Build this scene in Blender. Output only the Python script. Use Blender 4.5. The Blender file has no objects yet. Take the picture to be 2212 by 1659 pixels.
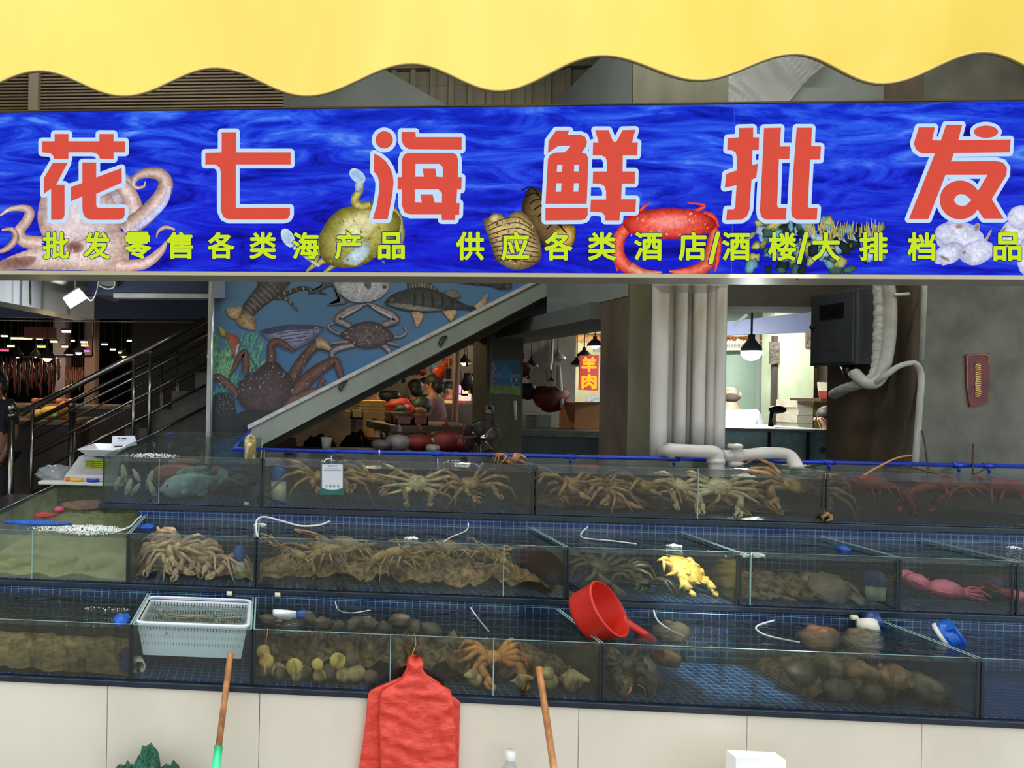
import bpy, math, random
from mathutils import Vector, Matrix, noise
S = bpy.context.scene
C = S.collection
PI = math.pi
# ---------------------------------------------------------------- camera
FPX, CX, CY = 1580.0, 460.6, 834.2
YAW, ROLL, PITCH = 0.07277, 0.01592, -0.00244
EYE = Vector((0, 0, 1.6))
_s, _c = math.sin(YAW), math.cos(YAW)
FW = Vector((-_s*math.cos(PITCH), _c*math.cos(PITCH), math.sin(PITCH)))
R0 = Vector((_c, _s, 0)); U0 = R0.cross(FW)
RT = math.cos(ROLL)*R0 + math.sin(ROLL)*U0
UP = -math.sin(ROLL)*R0 + math.cos(ROLL)*U0
cd = bpy.data.cameras.new('camera'); cam = bpy.data.objects.new('camera', cd); C.objects.link(cam)
m4 = Matrix.Identity(4)
for i in range(3):
    m4[i][0] = RT[i]; m4[i][1] = UP[i]; m4[i][2] = -FW[i]; m4[i][3] = EYE[i]
cam.matrix_world = m4
cd.sensor_fit = 'HORIZONTAL'; cd.sensor_width = 36.0
cd.lens = FPX/2212*36.0
cd.shift_x = (1106-CX)/2212; cd.shift_y = (CY-829.5)/2212
cd.clip_start = 0.05; cd.clip_end = 300
S.camera = cam
# ---------------------------------------------------------------- light and exposure
W = bpy.data.worlds.new('sky'); S.world = W; W.use_nodes = True
bg = W.node_tree.nodes['Background']
bg.inputs[0].default_value = (0.80, 0.90, 1.0, 1); bg.inputs[1].default_value = 2.2
sd = bpy.data.lights.new('sun', 'SUN'); sun = bpy.data.objects.new('sun', sd); C.objects.link(sun)
sd.energy = 11.0; sd.angle = 0.03; sd.color = (1, 0.95, 0.86)
SUN_EL = math.radians(64)
SUN_DIR = Vector((0.03, -math.cos(SUN_EL), math.sin(SUN_EL))).normalized()
sun.rotation_euler = SUN_DIR.to_track_quat('Z', 'Y').to_euler()
sun.location = (0, -6, 9)
S.view_settings.view_transform = 'Standard'; S.view_settings.look = 'None'
S.view_settings.exposure = 0.0; S.view_settings.gamma = 1.0
S.view_settings.use_curve_mapping = False
cy = S.cycles
cy.max_bounces = 8; cy.diffuse_bounces = 4; cy.glossy_bounces = 3; cy.transmission_bounces = 4
cy.transparent_max_bounces = 32; cy.use_denoising = True
cy.caustics_reflective = False; cy.caustics_refractive = False
cy.sample_clamp_indirect = 4.0

# ---------------------------------------------------------------- places
def ray(px, py):
    return FW + ((px-CX)/FPX)*RT + ((CY-py)/FPX)*UP
def P(px, py, Y):
    """point of the plane at depth Y seen at a photo pixel"""
    d = ray(px, py); return EYE + d*(Y/d.y)
def PZ(px, py, z):
    d = ray(px, py); return EYE + d*((z-EYE.z)/d.z)
def PX(px, py, x):
    d = ray(px, py); return EYE + d*(x/d.x)
YF, Y2, Y1, YB = 2.60, 3.02, 3.45, 3.90
Z3B = P(1106, 1505, YF).z; Z3T = P(1106, 1382, YF).z
Z2B = P(1106, 1289, Y2).z; Z2T = P(1106, 1178, Y2).z
Z1B = P(1106, 1110, Y1).z; Z1T = P(1106, 1003, Y1).z
def X3(px): return P(px, 1440, YF).x
def X2(px): return P(px, 1235, Y2).x
def X1(px): return P(px, 1060, Y1).x

# ---------------------------------------------------------------- helpers: objects
def tag(o, label=None, cat=None, group=None, kind=None):
    if label: o['label'] = label
    if cat: o['category'] = cat
    if group: o['group'] = group
    if kind: o['kind'] = kind
    return o
def thing(name, label, cat, loc=(0, 0, 0), group=None, rot=None):
    o = bpy.data.objects.new(name, None); C.objects.link(o); o.location = loc
    o.empty_display_size = 0.05
    if rot: o.rotation_euler = rot
    return tag(o, label, cat, group)
def origin(o):
    v = Vector((0, 0, 0))
    while o is not None:
        v = v + o.location; o = o.parent
    return v
def copy_tree(o, parent=None):
    c = o.copy(); C.objects.link(c)
    if parent: c.parent = parent
    for ch in list(o.children): copy_tree(ch, c)
    return c

class MB:
    def __init__(s): s.v = []; s.f = []; s.m = []; s.col = None
    def add(s, vs, fs, mi=0):
        b = len(s.v); s.v += [tuple(v) for v in vs]
        for f in fs: s.f.append(tuple(i+b for i in f)); s.m.append(mi)
        return s
    def hexa(s, p, mi=0, top=None):
        # p: 8 points, 0-3 bottom loop, 4-7 top loop
        fs = [(3, 2, 1, 0), (4, 5, 6, 7), (0, 1, 5, 4), (1, 2, 6, 5), (2, 3, 7, 6), (3, 0, 4, 7)]
        b = len(s.v); s.v += [tuple(v) for v in p]
        for k, f in enumerate(fs):
            s.f.append(tuple(i+b for i in f)); s.m.append(top if (k == 1 and top is not None) else mi)
        return s
    def box(s, x0, x1, y0, y1, z0, z1, mi=0, top=None):
        return s.hexa([(x0, y0, z0), (x1, y0, z0), (x1, y1, z0), (x0, y1, z0), (x0, y0, z1), (x1, y0, z1), (x1, y1, z1), (x0, y1, z1)], mi, top)
    def obox(s, c, ax, ay, az, mi=0):
        c = Vector(c); ax = Vector(ax); ay = Vector(ay); az = Vector(az)
        return s.hexa([c-ax-ay-az, c+ax-ay-az, c+ax+ay-az, c-ax+ay-az, c-ax-ay+az, c+ax-ay+az, c+ax+ay+az, c-ax+ay+az], mi)
    def tube(s, pts, r, n=8, mi=0, cap=True, flat=1.0, up=None):
        pts = [Vector(p) for p in pts]; k = len(pts)
        rs = r if isinstance(r, (list, tuple)) else [r]*k
        b = len(s.v); prev = None
        for i, p in enumerate(pts):
            t = (pts[min(i+1, k-1)] - pts[max(i-1, 0)])
            if t.length < 1e-9: t = Vector((0, 0, 1))
            t.normalize()
            if prev is None:
                a = Vector(up) if up else (Vector((0, 0, 1)) if abs(t.z) < 0.9 else Vector((1, 0, 0)))
                u = t.cross(a)
                if u.length < 1e-6: u = t.cross(Vector((0, 1, 0)))
                u.normalize()
            else:
                u = prev - t*prev.dot(t)
                if u.length < 1e-6: u = t.orthogonal()
                u.normalize()
            prev = u; w = t.cross(u)
            for j in range(n):
                a = 2*PI*j/n
                s.v.append(tuple(p + u*(math.cos(a)*rs[i]) + w*(math.sin(a)*rs[i]*flat)))
        for i in range(k-1):
            for j in range(n):
                s.f.append((b+i*n+j, b+i*n+(j+1) % n, b+(i+1)*n+(j+1) % n, b+(i+1)*n+j)); s.m.append(mi)
        if cap:
            s.f.append(tuple(b+j for j in reversed(range(n)))); s.m.append(mi)
            s.f.append(tuple(b+(k-1)*n+j for j in range(n))); s.m.append(mi)
        return s
    def ell(s, c, rx, ry, rz, nu=14, nv=9, rot=None, fn=None, mi=0):
        c = Vector(c); b = len(s.v)
        def pt(u, v):
            d = Vector((math.cos(u)*math.sin(v), math.sin(u)*math.sin(v), math.cos(v)))
            k = fn(u, v, d) if fn else 1.0
            q = Vector((d.x*rx*k, d.y*ry*k, d.z*rz*k))
            if rot: q = rot @ q
            return tuple(c+q)
        s.v.append(pt(0, 0))
        for i in range(1, nv):
            for j in range(nu): s.v.append(pt(2*PI*j/nu, PI*i/nv))
        s.v.append(pt(0, PI)); e = len(s.v)-1
        for j in range(nu):
            s.f.append((b, b+1+j, b+1+(j+1) % nu)); s.m.append(mi)
            q = b+1+(nv-2)*nu
            s.f.append((e, q+(j+1) % nu, q+j)); s.m.append(mi)
        for i in range(nv-2):
            for j in range(nu):
                p0 = b+1+i*nu; p1 = p0+nu
                s.f.append((p0+j, p1+j, p1+(j+1) % nu, p0+(j+1) % nu)); s.m.append(mi)
        return s
    def lathe(s, prof, c=(0, 0, 0), n=24, mi=0, rot=None, sx=1, sy=1, capb=False, capt=False):
        c = Vector(c); b = len(s.v)
        for r, z in prof:
            for j in range(n):
                a = 2*PI*j/n
                q = Vector((math.cos(a)*r*sx, math.sin(a)*r*sy, z))
                if rot: q = rot @ q
                s.v.append(tuple(c+q))
        for i in range(len(prof)-1):
            for j in range(n):
                s.f.append((b+i*n+j, b+i*n+(j+1) % n, b+(i+1)*n+(j+1) % n, b+(i+1)*n+j)); s.m.append(mi)
        if capb: s.f.append(tuple(b+j for j in reversed(range(n)))); s.m.append(mi)
        if capt: s.f.append(tuple(b+(len(prof)-1)*n+j for j in range(n))); s.m.append(mi)
        return s
    def prism(s, pts, vec, mi=0):
        vec = Vector(vec); n = len(pts); b = len(s.v)
        s.v += [tuple(p) for p in pts] + [tuple(Vector(p)+vec) for p in pts]
        s.f.append(tuple(range(b, b+n))); s.m.append(mi)
        s.f.append(tuple(reversed(range(b+n, b+2*n)))); s.m.append(mi)
        for i in range(n):
            j = (i+1) % n
            s.f.append((b+i, b+n+i, b+n+j, b+j)); s.m.append(mi)
        return s
    def grid(s, fn, nu, nv, mi=0, closed=False):
        b = len(s.v)
        for i in range(nv+1):
            for j in range(nu+1): s.v.append(tuple(fn(j/nu, i/nv)))
        for i in range(nv):
            for j in range(nu):
                p = b+i*(nu+1)+j
                s.f.append((p, p+1, p+nu+2, p+nu+1)); s.m.append(mi)
        return s
    def build(s, name, mats, parent=None, smooth=False, at=None, bevel=0, sub=0, solid=0):
        """one mesh object; vertices are given in world space and stored about the object's own origin"""
        if not isinstance(mats, (list, tuple)): mats = [mats]
        off = Vector((0, 0, 0)); loc = Vector((0, 0, 0))
        if parent is not None: off = origin(parent)
        elif at is not None: off = Vector(at); loc = off
        elif s.v:
            xs = [v[0] for v in s.v]; ys = [v[1] for v in s.v]; zs = [v[2] for v in s.v]
            off = Vector(((min(xs)+max(xs))/2, (min(ys)+max(ys))/2, min(zs))); loc = off
        me = bpy.data.meshes.new(name)
        me.from_pydata([(v[0]-off.x, v[1]-off.y, v[2]-off.z) for v in s.v], [], s.f)
        for m in mats: me.materials.append(m)
        me.polygons.foreach_set('material_index', s.m)
        if smooth: me.polygons.foreach_set('use_smooth', [True]*len(s.f))
        if s.col:
            ca = me.color_attributes.new('Col', 'FLOAT_COLOR', 'POINT')
            fl = []
            for c in s.col: fl += [c[0], c[1], c[2], 1.0]
            ca.data.foreach_set('color', fl)
        me.update()
        o = bpy.data.objects.new(name, me); C.objects.link(o); o.location = loc
        if parent is not None: o.parent = parent
        if solid:
            md = o.modifiers.new('thick', 'SOLIDIFY'); md.thickness = solid; md.offset = 0
        if sub:
            md = o.modifiers.new('sub', 'SUBSURF'); md.levels = sub; md.render_levels = sub
        if bevel:
            md = o.modifiers.new('bev', 'BEVEL'); md.width = bevel; md.segments = 2; md.limit_method = 'ANGLE'
        return o
def struct(name, mb, m, smooth=False, label=None):
    o = mb.build(name, m, None, smooth); o['kind'] = 'structure'
    if label: o['label'] = label
    return o
def smooth_pts(pts, k=6, closed=False):
    n = len(pts); out = []
    P_ = [Vector(p) for p in pts]
    rng = range(n if closed else n-1)
    for i in rng:
        if closed: a, b, c, d = P_[i-1], P_[i], P_[(i+1) % n], P_[(i+2) % n]
        else: a, b, c, d = P_[max(i-1, 0)], P_[i], P_[i+1], P_[min(i+2, n-1)]
        for j in range(k):
            t = j/k
            out.append(0.5*((2*b)+(c-a)*t+(2*a-5*b+4*c-d)*t*t+(3*b-a-3*c+d)*t**3))
    if not closed: out.append(P_[-1])
    return out

# ---------------------------------------------------------------- helpers: materials
def lin(c):
    return tuple(((x/255)/12.92 if x/255 <= 0.04045 else ((x/255+0.055)/1.055)**2.4) for x in c)
def l4(c): return (*lin(c), 1.0)
def node(nt, t, **kw):
    n = nt.nodes.new(t)
    for k, v in kw.items(): setattr(n, k, v)
    return n
def ramp(nt, fac, stops):
    r = node(nt, 'ShaderNodeValToRGB'); e = r.color_ramp.elements
    while len(e) < len(stops): e.new(0.5)
    for el, (p, c) in zip(e, stops): el.position = p; el.color = c
    nt.links.new(fac, r.inputs[0]); return r.outputs[0]
def coords(nt, scale=(1, 1, 1), rot=(0, 0, 0)):
    tc = node(nt, 'ShaderNodeTexCoord'); mp = node(nt, 'ShaderNodeMapping')
    mp.inputs['Scale'].default_value = scale; mp.inputs['Rotation'].default_value = rot
    nt.links.new(tc.outputs['Object'], mp.inputs[0]); return mp.outputs[0]
def noise_fac(nt, vec, scale=8, detail=4, rough=0.55, dist=0.0):
    n = node(nt, 'ShaderNodeTexNoise'); n.inputs['Scale'].default_value = scale
    n.inputs['Detail'].default_value = detail; n.inputs['Roughness'].default_value = rough
    n.inputs['Distortion'].default_value = dist
    nt.links.new(vec, n.inputs['Vector']); return n.outputs['Fac']
def newmat(name):
    m = bpy.data.materials.new(name); m.use_nodes = True; return m, m.node_tree, m.node_tree.nodes['Principled BSDF']
def M(name, c, c2=None, rough=0.5, metal=0.0, scale=10, detail=5, bump=0.0, bdist=0.01, stretch=(1, 1, 1), lo=0.35, hi=0.65, spec=0.5,
      emit=None, estr=0.0, alpha=None, coat=0.0, trans=0.0):
    m, nt, b = newmat(name)
    b.inputs['Roughness'].default_value = rough; b.inputs['Metallic'].default_value = metal
    b.inputs['Specular IOR Level'].default_value = spec
    if coat: b.inputs['Coat Weight'].default_value = coat
    b.inputs['Base Color'].default_value = l4(c)
    if c2 is not None or bump:
        f = noise_fac(nt, coords(nt, stretch), scale, detail)
        if c2 is not None: nt.links.new(ramp(nt, f, [(lo, l4(c)), (hi, l4(c2))]), b.inputs['Base Color'])
        if bump:
            bp = node(nt, 'ShaderNodeBump'); bp.inputs['Strength'].default_value = bump; bp.inputs['Distance'].default_value = bdist
            nt.links.new(f, bp.inputs['Height']); nt.links.new(bp.outputs[0], b.inputs['Normal'])
    if emit is not None:
        b.inputs['Emission Color'].default_value = l4(emit); b.inputs['Emission Strength'].default_value = estr
    if alpha is not None: b.inputs['Alpha'].default_value = alpha
    return m
def EM(name, c, strength=1.0):
    m, nt, b = newmat(name); nt.nodes.remove(b)
    e = node(nt, 'ShaderNodeEmission'); e.inputs[0].default_value = l4(c); e.inputs[1].default_value = strength
    nt.links.new(e.outputs[0], nt.nodes['Material Output'].inputs[0]); return m
def shine(nt, f0, normal=None):
    """share of light mirrored at a surface: f0 head-on, rising to all of it at a grazing view, the same from both sides"""
    lw = node(nt, 'ShaderNodeLayerWeight'); lw.inputs['Blend'].default_value = 0.5
    if normal is not None: nt.links.new(normal, lw.inputs['Normal'])
    pw = node(nt, 'ShaderNodeMath', operation='POWER'); nt.links.new(lw.outputs['Facing'], pw.inputs[0]); pw.inputs[1].default_value = 5.0
    ma = node(nt, 'ShaderNodeMath', operation='MULTIPLY_ADD', use_clamp=True); nt.links.new(pw.outputs[0], ma.inputs[0]); ma.inputs[1].default_value = 1-f0; ma.inputs[2].default_value = f0
    return ma.outputs[0]
def glassM(name, tint=(236, 246, 243), rough=0.02, grime=None, gfac=0.0, ior=1.45, gscale=6, gstretch=(1, 1, 1), glo=0.5, ghi=0.75, film=None, ffac=0.0):
    """clear pane: see-through body, Fresnel shine, optional film and patchy grime lying on it"""
    m, nt, b = newmat(name); nt.nodes.remove(b)
    tr = node(nt, 'ShaderNodeBsdfTransparent'); tr.inputs[0].default_value = l4(tint)
    gl = node(nt, 'ShaderNodeBsdfGlossy'); gl.inputs['Roughness'].default_value = rough
    fr = shine(nt, ((ior-1)/(ior+1))**2)
    body = tr.outputs[0]
    if film:
        df = node(nt, 'ShaderNodeBsdfDiffuse'); df.inputs[0].default_value = l4(film)
        mx = node(nt, 'ShaderNodeMixShader'); mx.inputs[0].default_value = ffac
        nt.links.new(body, mx.inputs[1]); nt.links.new(df.outputs[0], mx.inputs[2]); body = mx.outputs[0]
    if grime:
        f = noise_fac(nt, coords(nt, gstretch), gscale, 7, 0.7)
        fac = ramp(nt, f, [(glo, (0, 0, 0, 1)), (ghi, (gfac, gfac, gfac, 1))])
        df = node(nt, 'ShaderNodeBsdfDiffuse'); df.inputs[0].default_value = l4(grime)
        mx = node(nt, 'ShaderNodeMixShader')
        nt.links.new(fac, mx.inputs[0]); nt.links.new(body, mx.inputs[1]); nt.links.new(df.outputs[0], mx.inputs[2]); body = mx.outputs[0]
    mx = node(nt, 'ShaderNodeMixShader')
    nt.links.new(fr, mx.inputs[0]); nt.links.new(body, mx.inputs[1]); nt.links.new(gl.outputs[0], mx.inputs[2])
    nt.links.new(mx.outputs[0], nt.nodes['Material Output'].inputs[0]); return m
def waterM(name, tint=(190, 205, 200), scale=9, bump=0.5, dist=0.02, stretch=(1, 1.6, 1), film=(90, 95, 85), ffac=0.05):
    m, nt, b = newmat(name); nt.nodes.remove(b)
    tr = node(nt, 'ShaderNodeBsdfTransparent'); tr.inputs[0].default_value = l4(tint)
    df = node(nt, 'ShaderNodeBsdfDiffuse'); df.inputs[0].default_value = l4(film)
    gl = node(nt, 'ShaderNodeBsdfGlossy'); gl.inputs['Roughness'].default_value = 0.04
    f = noise_fac(nt, coords(nt, stretch), scale, 3, 0.6, 0.6)
    bp = node(nt, 'ShaderNodeBump'); bp.inputs['Strength'].default_value = bump; bp.inputs['Distance'].default_value = dist
    nt.links.new(f, bp.inputs['Height'])
    nt.links.new(bp.outputs[0], gl.inputs['Normal']); fr = shine(nt, 0.02, bp.outputs[0])
    a = node(nt, 'ShaderNodeMixShader'); a.inputs[0].default_value = ffac
    nt.links.new(tr.outputs[0], a.inputs[1]); nt.links.new(df.outputs[0], a.inputs[2])
    mx = node(nt, 'ShaderNodeMixShader')
    nt.links.new(fr, mx.inputs[0]); nt.links.new(a.outputs[0], mx.inputs[1]); nt.links.new(gl.outputs[0], mx.inputs[2])
    nt.links.new(mx.outputs[0], nt.nodes['Material Output'].inputs[0]); return m
def murkM(name, tint, murk, fac, scale=3):
    """the body of cloudy water: see-through with suspended silt of its own colour"""
    m, nt, b = newmat(name); nt.nodes.remove(b)
    tr = node(nt, 'ShaderNodeBsdfTransparent'); tr.inputs[0].default_value = l4(tint)
    df = node(nt, 'ShaderNodeBsdfDiffuse'); df.inputs[0].default_value = l4(murk)
    tl = node(nt, 'ShaderNodeBsdfTranslucent'); tl.inputs[0].default_value = l4(murk)
    ad = node(nt, 'ShaderNodeMixShader'); ad.inputs[0].default_value = 0.5
    nt.links.new(df.outputs[0], ad.inputs[1]); nt.links.new(tl.outputs[0], ad.inputs[2])
    f = noise_fac(nt, coords(nt, (1, 1, 1.6)), scale, 4)
    fc = ramp(nt, f, [(0.3, (fac*0.4, fac*0.4, fac*0.4, 1)), (0.7, (min(1, fac*1.6),)*3+(1,))])
    mx = node(nt, 'ShaderNodeMixShader'); nt.links.new(fc, mx.inputs[0])
    nt.links.new(tr.outputs[0], mx.inputs[1]); nt.links.new(ad.outputs[0], mx.inputs[2])
    nt.links.new(mx.outputs[0], nt.nodes['Material Output'].inputs[0]); return m
def tileM(name, ca, cb, grout, w, h, gap=0.0022, rough=0.25):
    m, nt, b = newmat(name)
    tc = node(nt, 'ShaderNodeTexCoord'); sp = node(nt, 'ShaderNodeSeparateXYZ'); nt.links.new(tc.outputs['Object'], sp.inputs[0])
    ad = node(nt, 'ShaderNodeMath', operation='ADD'); nt.links.new(sp.outputs['Y'], ad.inputs[0]); nt.links.new(sp.outputs['Z'], ad.inputs[1])
    cb_ = node(nt, 'ShaderNodeCombineXYZ'); nt.links.new(sp.outputs['X'], cb_.inputs[0]); nt.links.new(ad.outputs[0], cb_.inputs[1])
    br = node(nt, 'ShaderNodeTexBrick'); br.offset = 0.0; br.squash = 1.0
    br.inputs['Color1'].default_value = l4(ca); br.inputs['Color2'].default_value = l4(cb); br.inputs['Mortar'].default_value = l4(grout)
    br.inputs['Scale'].default_value = 1.0; br.inputs['Mortar Size'].default_value = gap
    br.inputs['Brick Width'].default_value = w; br.inputs['Row Height'].default_value = h
    nt.links.new(cb_.outputs[0], br.inputs['Vector']); nt.links.new(br.outputs['Color'], b.inputs['Base Color'])
    b.inputs['Roughness'].default_value = rough
    bp = node(nt, 'ShaderNodeBump'); bp.inputs['Strength'].default_value = 0.4; bp.inputs['Distance'].default_value = 0.002; bp.invert = True
    nt.links.new(br.outputs['Fac'], bp.inputs['Height']); nt.links.new(bp.outputs[0], b.inputs['Normal'])
    return m
def printM(name, emit=True, scale=60, amt=0.35, strength=1.0, rough=0.5, scale2=14):
    """printed picture: ink colour from the mesh, mottled by fine printed texture"""
    m, nt, b = newmat(name)
    at = node(nt, 'ShaderNodeVertexColor'); at.layer_name = 'Col'
    v = coords(nt)
    f = noise_fac(nt, v, scale, 6, 0.65); f2 = noise_fac(nt, v, scale2, 4, 0.6, 1.0)
    r1 = ramp(nt, f, [(0.3, (1-amt,)*3+(1,)), (0.7, (1+amt,)*3+(1,))])
    r2 = ramp(nt, f2, [(0.35, (1-amt*0.8,)*3+(1,)), (0.65, (1+amt*0.5,)*3+(1,))])
    a = node(nt, 'ShaderNodeMix', data_type='RGBA', blend_type='MULTIPLY'); a.inputs[0].default_value = 1
    nt.links.new(at.outputs[0], a.inputs[6]); nt.links.new(r1, a.inputs[7])
    c = node(nt, 'ShaderNodeMix', data_type='RGBA', blend_type='MULTIPLY'); c.inputs[0].default_value = 1
    nt.links.new(a.outputs[2], c.inputs[6]); nt.links.new(r2, c.inputs[7])
    if emit:
        nt.nodes.remove(b); e = node(nt, 'ShaderNodeEmission'); e.inputs[1].default_value = strength
        nt.links.new(c.outputs[2], e.inputs[0]); nt.links.new(e.outputs[0], nt.nodes['Material Output'].inputs[0])
    else:
        nt.links.new(c.outputs[2], b.inputs['Base Color']); b.inputs['Roughness'].default_value = rough
    return m
# ---------------------------------------------------------------- helper: flat printed pictures
class Art:
    """flat printed shapes laid on a plane; pl(px,py) gives the point, later shapes lie a hair nearer the viewer"""
    def __init__(s, pl, step=0.00004, base=0.0): s.pl = pl; s.k = 0; s.mb = MB(); s.mb.col = []; s.step = step; s.base = base
    def _p(s, q): return s.pl(q[0], q[1]) + Vector((0, -(s.base+s.k*s.step), 0))
    def strip(s, pts, ws, cc, ce, k=6):
        s.k += 1
        q = smooth_pts([(p[0], p[1], w) for p, w in zip(pts, ws)], k)
        n = len(q); vs = []
        for i in range(n):
            t = q[min(i+1, n-1)]-q[max(i-1, 0)]; L = math.hypot(t.x, t.y) or 1
            nx, ny = -t.y/L, t.x/L; w = max(q[i].z, 0.3)/2
            for sgn in (-1, 0, 1): vs.append(s._p((q[i].x+nx*w*sgn, q[i].y+ny*w*sgn)))
        fs = []
        for i in range(n-1):
            a = i*3
            fs += [(a, a+1, a+4, a+3), (a+1, a+2, a+5, a+4)]
        s.mb.add(vs, fs); ce_, cc_ = lin(ce), lin(cc)
        for i in range(n): s.mb.col += [ce_, cc_, ce_]
        return s
    def blob(s, pts, cc, ce, k=5, inner=0.6, c=None):
        s.k += 1
        q = smooth_pts([(p[0], p[1], 0) for p in pts], k, True) if k > 1 else [Vector((p[0], p[1], 0)) for p in pts]
        n = len(q)
        if c is None: c = (sum(p.x for p in q)/n, sum(p.y for p in q)/n)
        vs = [s._p(c)]
        for f in (inner, 1.0):
            for p in q: vs.append(s._p((c[0]+(p.x-c[0])*f, c[1]+(p.y-c[1])*f)))
        fs = []
        for i in range(n):
            j = (i+1) % n
            fs += [(0, 1+i, 1+j), (1+i, 1+n+i, 1+n+j, 1+j)]
        s.mb.add(vs, fs); cl, el = lin(cc), lin(ce)
        s.mb.col += [cl] + [tuple(a*0.7+b*0.3 for a, b in zip(cl, el))]*n + [el]*n
        return s
    def oval(s, x, y, rx, ry, cc, ce, rot=0, n=20, rag=0, rng=None):
        pts = []
        for i in range(n):
            a = 2*PI*i/n; k = 1 + (rng.uniform(-rag, rag) if rng else 0)
            u, v = rx*k*math.cos(a), ry*k*math.sin(a)
            pts.append((x+u*math.cos(rot)-v*math.sin(rot), y+u*math.sin(rot)+v*math.cos(rot)))
        return s.blob(pts, cc, ce, k=1)
    def line(s, pts, w, c): return s.strip(pts, [w]*len(pts), c, c, 4)
    def fill(s, pts, c): return s.blob(pts, c, c, k=1)
    def build(s, name, m, parent=None):
        return s.mb.build(name, m, parent)
# ================================================================ large structure
mConc = M('wet concrete floor', (78, 76, 72), (60, 58, 54), 0.8, scale=3)
mSlabGrey = M('grey painted plaster', (128, 134, 128), (118, 124, 118), 0.75, scale=4)
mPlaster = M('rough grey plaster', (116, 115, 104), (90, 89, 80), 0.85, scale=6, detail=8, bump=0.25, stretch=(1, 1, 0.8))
mBrown = M('dark brown plaster', (98, 84, 66), (72, 62, 50), 0.85, scale=5, detail=8, bump=0.2, stretch=(1, 1, 0.5))
mOlive = M('olive stone cladding', (118, 116, 92), (98, 97, 78), 0.6, scale=7, detail=8, stretch=(1, 1, 0.3))
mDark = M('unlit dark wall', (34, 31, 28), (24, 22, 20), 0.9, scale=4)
mCeil = M('old ceiling', (96, 92, 82), (80, 77, 69), 0.9, scale=3)
mShut = M('brown roller shutter', (112, 94, 72), (92, 77, 60), 0.6, scale=4)
mRib = M('cream wall boards', (165, 158, 136), (145, 139, 120), 0.8, scale=5)
mNavy = M('navy fascia paint', (24, 44, 78), (20, 36, 66), 0.5, scale=3)
mWhiteTrim = M('white painted trim', (190, 192, 190), (165, 168, 168), 0.5, scale=8)
mAlu = M('dull aluminium', (200, 200, 190), None, 0.4, 0.3)

struct('floor', MB().box(-45, 45, -60, 22, -0.1, 0.0), mConc)
struct('ceiling', MB().box(-7, 7, 2.95, 21, 4.35, 4.5), mCeil)
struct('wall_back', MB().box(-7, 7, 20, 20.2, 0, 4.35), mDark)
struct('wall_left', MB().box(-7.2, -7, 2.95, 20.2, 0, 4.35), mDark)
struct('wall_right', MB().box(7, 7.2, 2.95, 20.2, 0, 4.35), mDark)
struct('wall_front', MB().box(-7.2, 7.2, 2.85, 2.95, 3.25, 4.5), mPlaster)
# right pillar: plaster front, left side coloured dark brown as if in shade
xr = P(1984, 850, 4.05).x
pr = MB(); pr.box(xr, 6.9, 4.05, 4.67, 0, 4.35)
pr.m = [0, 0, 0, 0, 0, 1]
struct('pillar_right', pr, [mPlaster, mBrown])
# middle pillar: olive front, shade of the left side put into its dark colour
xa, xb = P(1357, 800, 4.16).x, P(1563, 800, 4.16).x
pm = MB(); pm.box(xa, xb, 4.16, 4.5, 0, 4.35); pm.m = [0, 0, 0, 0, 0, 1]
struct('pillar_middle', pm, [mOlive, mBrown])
# beam running back from the middle pillar to the staircase
zb = P(1357, 638, 4.16).z
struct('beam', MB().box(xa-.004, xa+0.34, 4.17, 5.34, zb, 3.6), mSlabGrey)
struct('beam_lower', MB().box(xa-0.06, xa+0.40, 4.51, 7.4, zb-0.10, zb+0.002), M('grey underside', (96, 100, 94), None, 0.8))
# concrete lintel between the pillars over the right-hand room
struct('beam_right', MB().box(xb-0.02, xr+0.02, 4.55, 4.9, P(1650, 668, 4.7).z, 4.35), M('dark lintel', (84, 82, 70), (70, 68, 58), 0.85, scale=3))
tr = MB(); a = P(1562, 664, 5.6); b_ = P(1758, 634, 5.0)
tr.hexa([(a.x, a.y, a.z-0.02), (b_.x, b_.y, b_.z-0.02), (b_.x, b_.y+0.05, b_.z-0.02), (a.x, a.y+0.05, a.z-0.02),
         (a.x, a.y, a.z+0.018), (b_.x, b_.y, b_.z+0.018), (b_.x, b_.y+0.05, b_.z+0.018), (a.x, a.y+0.05, a.z+0.018)])
struct('trim_1', tr, mWhiteTrim)
# grey overhead slab, ribbed board wall and shutter seen above the sign
def flat(px_pts, Y, d): return MB().prism([P(x, y, Y) for x, y in px_pts], (0, d, 0))
struct('slab', flat([(604, 60), (780, 120), (985, 240), (985, 300), (604, 300)], 5.0, 0.12), mSlabGrey)
rb = flat([(700, 90), (1386, 60), (1386, 320), (700, 320)], 5.35, 0.06)
for px in (850, 891, 933, 973, 1014, 1055, 1096, 1140, 1182, 1225, 1270, 1312, 1356):
    p0 = P(px, 150, 5.35); p1 = P(px, 320, 5.35)
    rb.box(p0.x-0.018, p0.x+0.018, p0.y-0.03, p0.y, p1.z, p0.z)
p0 = P(790, 152, 5.35); p1 = P(1386, 137, 5.35)
rb.box(p0.x, p1.x, p0.y-0.05, p0.y, p0.z-0.01, p0.z+0.06)
p0 = P(870, 184, 5.35); rb.box(p0.x, p1.x, p0.y-0.004, p0.y, p0.z-0.006, p0.z)
struct('wall_upper', rb, mRib)
sh = MB(); p0 = P(-60, 30, 4.4); p1 = P(611, 330, 4.4)
n = 44
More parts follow.
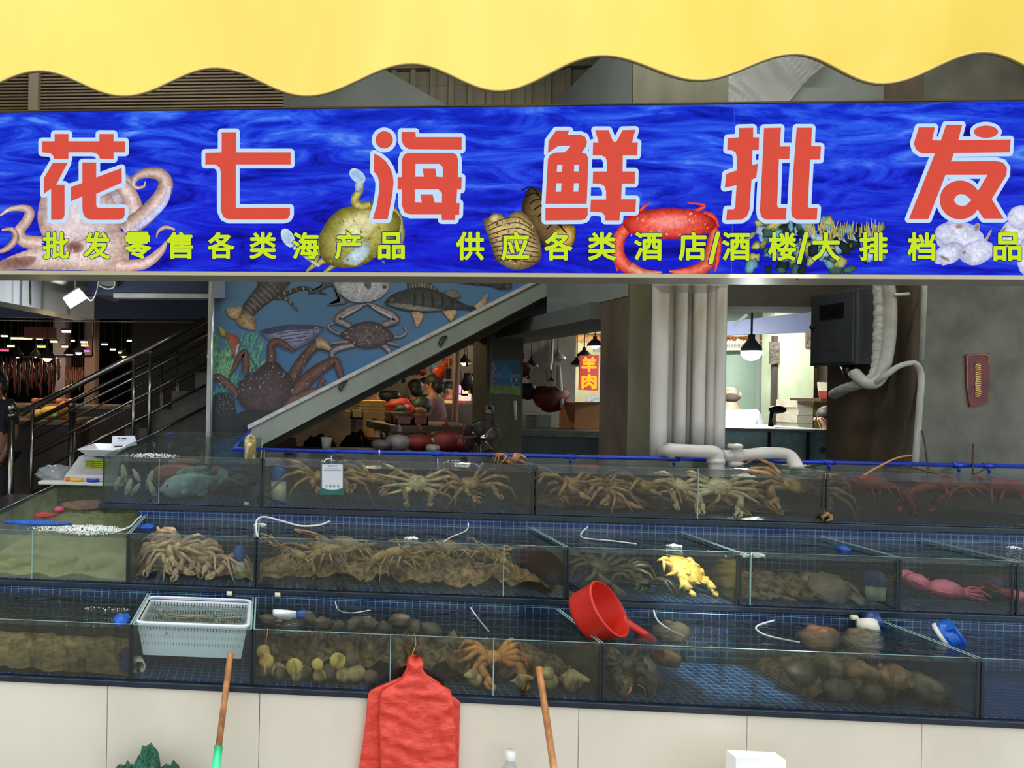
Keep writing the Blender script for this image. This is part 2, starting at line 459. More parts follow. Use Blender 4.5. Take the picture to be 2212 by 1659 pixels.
for i in range(n):
    z0 = p1.z+(p0.z-p1.z)*i/n; z1 = p1.z+(p0.z-p1.z)*(i+1)/n; zm = (z0+z1)/2; y = 4.4
    sh.add([(p0.x, y+0.03, z0), (p1.x, y+0.03, z0), (p1.x, y, z0+0.004), (p0.x, y, z0+0.004), (p1.x, y, z1-0.006), (p0.x, y, z1-0.006), (p1.x, y+0.03, z1), (p0.x, y+0.03, z1)],
           [(0, 1, 2, 3), (3, 2, 4, 5), (5, 4, 6, 7)])
rs = thing('roller_shutter', 'brown slatted roller shutter above the blue sign at its left end', 'shutter', (p0.x*0.5+p1.x*0.5, 4.4, p1.z))
sh.build('slat_curtain', mShut, rs)
q = P(75, 200, 4.38); MB().box(q.x-0.03, q.x+0.03, 4.35, 4.41, p1.z, p0.z).build('mullion', M('shutter post', (120, 106, 86), None, 0.6), rs)
dk = MB(); a = P(1384, 60, 5.1); b_ = P(1560, 300, 5.1); dk.box(a.x, b_.x, 5.1, 5.2, b_.z, a.z)
struct('wall_gap', dk, M('dark board', (70, 66, 54), None, 0.8))
for x0, x1, c in ((1386, 1408, (110, 92, 74)), (1487, 1510, (120, 116, 104)), (1536, 1556, (104, 92, 76))):
    a = P(x0, 60, 5.02); b_ = P(x1, 300, 5.02)
    struct('trim_2', MB().box(a.x, b_.x, 5.0, 5.09, b_.z, a.z), M('board strip', c, None, 0.8))
a = P(1540, 60, 4.3); b_ = P(1966, 330, 4.3)
struct('beam_front', MB().box(a.x, xr+0.01, 4.3, 4.54, P(1700, 330, 4.3).z, 4.35), mSlabGrey)

# ================================================================ stepped tiled counter
mMosaic = tileM('blue mosaic', (24, 60, 120), (15, 42, 92), (112, 140, 168), 0.030, 0.030, 0.0016, 0.2)
mWTile = M('cream wall tile', (226, 214, 194), (214, 202, 182), 0.35, scale=2.5, detail=6, stretch=(1, 1, 0.6))
mNavyStone = M('navy stone edge', (24, 38, 54), (16, 26, 38), 0.3, scale=30)
XL, XR = -1.9, 4.3
ctr = thing('stepped_counter', 'long stepped counter, cream tiled front and blue mosaic steps carrying the fish tanks', 'counter', (1.0, 2.6, 0))
zt = Z3B - 0.024
wt = MB(); seams = [XL] + [P(px, 1570, YF).x for px in (-110, 231, 560, 893, 1250, 1614, 1992)] + [XR]
for x0, x1 in zip(seams, seams[1:]): wt.box(x0+0.001, x1-0.001, 2.6, 2.612, 0.0, zt)
wt.build('front_tiles', mWTile, ctr, bevel=0.001)
MB().box(XL, XR, 2.613, 3.04, 0.0, zt).build('base_block', M('grout', (90, 88, 82), None, 0.9), ctr)
MB().box(XL, XR, 2.585, 3.04, zt, Z3B-0.002).build('edge_trim', mNavyStone, ctr, bevel=0.003)
xs1 = P(297, 1110, Y1+0.02).x                      # left end of the top step
MB().box(XL, XR, 3.045, 3.98, 0.0, Z2B-0.026).box(XL, 0.05, 3.98, 5.3, 0.0, Z2B-0.026).build('mosaic_step', mMosaic, ctr)
MB().box(XL, XR, 3.005, 3.98, Z2B-0.024, Z2B-0.002).box(XL, 0.05, 3.98, 5.3, Z2B-0.024, Z2B-0.002).build('edge_trim', mNavyStone, ctr, bevel=0.003)
MB().box(xs1, XR, 3.475, 3.98, Z2B-0.002, Z1B-0.030).build('mosaic_step', mMosaic, ctr)
MB().box(xs1, 0.05, 3.98, 5.3, Z2B-0.002, Z1B-0.030).build('mosaic_step', mMosaic, ctr)
xe = X1(219)
MB().box(xe-0.01, XR, 3.435, 3.98, Z1B-0.028, Z1B-0.002).build('edge_trim', mNavyStone, ctr, bevel=0.003)
MB().box(xe-0.01, 0.05, 3.98, 5.3, Z1B-0.028, Z1B-0.002).build('edge_trim', mNavyStone, ctr, bevel=0.003)

# ================================================================ glass tanks
mGlass = glassM('tank glass', (248, 251, 249), film=(150, 160, 155), ffac=0.01)
mGlassGrime = glassM('silty tank glass', (246, 248, 244), grime=(44, 40, 30), gfac=0.6, gscale=16, gstretch=(1.6, 1, 0.7), glo=0.52, ghi=0.72, film=(120, 118, 100), ffac=0.02)
mGlassEdge = M('polished glass edge', (150, 190, 190), None, 0.15, spec=0.8)
mSeal = M('dark silicone seal', (14, 22, 26), None, 0.4)
mWaterTop = waterM('rippled water', (228, 236, 232), 14, 0.4, 0.02, ffac=0.02)
mWaterRough = waterM('churning water', (222, 232, 226), 26, 0.9, 0.05, (1, 2.2, 1), (120, 125, 115), 0.08)
tanks = {}
def tank(key, label, x0, x1, y0, y1, z0, z1, wl, murk, mfac, tint=(232, 234, 228), seams=(), grime=False, rough=False, floor=True, back=True, water=True):
    g = 0.006
    t = thing('fish_tank', label, 'fish tank', ((x0+x1)/2, y0, z0))
    gm = mGlassGrime if grime else mGlass
    MB().box(x0, x1, y0, y0+g, z0, z1, 0, 1).build('front_pane', [gm, mGlassEdge], t)
    MB().box(x0, x0+g, y0+g, y1-g, z0, z1, 0, 1).build('side_pane', [mGlass, mGlassEdge], t)
    MB().box(x1-g, x1, y0+g, y1-g, z0, z1, 0, 1).build('side_pane', [mGlass, mGlassEdge], t)
    if back: MB().box(x0, x1, y1-g, y1, z0, z1, 0, 1).build('back_pane', [mGlass, mGlassEdge], t)
    MB().box(x0+g, x1-g, y0+g, y1-g, z0, z0+0.003).build('tiled_bottom', mMosaic, t)
    for x in (x0+g/2, x1-g/2): MB().box(x-0.0045, x+0.0045, y0-0.0006, y0+0.002, z0, z1-0.01).build('corner_seal', mSeal, t)
    for x in seams: MB().box(x-0.0012, x+0.0012, y0-0.0006, y0+g+0.0006, z0, z1).build('pane_joint', mGlassEdge, t)
    if water:
        w = MB(); i = g+0.001; n = max(6, int((x1-x0)/0.06)); rng = random.Random(len(tanks)+7)
        zs = z0+0.0035
        vs = [(x0+i, y0+i, zs), (x1-i, y0+i, zs), (x1-i, y1-i, zs), (x0+i, y1-i, zs)]
        w.box(x0+i, x1-i, y0+i, y1-i, zs, wl, 0, 1)
        w.build('water', [murkM('cloudy water '+key, tint, murk, mfac*{'21': 1.5, '14': 1.1, '31': 1.5, '33': .7, '34': .5, '23': .6}.get(key, .4)), mWaterRough if rough else mWaterTop], t)
    tanks[key] = (x0, x1, y0, y1, z0, z1, wl)
    return t
k = 0.002
# bottom row
wl3 = Z3T-0.018
tank('31', 'bottom-row tank of dark silty water left of the white basket', XL+0.05, X3(282), YF, 3.0, Z3B, Z3T, wl3, (78, 72, 60), 0.30, grime=True)
tank('32', 'clear bottom-row tank with the white plastic basket in it', X3(284), X3(543), YF, 3.0, Z3B, Z3T, wl3-0.004, (150, 165, 165), 0.10, (235, 240, 238))
tank('33', 'long bottom-row tank of clams and conches behind the hanging red bags', X3(546), X3(1299), YF, 3.0, Z3B, Z3T, wl3, (96, 90, 76), 0.16, seams=(X3(843), X3(1066)), grime=True)
tank('34', 'bottom-row tank with the sunlit patch under the red ladle handle', X3(1302), X3(2115), YF, 3.0, Z3B, Z3T, wl3, (92, 96, 88), 0.10, (228, 236, 234), grime=True)
tank('35', 'empty blue bottom-row tank cut by the right edge of the photo', X3(2121), XR-0.02, YF, 3.0, Z3B, Z3T, wl3-0.01, (90, 120, 150), 0.16, (205, 222, 236))
# middle row
wl2 = Z2T-0.022
xl2 = PZ(0, 1101, Z2T).x
tank('21', 'deep middle-row tank at the far left with bubbling greenish water', xl2, X2(276), Y2, 4.86, Z2B, Z2T, wl2, (186, 188, 156), 0.42, (240, 242, 226), seams=(X2(69),), rough=True)
tank('22', 'middle-row tank of pale crabs just right of the bubbling one', X2(278), X2(551), Y2, 3.44, Z2B, Z2T, wl2, (130, 122, 104), 0.14)
tank('23', 'long middle-row tank crowded with brown spiny lobsters', X2(555), X2(1223), Y2, 3.44, Z2B, Z2T, wl2, (112, 104, 86), 0.24, seams=(X2(1088),))
tank('24', 'middle-row tank above the red ladle holding the sunlit yellow crab', X2(1226), X2(1594), Y2, 3.44, Z2B, Z2T, wl2, (70, 78, 78), 0.08)
tank('25', 'middle-row tank of abalone and brown crabs beside the yellow crab tank', X2(1598), X2(1941), Y2, 3.44, Z2B, Z2T, wl2, (92, 84, 72), 0.16, seams=(X2(1622),))
tank('26', 'middle-row tank of pink squid near the right edge', X2(1944), X2(2190), Y2, 3.44, Z2B, Z2T, wl2, (84, 70, 72), 0.18)
tank('27', 'middle-row tank cut off by the right edge of the photo', X2(2198), XR-0.02, Y2, 3.44, Z2B, Z2T, wl2, (70, 80, 84), 0.15)
# top row
wl1 = Z1T-0.036
tank('11', 'deep top-row tank with big fish at the left end of the top step', X1(222), X1(564), Y1, 5.24, Z1B, Z1T, Z1T-0.03, (72, 84, 92), 0.22, (226, 234, 234), seams=(X1(343),), rough=True)
tank('12', 'top-row tank of king crabs with the green payment card on its glass', X1(568), X1(1153), Y1, YB, Z1B, Z1T, wl1, (84, 82, 74), 0.18)
tank('13', 'top-row tank of brown crabs in front of the white pipes', X1(1158), X1(1781), Y1, YB, Z1B, Z1T, wl1, (84, 84, 72), 0.14, seams=(X1(1508),))
tank('14', 'top-row tank of red lobsters in front of the grey pillar', X1(1786), XR-0.02, Y1, YB, Z1B, Z1T, wl1, (56, 46, 42), 0.3)

# ================================================================ awning
YA = 1.5
mAwn, nt, b = newmat('yellow awning cloth')
f = noise_fac(nt, coords(nt, (1, 1, 0.6)), 1.3, 4, 0.6, 0.8)
cc = ramp(nt, f, [(0.3, l4((186, 160, 44))), (0.7, l4((206, 188, 96)))])
nt.links.new(cc, b.inputs['Base Color']); b.inputs['Roughness'].default_value = 0.7
tl = node(nt, 'ShaderNodeBsdfTranslucent'); nt.links.new(cc, tl.inputs[0])
mx = node(nt, 'ShaderNodeMixShader'); mx.inputs[0].default_value = 0.35
nt.links.new(b.outputs[0], mx.inputs[1]); nt.links.new(tl.outputs[0], mx.inputs[2]); nt.links.new(mx.outputs[0], nt.nodes['Material Output'].inputs[0])
aw = thing('awning', 'bright yellow cloth awning with a scalloped front edge across the top', 'awning', (1.0, YA, 2.2))
ext = [(-340, 150), (-125, 222), (85, 157), (270, 214), (470, 146), (665, 204), (890, 137), (1080, 194), (1290, 125), (1495, 181), (1720, 118), (1905, 181), (2130, 112), (2330, 172), (2540, 108)]
for i in range(14): ext.append((ext[-1][0]+208, ext[-2][1]-6)); ext.insert(0, (ext[0][0]-210, ext[1][1]+5)) if i < 5 else None
edge = []
for (xa_, ya_), (xb_, yb_) in zip(ext, ext[1:]):
    for i in range(14):
        t = i/14; edge.append((xa_+(xb_-xa_)*t, ya_+(yb_-ya_)*(1-math.cos(PI*t))/2))
ZA = 2.56
va = MB(); rows = 7
ep = [P(x, y, YA) for x, y in edge]
rngA = random.Random(3)
def fold(x, t): return 0.010*math.sin(x*5.1+0.6)*t + 0.006*math.sin(x*11.7+2)*t
vs = []
for r in range(rows+1):
    t = r/rows
    for p in ep: vs.append((p.x, YA + fold(p.x, 1-t) , p.z+(ZA-p.z)*t))
n = len(ep)
va.add(vs, [(r*n+i, r*n+i+1, (r+1)*n+i+1, (r+1)*n+i) for r in range(rows) for i in range(n-1)])
va.build('scalloped_valance', mAwn, aw, smooth=True)
MB().tube([(p.x, YA+fold(p.x, 1)-0.001, p.z) for p in ep], 0.0035, 5).build('edge_binding', M('olive binding tape', (120, 104, 50), None, 0.8), aw, smooth=True)
# sloping roof cloth in two lengths that leave a narrow gap where the sun comes through
GX0, GX1 = 1.64, 1.93
def roof(x0, x1, y0=YA, y1=2.95):
    def fn(u, v):
        x = x0+(x1-x0)*u; y = y0+(y1-y0)*v
        return (x, y, ZA + (y-YA)*0.46 - 0.03*math.sin(PI*v)*(0.6+0.4*math.sin(x*4)))
    return MB().grid(fn, 24, 6)
roof(ep[0].x, GX0).build('roof_cloth', mAwn, aw, smooth=True)
roof(GX1, ep[-1].x).build('roof_cloth', mAwn, aw, smooth=True)
roof(GX0, GX1, YA, 1.63).build('roof_cloth', mAwn, aw, smooth=True)
roof(GX0, GX1, 2.35, 2.95).build('roof_cloth', mAwn, aw, smooth=True)
# ================================================================ lightbox sign
YS = 2.70
sg = thing('lightbox_sign', 'long blue backlit shop sign with big red characters over a printed sea', 'sign', (1.0, YS, 2.0))
xl, xr_ = P(-160, 400, YS).x, P(2760, 400, YS).x
zt_, zb_ = P(1106, 231.5, YS).z, P(1106, 589, YS).z
m, nt, b = newmat('printed sea, lit from behind'); nt.nodes.remove(b)
v = coords(nt, (0.9, 1, 4.2)); v2 = coords(nt, (1, 1, 2.5))
f1 = noise_fac(nt, v, 3.2, 8, 0.62, 1.4); f2 = noise_fac(nt, v2, 0.9, 3, 0.5)
sp = node(nt, 'ShaderNodeSeparateXYZ'); tc = node(nt, 'ShaderNodeTexCoord'); nt.links.new(tc.outputs['Object'], sp.inputs[0])
c1 = ramp(nt, f1, [(0.30, l4((10, 16, 132))), (0.45, l4((26, 52, 214))), (0.58, l4((52, 102, 240))), (0.74, l4((120, 180, 255)))])
c2 = ramp(nt, f1, [(0.34, l4((16, 14, 128))), (0.50, l4((28, 34, 208))), (0.66, l4((36, 62, 226))), (0.80, l4((70, 120, 240)))])
mr = node(nt, 'ShaderNodeMapRange'); nt.links.new(sp.outputs['Z'], mr.inputs['Value'])
mr.inputs['From Min'].default_value = 0.12; mr.inputs['From Max'].default_value = 0.62
ad = node(nt, 'ShaderNodeMath', operation='MULTIPLY_ADD'); nt.links.new(f2, ad.inputs[0]); ad.inputs[1].default_value = 1.6; ad.inputs[2].default_value = -0.8
a2 = node(nt, 'ShaderNodeMath', operation='ADD', use_clamp=True); nt.links.new(mr.outputs[0], a2.inputs[0]); nt.links.new(ad.outputs[0], a2.inputs[1])
mx = node(nt, 'ShaderNodeMix', data_type='RGBA'); nt.links.new(a2.outputs[0], mx.inputs[0]); nt.links.new(c2, mx.inputs[6]); nt.links.new(c1, mx.inputs[7])
e = node(nt, 'ShaderNodeEmission'); nt.links.new(mx.outputs[2], e.inputs[0]); nt.links.new(e.outputs[0], nt.nodes['Material Output'].inputs[0])
mSea = m
MB().box(xl, xr_, YS, YS+0.001, zb_, zt_).build('printed_face', mSea, sg)
MB().box(xl, xr_, YS+0.002, YS+0.14, zb_-0.003, zt_+0.003).build('box_body', M('sign box metal', (120, 122, 118), None, 0.5, 0.4), sg)
MB().box(xl, xr_, YS-0.012, YS+0.15, zb_-0.017, zb_-0.003).build('frame_rail', mAlu, sg)
MB().box(xl, xr_, YS-0.006, YS+0.15, zt_+0.003, zt_+0.008).build('frame_rail', M('dark top rail', (80, 76, 84), None, 0.5), sg)
MB().box(P(1583, 400, YS).x, P(1583, 400, YS).x+0.0016, YS-0.0004, YS, zb_, zt_).build('panel_joint', EM('joint line', (62, 84, 226), 1.0), sg)
pl = lambda x, y: P(x, y, YS)
# ---- printed sea creatures
mInk = printM('backlit print', True, 75, 0.28, 1.0, scale2=18)
RN = random.Random(11)
A = Art(pl)
OC, OE = (240, 214, 206), (166, 122, 104)
A.strip([(238, 480), (246, 440), (262, 415), (280, 398), (248, 368)], [70, 55, 40, 28, 12], (200, 190, 205), (120, 100, 110))
A.strip([(238, 372), (262, 400), (284, 430), (290, 465), (276, 500)], [26, 32, 36, 40, 46], (236, 214, 214), OE)
A.blob([(85, 440), (100, 410), (150, 395), (200, 400), (245, 430), (260, 500), (200, 560), (120, 545), (84, 490)], (236, 222, 226), (176, 140, 130))
A.strip([(0, 466), (22, 452), (52, 450), (64, 460), (56, 480), (42, 500), (52, 520), (90, 526)], [4, 10, 16, 22, 22, 24, 28, 30], OC, OE)
A.strip([(4, 497), (26, 496), (34, 512), (22, 532), (0, 544)], [5, 11, 15, 14, 10], (220, 190, 180), (130, 92, 80))
A.strip([(268, 500), (310, 468), (345, 430), (358, 398), (346, 378), (318, 374), (296, 382), (288, 397), (296, 406), (311, 402), (314, 392)], [44, 40, 36, 32, 28, 22, 16, 11, 8, 6, 4], (232, 206, 200), (140, 104, 84), 8)
A.strip([(285, 500), (325, 470), (357, 436), (366, 402)], [10, 13, 12, 8], (214, 214, 250), (180, 190, 240))
A.blob([(0, 578), (10, 560), (60, 540), (110, 528), (170, 520), (230, 500), (275, 505), (280, 540), (260, 583), (150, 583)], (238, 222, 216), (190, 152, 138))
A.strip([(250, 575), (310, 570), (345, 545), (360, 522)], [26, 24, 18, 6], (240, 216, 214), (176, 130, 110))
A.strip([(338, 514), (342, 500), (358, 491), (378, 496)], [3, 6, 9, 4], (232, 200, 190), (150, 110, 90))
A.blob([(0, 583), (4, 562), (50, 554), (78, 556), (60, 578)], (126, 88, 78), (176, 140, 130))
A.oval(162, 534, 20, 14, (110, 70, 66), (200, 160, 150))
for i in range(60):
    A.oval(RN.uniform(90, 270), RN.uniform(510, 580), RN.uniform(2, 5), RN.uniform(1, 3), (206, 170, 160), (226, 200, 192), RN.uniform(0, 3), 8)
A.build('octopus_picture', mInk, sg)
A = Art(pl)
for pts, w in (([(705, 560), (680, 572), (662, 586)], [16, 12, 5]), ([(735, 560), (712, 580), (700, 588)], [14, 10, 5]), ([(850, 470), (866, 500), (862, 540), (874, 556)], [20, 18, 12, 5]),
               ([(700, 505), (688, 540), (680, 575)], [16, 14, 8]), ([(846, 450), (862, 470), (866, 490)], [14, 14, 10])):
    A.strip(pts, w, (196, 190, 120), (96, 92, 40))
A.blob([(690, 515), (706, 478), (735, 452), (772, 443), (800, 436), (838, 446), (866, 476), (850, 520), (806, 560), (765, 578), (722, 575), (694, 556)], (196, 190, 96), (92, 86, 30))
A.blob([(740, 470), (800, 452), (830, 470), (790, 520), (745, 540), (720, 510)], (226, 222, 170), (160, 154, 70))
A.blob([(740, 560), (790, 520), (800, 545), (770, 574)], (200, 226, 240), (150, 160, 120))
A.strip([(800, 442), (778, 446), (766, 432), (776, 414), (782, 402)], [16, 18, 18, 16, 10], (206, 200, 110), (110, 100, 40))
A.oval(776, 400, 10, 16, (190, 214, 236), (110, 120, 90), 0.2)
A.oval(772, 380, 20, 13, (150, 196, 236), (200, 214, 226), 0.7)
A.oval(622, 514, 13, 22, (170, 206, 240), (214, 226, 236), -0.5)
A.strip([(634, 534), (668, 560), (690, 575)], [8, 7, 6], (214, 226, 236), (150, 160, 150))
for i in range(34): A.oval(RN.uniform(705, 850), RN.uniform(455, 570), RN.uniform(2, 6), RN.uniform(1, 3), (120, 112, 44), (170, 160, 80), RN.uniform(0, 3), 8)
A.build('green_crab_picture', mInk, sg)
A = Art(pl)
A.blob([(1128, 452), (1140, 410), (1152, 403), (1166, 412), (1188, 440), (1238, 486), (1244, 512), (1228, 540), (1190, 545), (1150, 500)], (128, 104, 66), (40, 30, 22))
A.blob([(1190, 500), (1240, 488), (1236, 530), (1200, 540)], (222, 186, 84), (110, 84, 40))
for i in range(7): A.line([(1126+i*9, 412+i*14), (1146+i*9, 404+i*13), (1164+i*10, 420+i*14)], 3, (30, 24, 20))
A.blob([(1044, 478), (1058, 468), (1064, 460), (1082, 462), (1092, 470), (1116, 456), (1140, 466), (1160, 500), (1170, 545), (1160, 568), (1130, 582), (1100, 580), (1072, 560), (1056, 515)], (226, 202, 140), (90, 72, 42))
A.oval(1068, 472, 13, 9, (214, 196, 140), (130, 104, 60), -0.3)
for i in range(9):
    q = [(1060+i*3+9*math.sin(a), 480+i*10+0) for a in (0,)]
    A.line([(1052+i*2, 490+i*9), (1085+i*3, 474+i*11), (1120+i*3, 470+i*12), (1152+i*2, 492+i*9)], 2.6, (84, 64, 36))
for i in range(60): A.oval(RN.uniform(1066, 1156), RN.uniform(474, 572), RN.uniform(2, 5), RN.uniform(1.2, 2.6), (250, 222, 150) if i % 2 else (70, 54, 34), (150, 122, 76), RN.uniform(0, 3), 8)
A.build('whelk_picture', mInk, sg)
A = Art(pl)
RC, RE = (250, 100, 78), (176, 30, 22)
for pts, w in (([(1378, 462), (1392, 446), (1406, 438)], [10, 6, 2]), ([(1500, 458), (1522, 444), (1486, 438)], [10, 7, 2]), ([(1520, 462), (1542, 470), (1552, 490)], [14, 12, 4]),
               ([(1360, 490), (1336, 515), (1328, 545), (1334, 586)], [18, 16, 12, 4]), ([(1540, 490), (1552, 520), (1550, 560), (1544, 588)], [16, 14, 10, 4])):
    A.strip(pts, w, RC, RE)
A.strip([(1362, 486), (1338, 512), (1334, 548), (1348, 572), (1372, 586)], [24, 28, 30, 30, 24], (246, 118, 96), RE)
A.strip([(1360, 578), (1390, 590), (1430, 588)], [26, 18, 4], (252, 170, 140), (200, 60, 40))
A.strip([(1544, 500), (1536, 540), (1528, 570), (1500, 586), (1470, 588), (1446, 586)], [22, 26, 28, 26, 16, 4], (250, 130, 100), RE)
A.blob([(1346, 482), (1366, 462), (1410, 452), (1470, 451), (1516, 459), (1546, 478), (1536, 500), (1492, 514), (1420, 516), (1366, 506)], (252, 104, 84), (170, 26, 20))
A.blob([(1390, 478), (1440, 462), (1500, 470), (1480, 494), (1420, 498)], (255, 150, 140), (236, 80, 64))
for i in range(26): A.oval(RN.uniform(1362, 1530), RN.uniform(462, 508), RN.uniform(2, 5), RN.uniform(1, 2.4), (255, 196, 184), (240, 96, 80), RN.uniform(0, 3), 8)
A.build('red_crab_picture', mInk, sg)
A = Art(pl)
pal = [((150, 158, 84), (50, 62, 34)), ((70, 104, 96), (24, 40, 44)), ((176, 204, 220), (70, 110, 140)), ((196, 196, 120), (90, 90, 50)), ((40, 52, 54), (18, 24, 26)), ((120, 180, 190), (40, 80, 90))]
for i in range(150):
    t = RN.random()
    if t < 0.45: x, y = RN.gauss(1690, 34), RN.gauss(512, 38)
    elif t < 0.85: x, y = RN.uniform(1720, 1905), RN.uniform(492, 560)
    else: x, y = RN.gauss(1775, 22), RN.gauss(565, 14)
    if 1700 < x < 1790 and t > 0.7: y -= 30
    y = min(max(y, 430), 584); x = min(max(x, 1615), 1915)
    c, ce = RN.choice(pal); A.oval(x, y, RN.uniform(8, 20), RN.uniform(6, 14), c, ce, RN.uniform(0, 3), 14, 0.3, RN)
for i in range(60):
    x, y = RN.uniform(1730, 1900), RN.uniform(480, 505); A.strip([(x, y+14), (x+RN.uniform(-6, 6), y-8)], [5, 1], (206, 196, 120), (90, 84, 40), 2)
A.build('urchin_picture', mInk, sg)
A = Art(pl)
for x, y, rx, ry, r in ((2075, 518, 58, 38, 0.3), (2050, 548, 36, 22, -0.4), (2110, 545, 38, 26, -0.3), (2194, 505, 40, 30, -0.6), (2222, 556, 26, 44, 0), (2206, 470, 30, 26, 0)):
    A.oval(x, y, rx, ry, (228, 232, 250), (176, 178, 216), r, 34, 0.05, RN)
for x, y, rx, ry, r in ((2071, 489, 9, 6, 0), (2110, 491, 6, 10, 0.3), (2134, 510, 3, 16, 0.5), (2040, 558, 14, 4, 0.5), (2168, 496, 8, 4, -0.6), (2082, 545, 5, 5, 0)):
    A.oval(x, y, rx, ry, (150, 122, 90), (196, 186, 200), r)
A.build('oyster_picture', mInk, sg)
# ---- big red characters, each over a pale blue outline
K = 2.6757
G = {}
G['hua'] = (0, [[(248, 822), (320, 822), (320, 780), (400, 780), (400, 822), (578, 822), (578, 780), (660, 780), (660, 822), (726, 822), (726, 886), (660, 886), (660, 924), (582, 924), (575, 904), (560, 891), (540, 886), (400, 886), (400, 924), (318, 924), (312, 905), (295, 890), (248, 886)],
    [(310, 946), (395, 946), (330, 1072), (378, 1072), (378, 1245), (370, 1266), (350, 1274), (300, 1274), (300, 1095), (258, 1125), (258, 1035)],
    [(480, 944), (560, 944), (560, 1030), (706, 976), (708, 1060), (560, 1125), (560, 1192), (566, 1202), (580, 1207), (724, 1207), (724, 1245), (716, 1265), (695, 1274), (525, 1274), (496, 1260), (482, 1230), (480, 1200), (480, 1140), (414, 1168), (414, 1085), (480, 1062)]], [])
G['qi'] = (0, [[(1282, 770), (1366, 770), (1366, 886), (1680, 886), (1680, 956), (1364, 956), (1364, 1205), (1676, 1205), (1676, 1245), (1664, 1266), (1640, 1273), (1325, 1273), (1294, 1260), (1278, 1225), (1277, 1190), (1277, 1000), (1270, 972), (1245, 956), (1188, 956), (1188, 888), (1282, 886)]], [])
def circ(x, y, rx, ry, n=28): return [(x+rx*math.cos(2*PI*i/n), y+ry*math.sin(2*PI*i/n)) for i in range(n)]
G['hai'] = (740, [circ(238, 814, 50, 50), [(180, 893), (215, 910), (250, 940), (275, 980), (288, 1020), (292, 1060), (285, 1130), (270, 1210), (258, 1270), (172, 1270), (195, 1190), (208, 1110), (210, 1060), (200, 1025), (178, 995)],
    [(338, 768), (418, 768), (420, 798), (684, 798), (684, 870), (380, 868), (352, 850), (338, 820)],
    [(375, 888), (630, 888), (655, 900), (664, 930), (662, 1028), (684, 1028), (682, 1100), (658, 1100), (654, 1178), (672, 1178), (670, 1246), (648, 1246), (646, 1276), (570, 1276), (568, 1244), (390, 1244), (355, 1232), (341, 1195), (340, 1100), (315, 1100), (315, 1028), (340, 1028), (340, 930), (350, 900)]],
    [[(418, 953), (555, 953), (575, 970), (575, 1028), (538, 1026), (532, 980), (458, 980), (466, 1026), (416, 1026)], [(414, 1100), (550, 1100), (570, 1120), (570, 1176), (530, 1176), (516, 1128), (446, 1128), (454, 1176), (414, 1174)]])
G['xian'] = (740, [[(1228, 760), (1304, 760), (1292, 786), (1370, 786), (1395, 797), (1406, 825), (1400, 852), (1376, 886), (1402, 895), (1414, 925), (1404, 1182), (1166, 1182), (1180, 925), (1192, 900), (1222, 887), (1280, 885), (1312, 848), (1240, 850), (1180, 890), (1184, 820)],
    [(1166, 1206), (1410, 1206), (1410, 1245), (1398, 1268), (1375, 1276), (1166, 1278)],
    [(1452, 758), (1530, 758), (1550, 810), (1562, 828), (1577, 820), (1610, 758), (1684, 756), (1665, 830), (1698, 830), (1694, 904), (1612, 904), (1610, 996), (1682, 996), (1680, 1066), (1606, 1066), (1602, 1156), (1688, 1156), (1684, 1228), (1596, 1228), (1592, 1278), (1510, 1278), (1508, 1250), (1490, 1232), (1424, 1228), (1428, 1158), (1515, 1158), (1515, 1110), (1505, 1080), (1480, 1066), (1438, 1066), (1440, 996), (1520, 996), (1520, 940), (1512, 915), (1490, 904), (1438, 904), (1440, 830), (1472, 830)]],
    [[(1234, 958), (1264, 958), (1260, 997), (1231, 997)], [(1332, 958), (1360, 958), (1357, 996), (1330, 996)], [(1228, 1064), (1258, 1064), (1255, 1113), (1225, 1113)], [(1330, 1064), (1358, 1064), (1354, 1112), (1327, 1112)]])
G['pi'] = (1480, [[(300, 746), (382, 744), (382, 800), (416, 800), (414, 874), (378, 874), (376, 960), (410, 950), (400, 1030), (372, 1045), (362, 1215), (345, 1255), (315, 1274), (226, 1276), (232, 1214), (270, 1214), (278, 1200), (286, 1075), (218, 1090), (226, 1010), (288, 990), (288, 915), (280, 885), (262, 876), (232, 872), (236, 804), (300, 800)],
    [(444, 746), (542, 744), (536, 852), (594, 852), (590, 924), (530, 924), (520, 1190), (524, 1202), (535, 1206), (574, 1206), (570, 1274), (455, 1274), (428, 1258), (420, 1220), (432, 1000)],
    [(632, 744), (720, 744), (716, 850), (772, 852), (768, 928), (710, 928), (696, 1192), (700, 1203), (710, 1206), (752, 1206), (748, 1274), (635, 1274), (607, 1258), (600, 1220), (612, 1000)]], [])
G['fa'] = (1480, [[(1335, 742), (1428, 742), (1412, 816), (1462, 818), (1492, 728), (1585, 728), (1562, 816), (1864, 812), (1858, 886), (1538, 890), (1390, 1270), (1278, 1270), (1428, 892), (1350, 892), (1318, 870), (1306, 835)],
    [(1500, 938), (1780, 936), (1820, 945), (1842, 975), (1840, 1015), (1755, 1155), (1700, 1222), (1640, 1180), (1660, 1130), (1690, 1085), (1730, 1016), (1470, 1016)],
    circ(1572, 1160, 117, 112, 36), [(1690, 1085), (1755, 1155), (1824, 1268), (1708, 1268), (1640, 1165)], circ(1722, 768, 70, 36)],
    [[(1535, 1160), (1548, 1140), (1566, 1128), (1592, 1128), (1615, 1142), (1636, 1162), (1606, 1190), (1585, 1195), (1560, 1190), (1543, 1176)]])
mRed = EM('red sign ink', (219, 82, 66), 1.0); mPale = EM('pale blue outline', (196, 222, 250), 1.0)
def flatpoly(mb, pts, off, ox, mi=0):
    mb.add([pl(ox+x/K, y/K)+Vector((0, -off, 0)) for x, y in pts], [tuple(range(len(pts)))], mi)
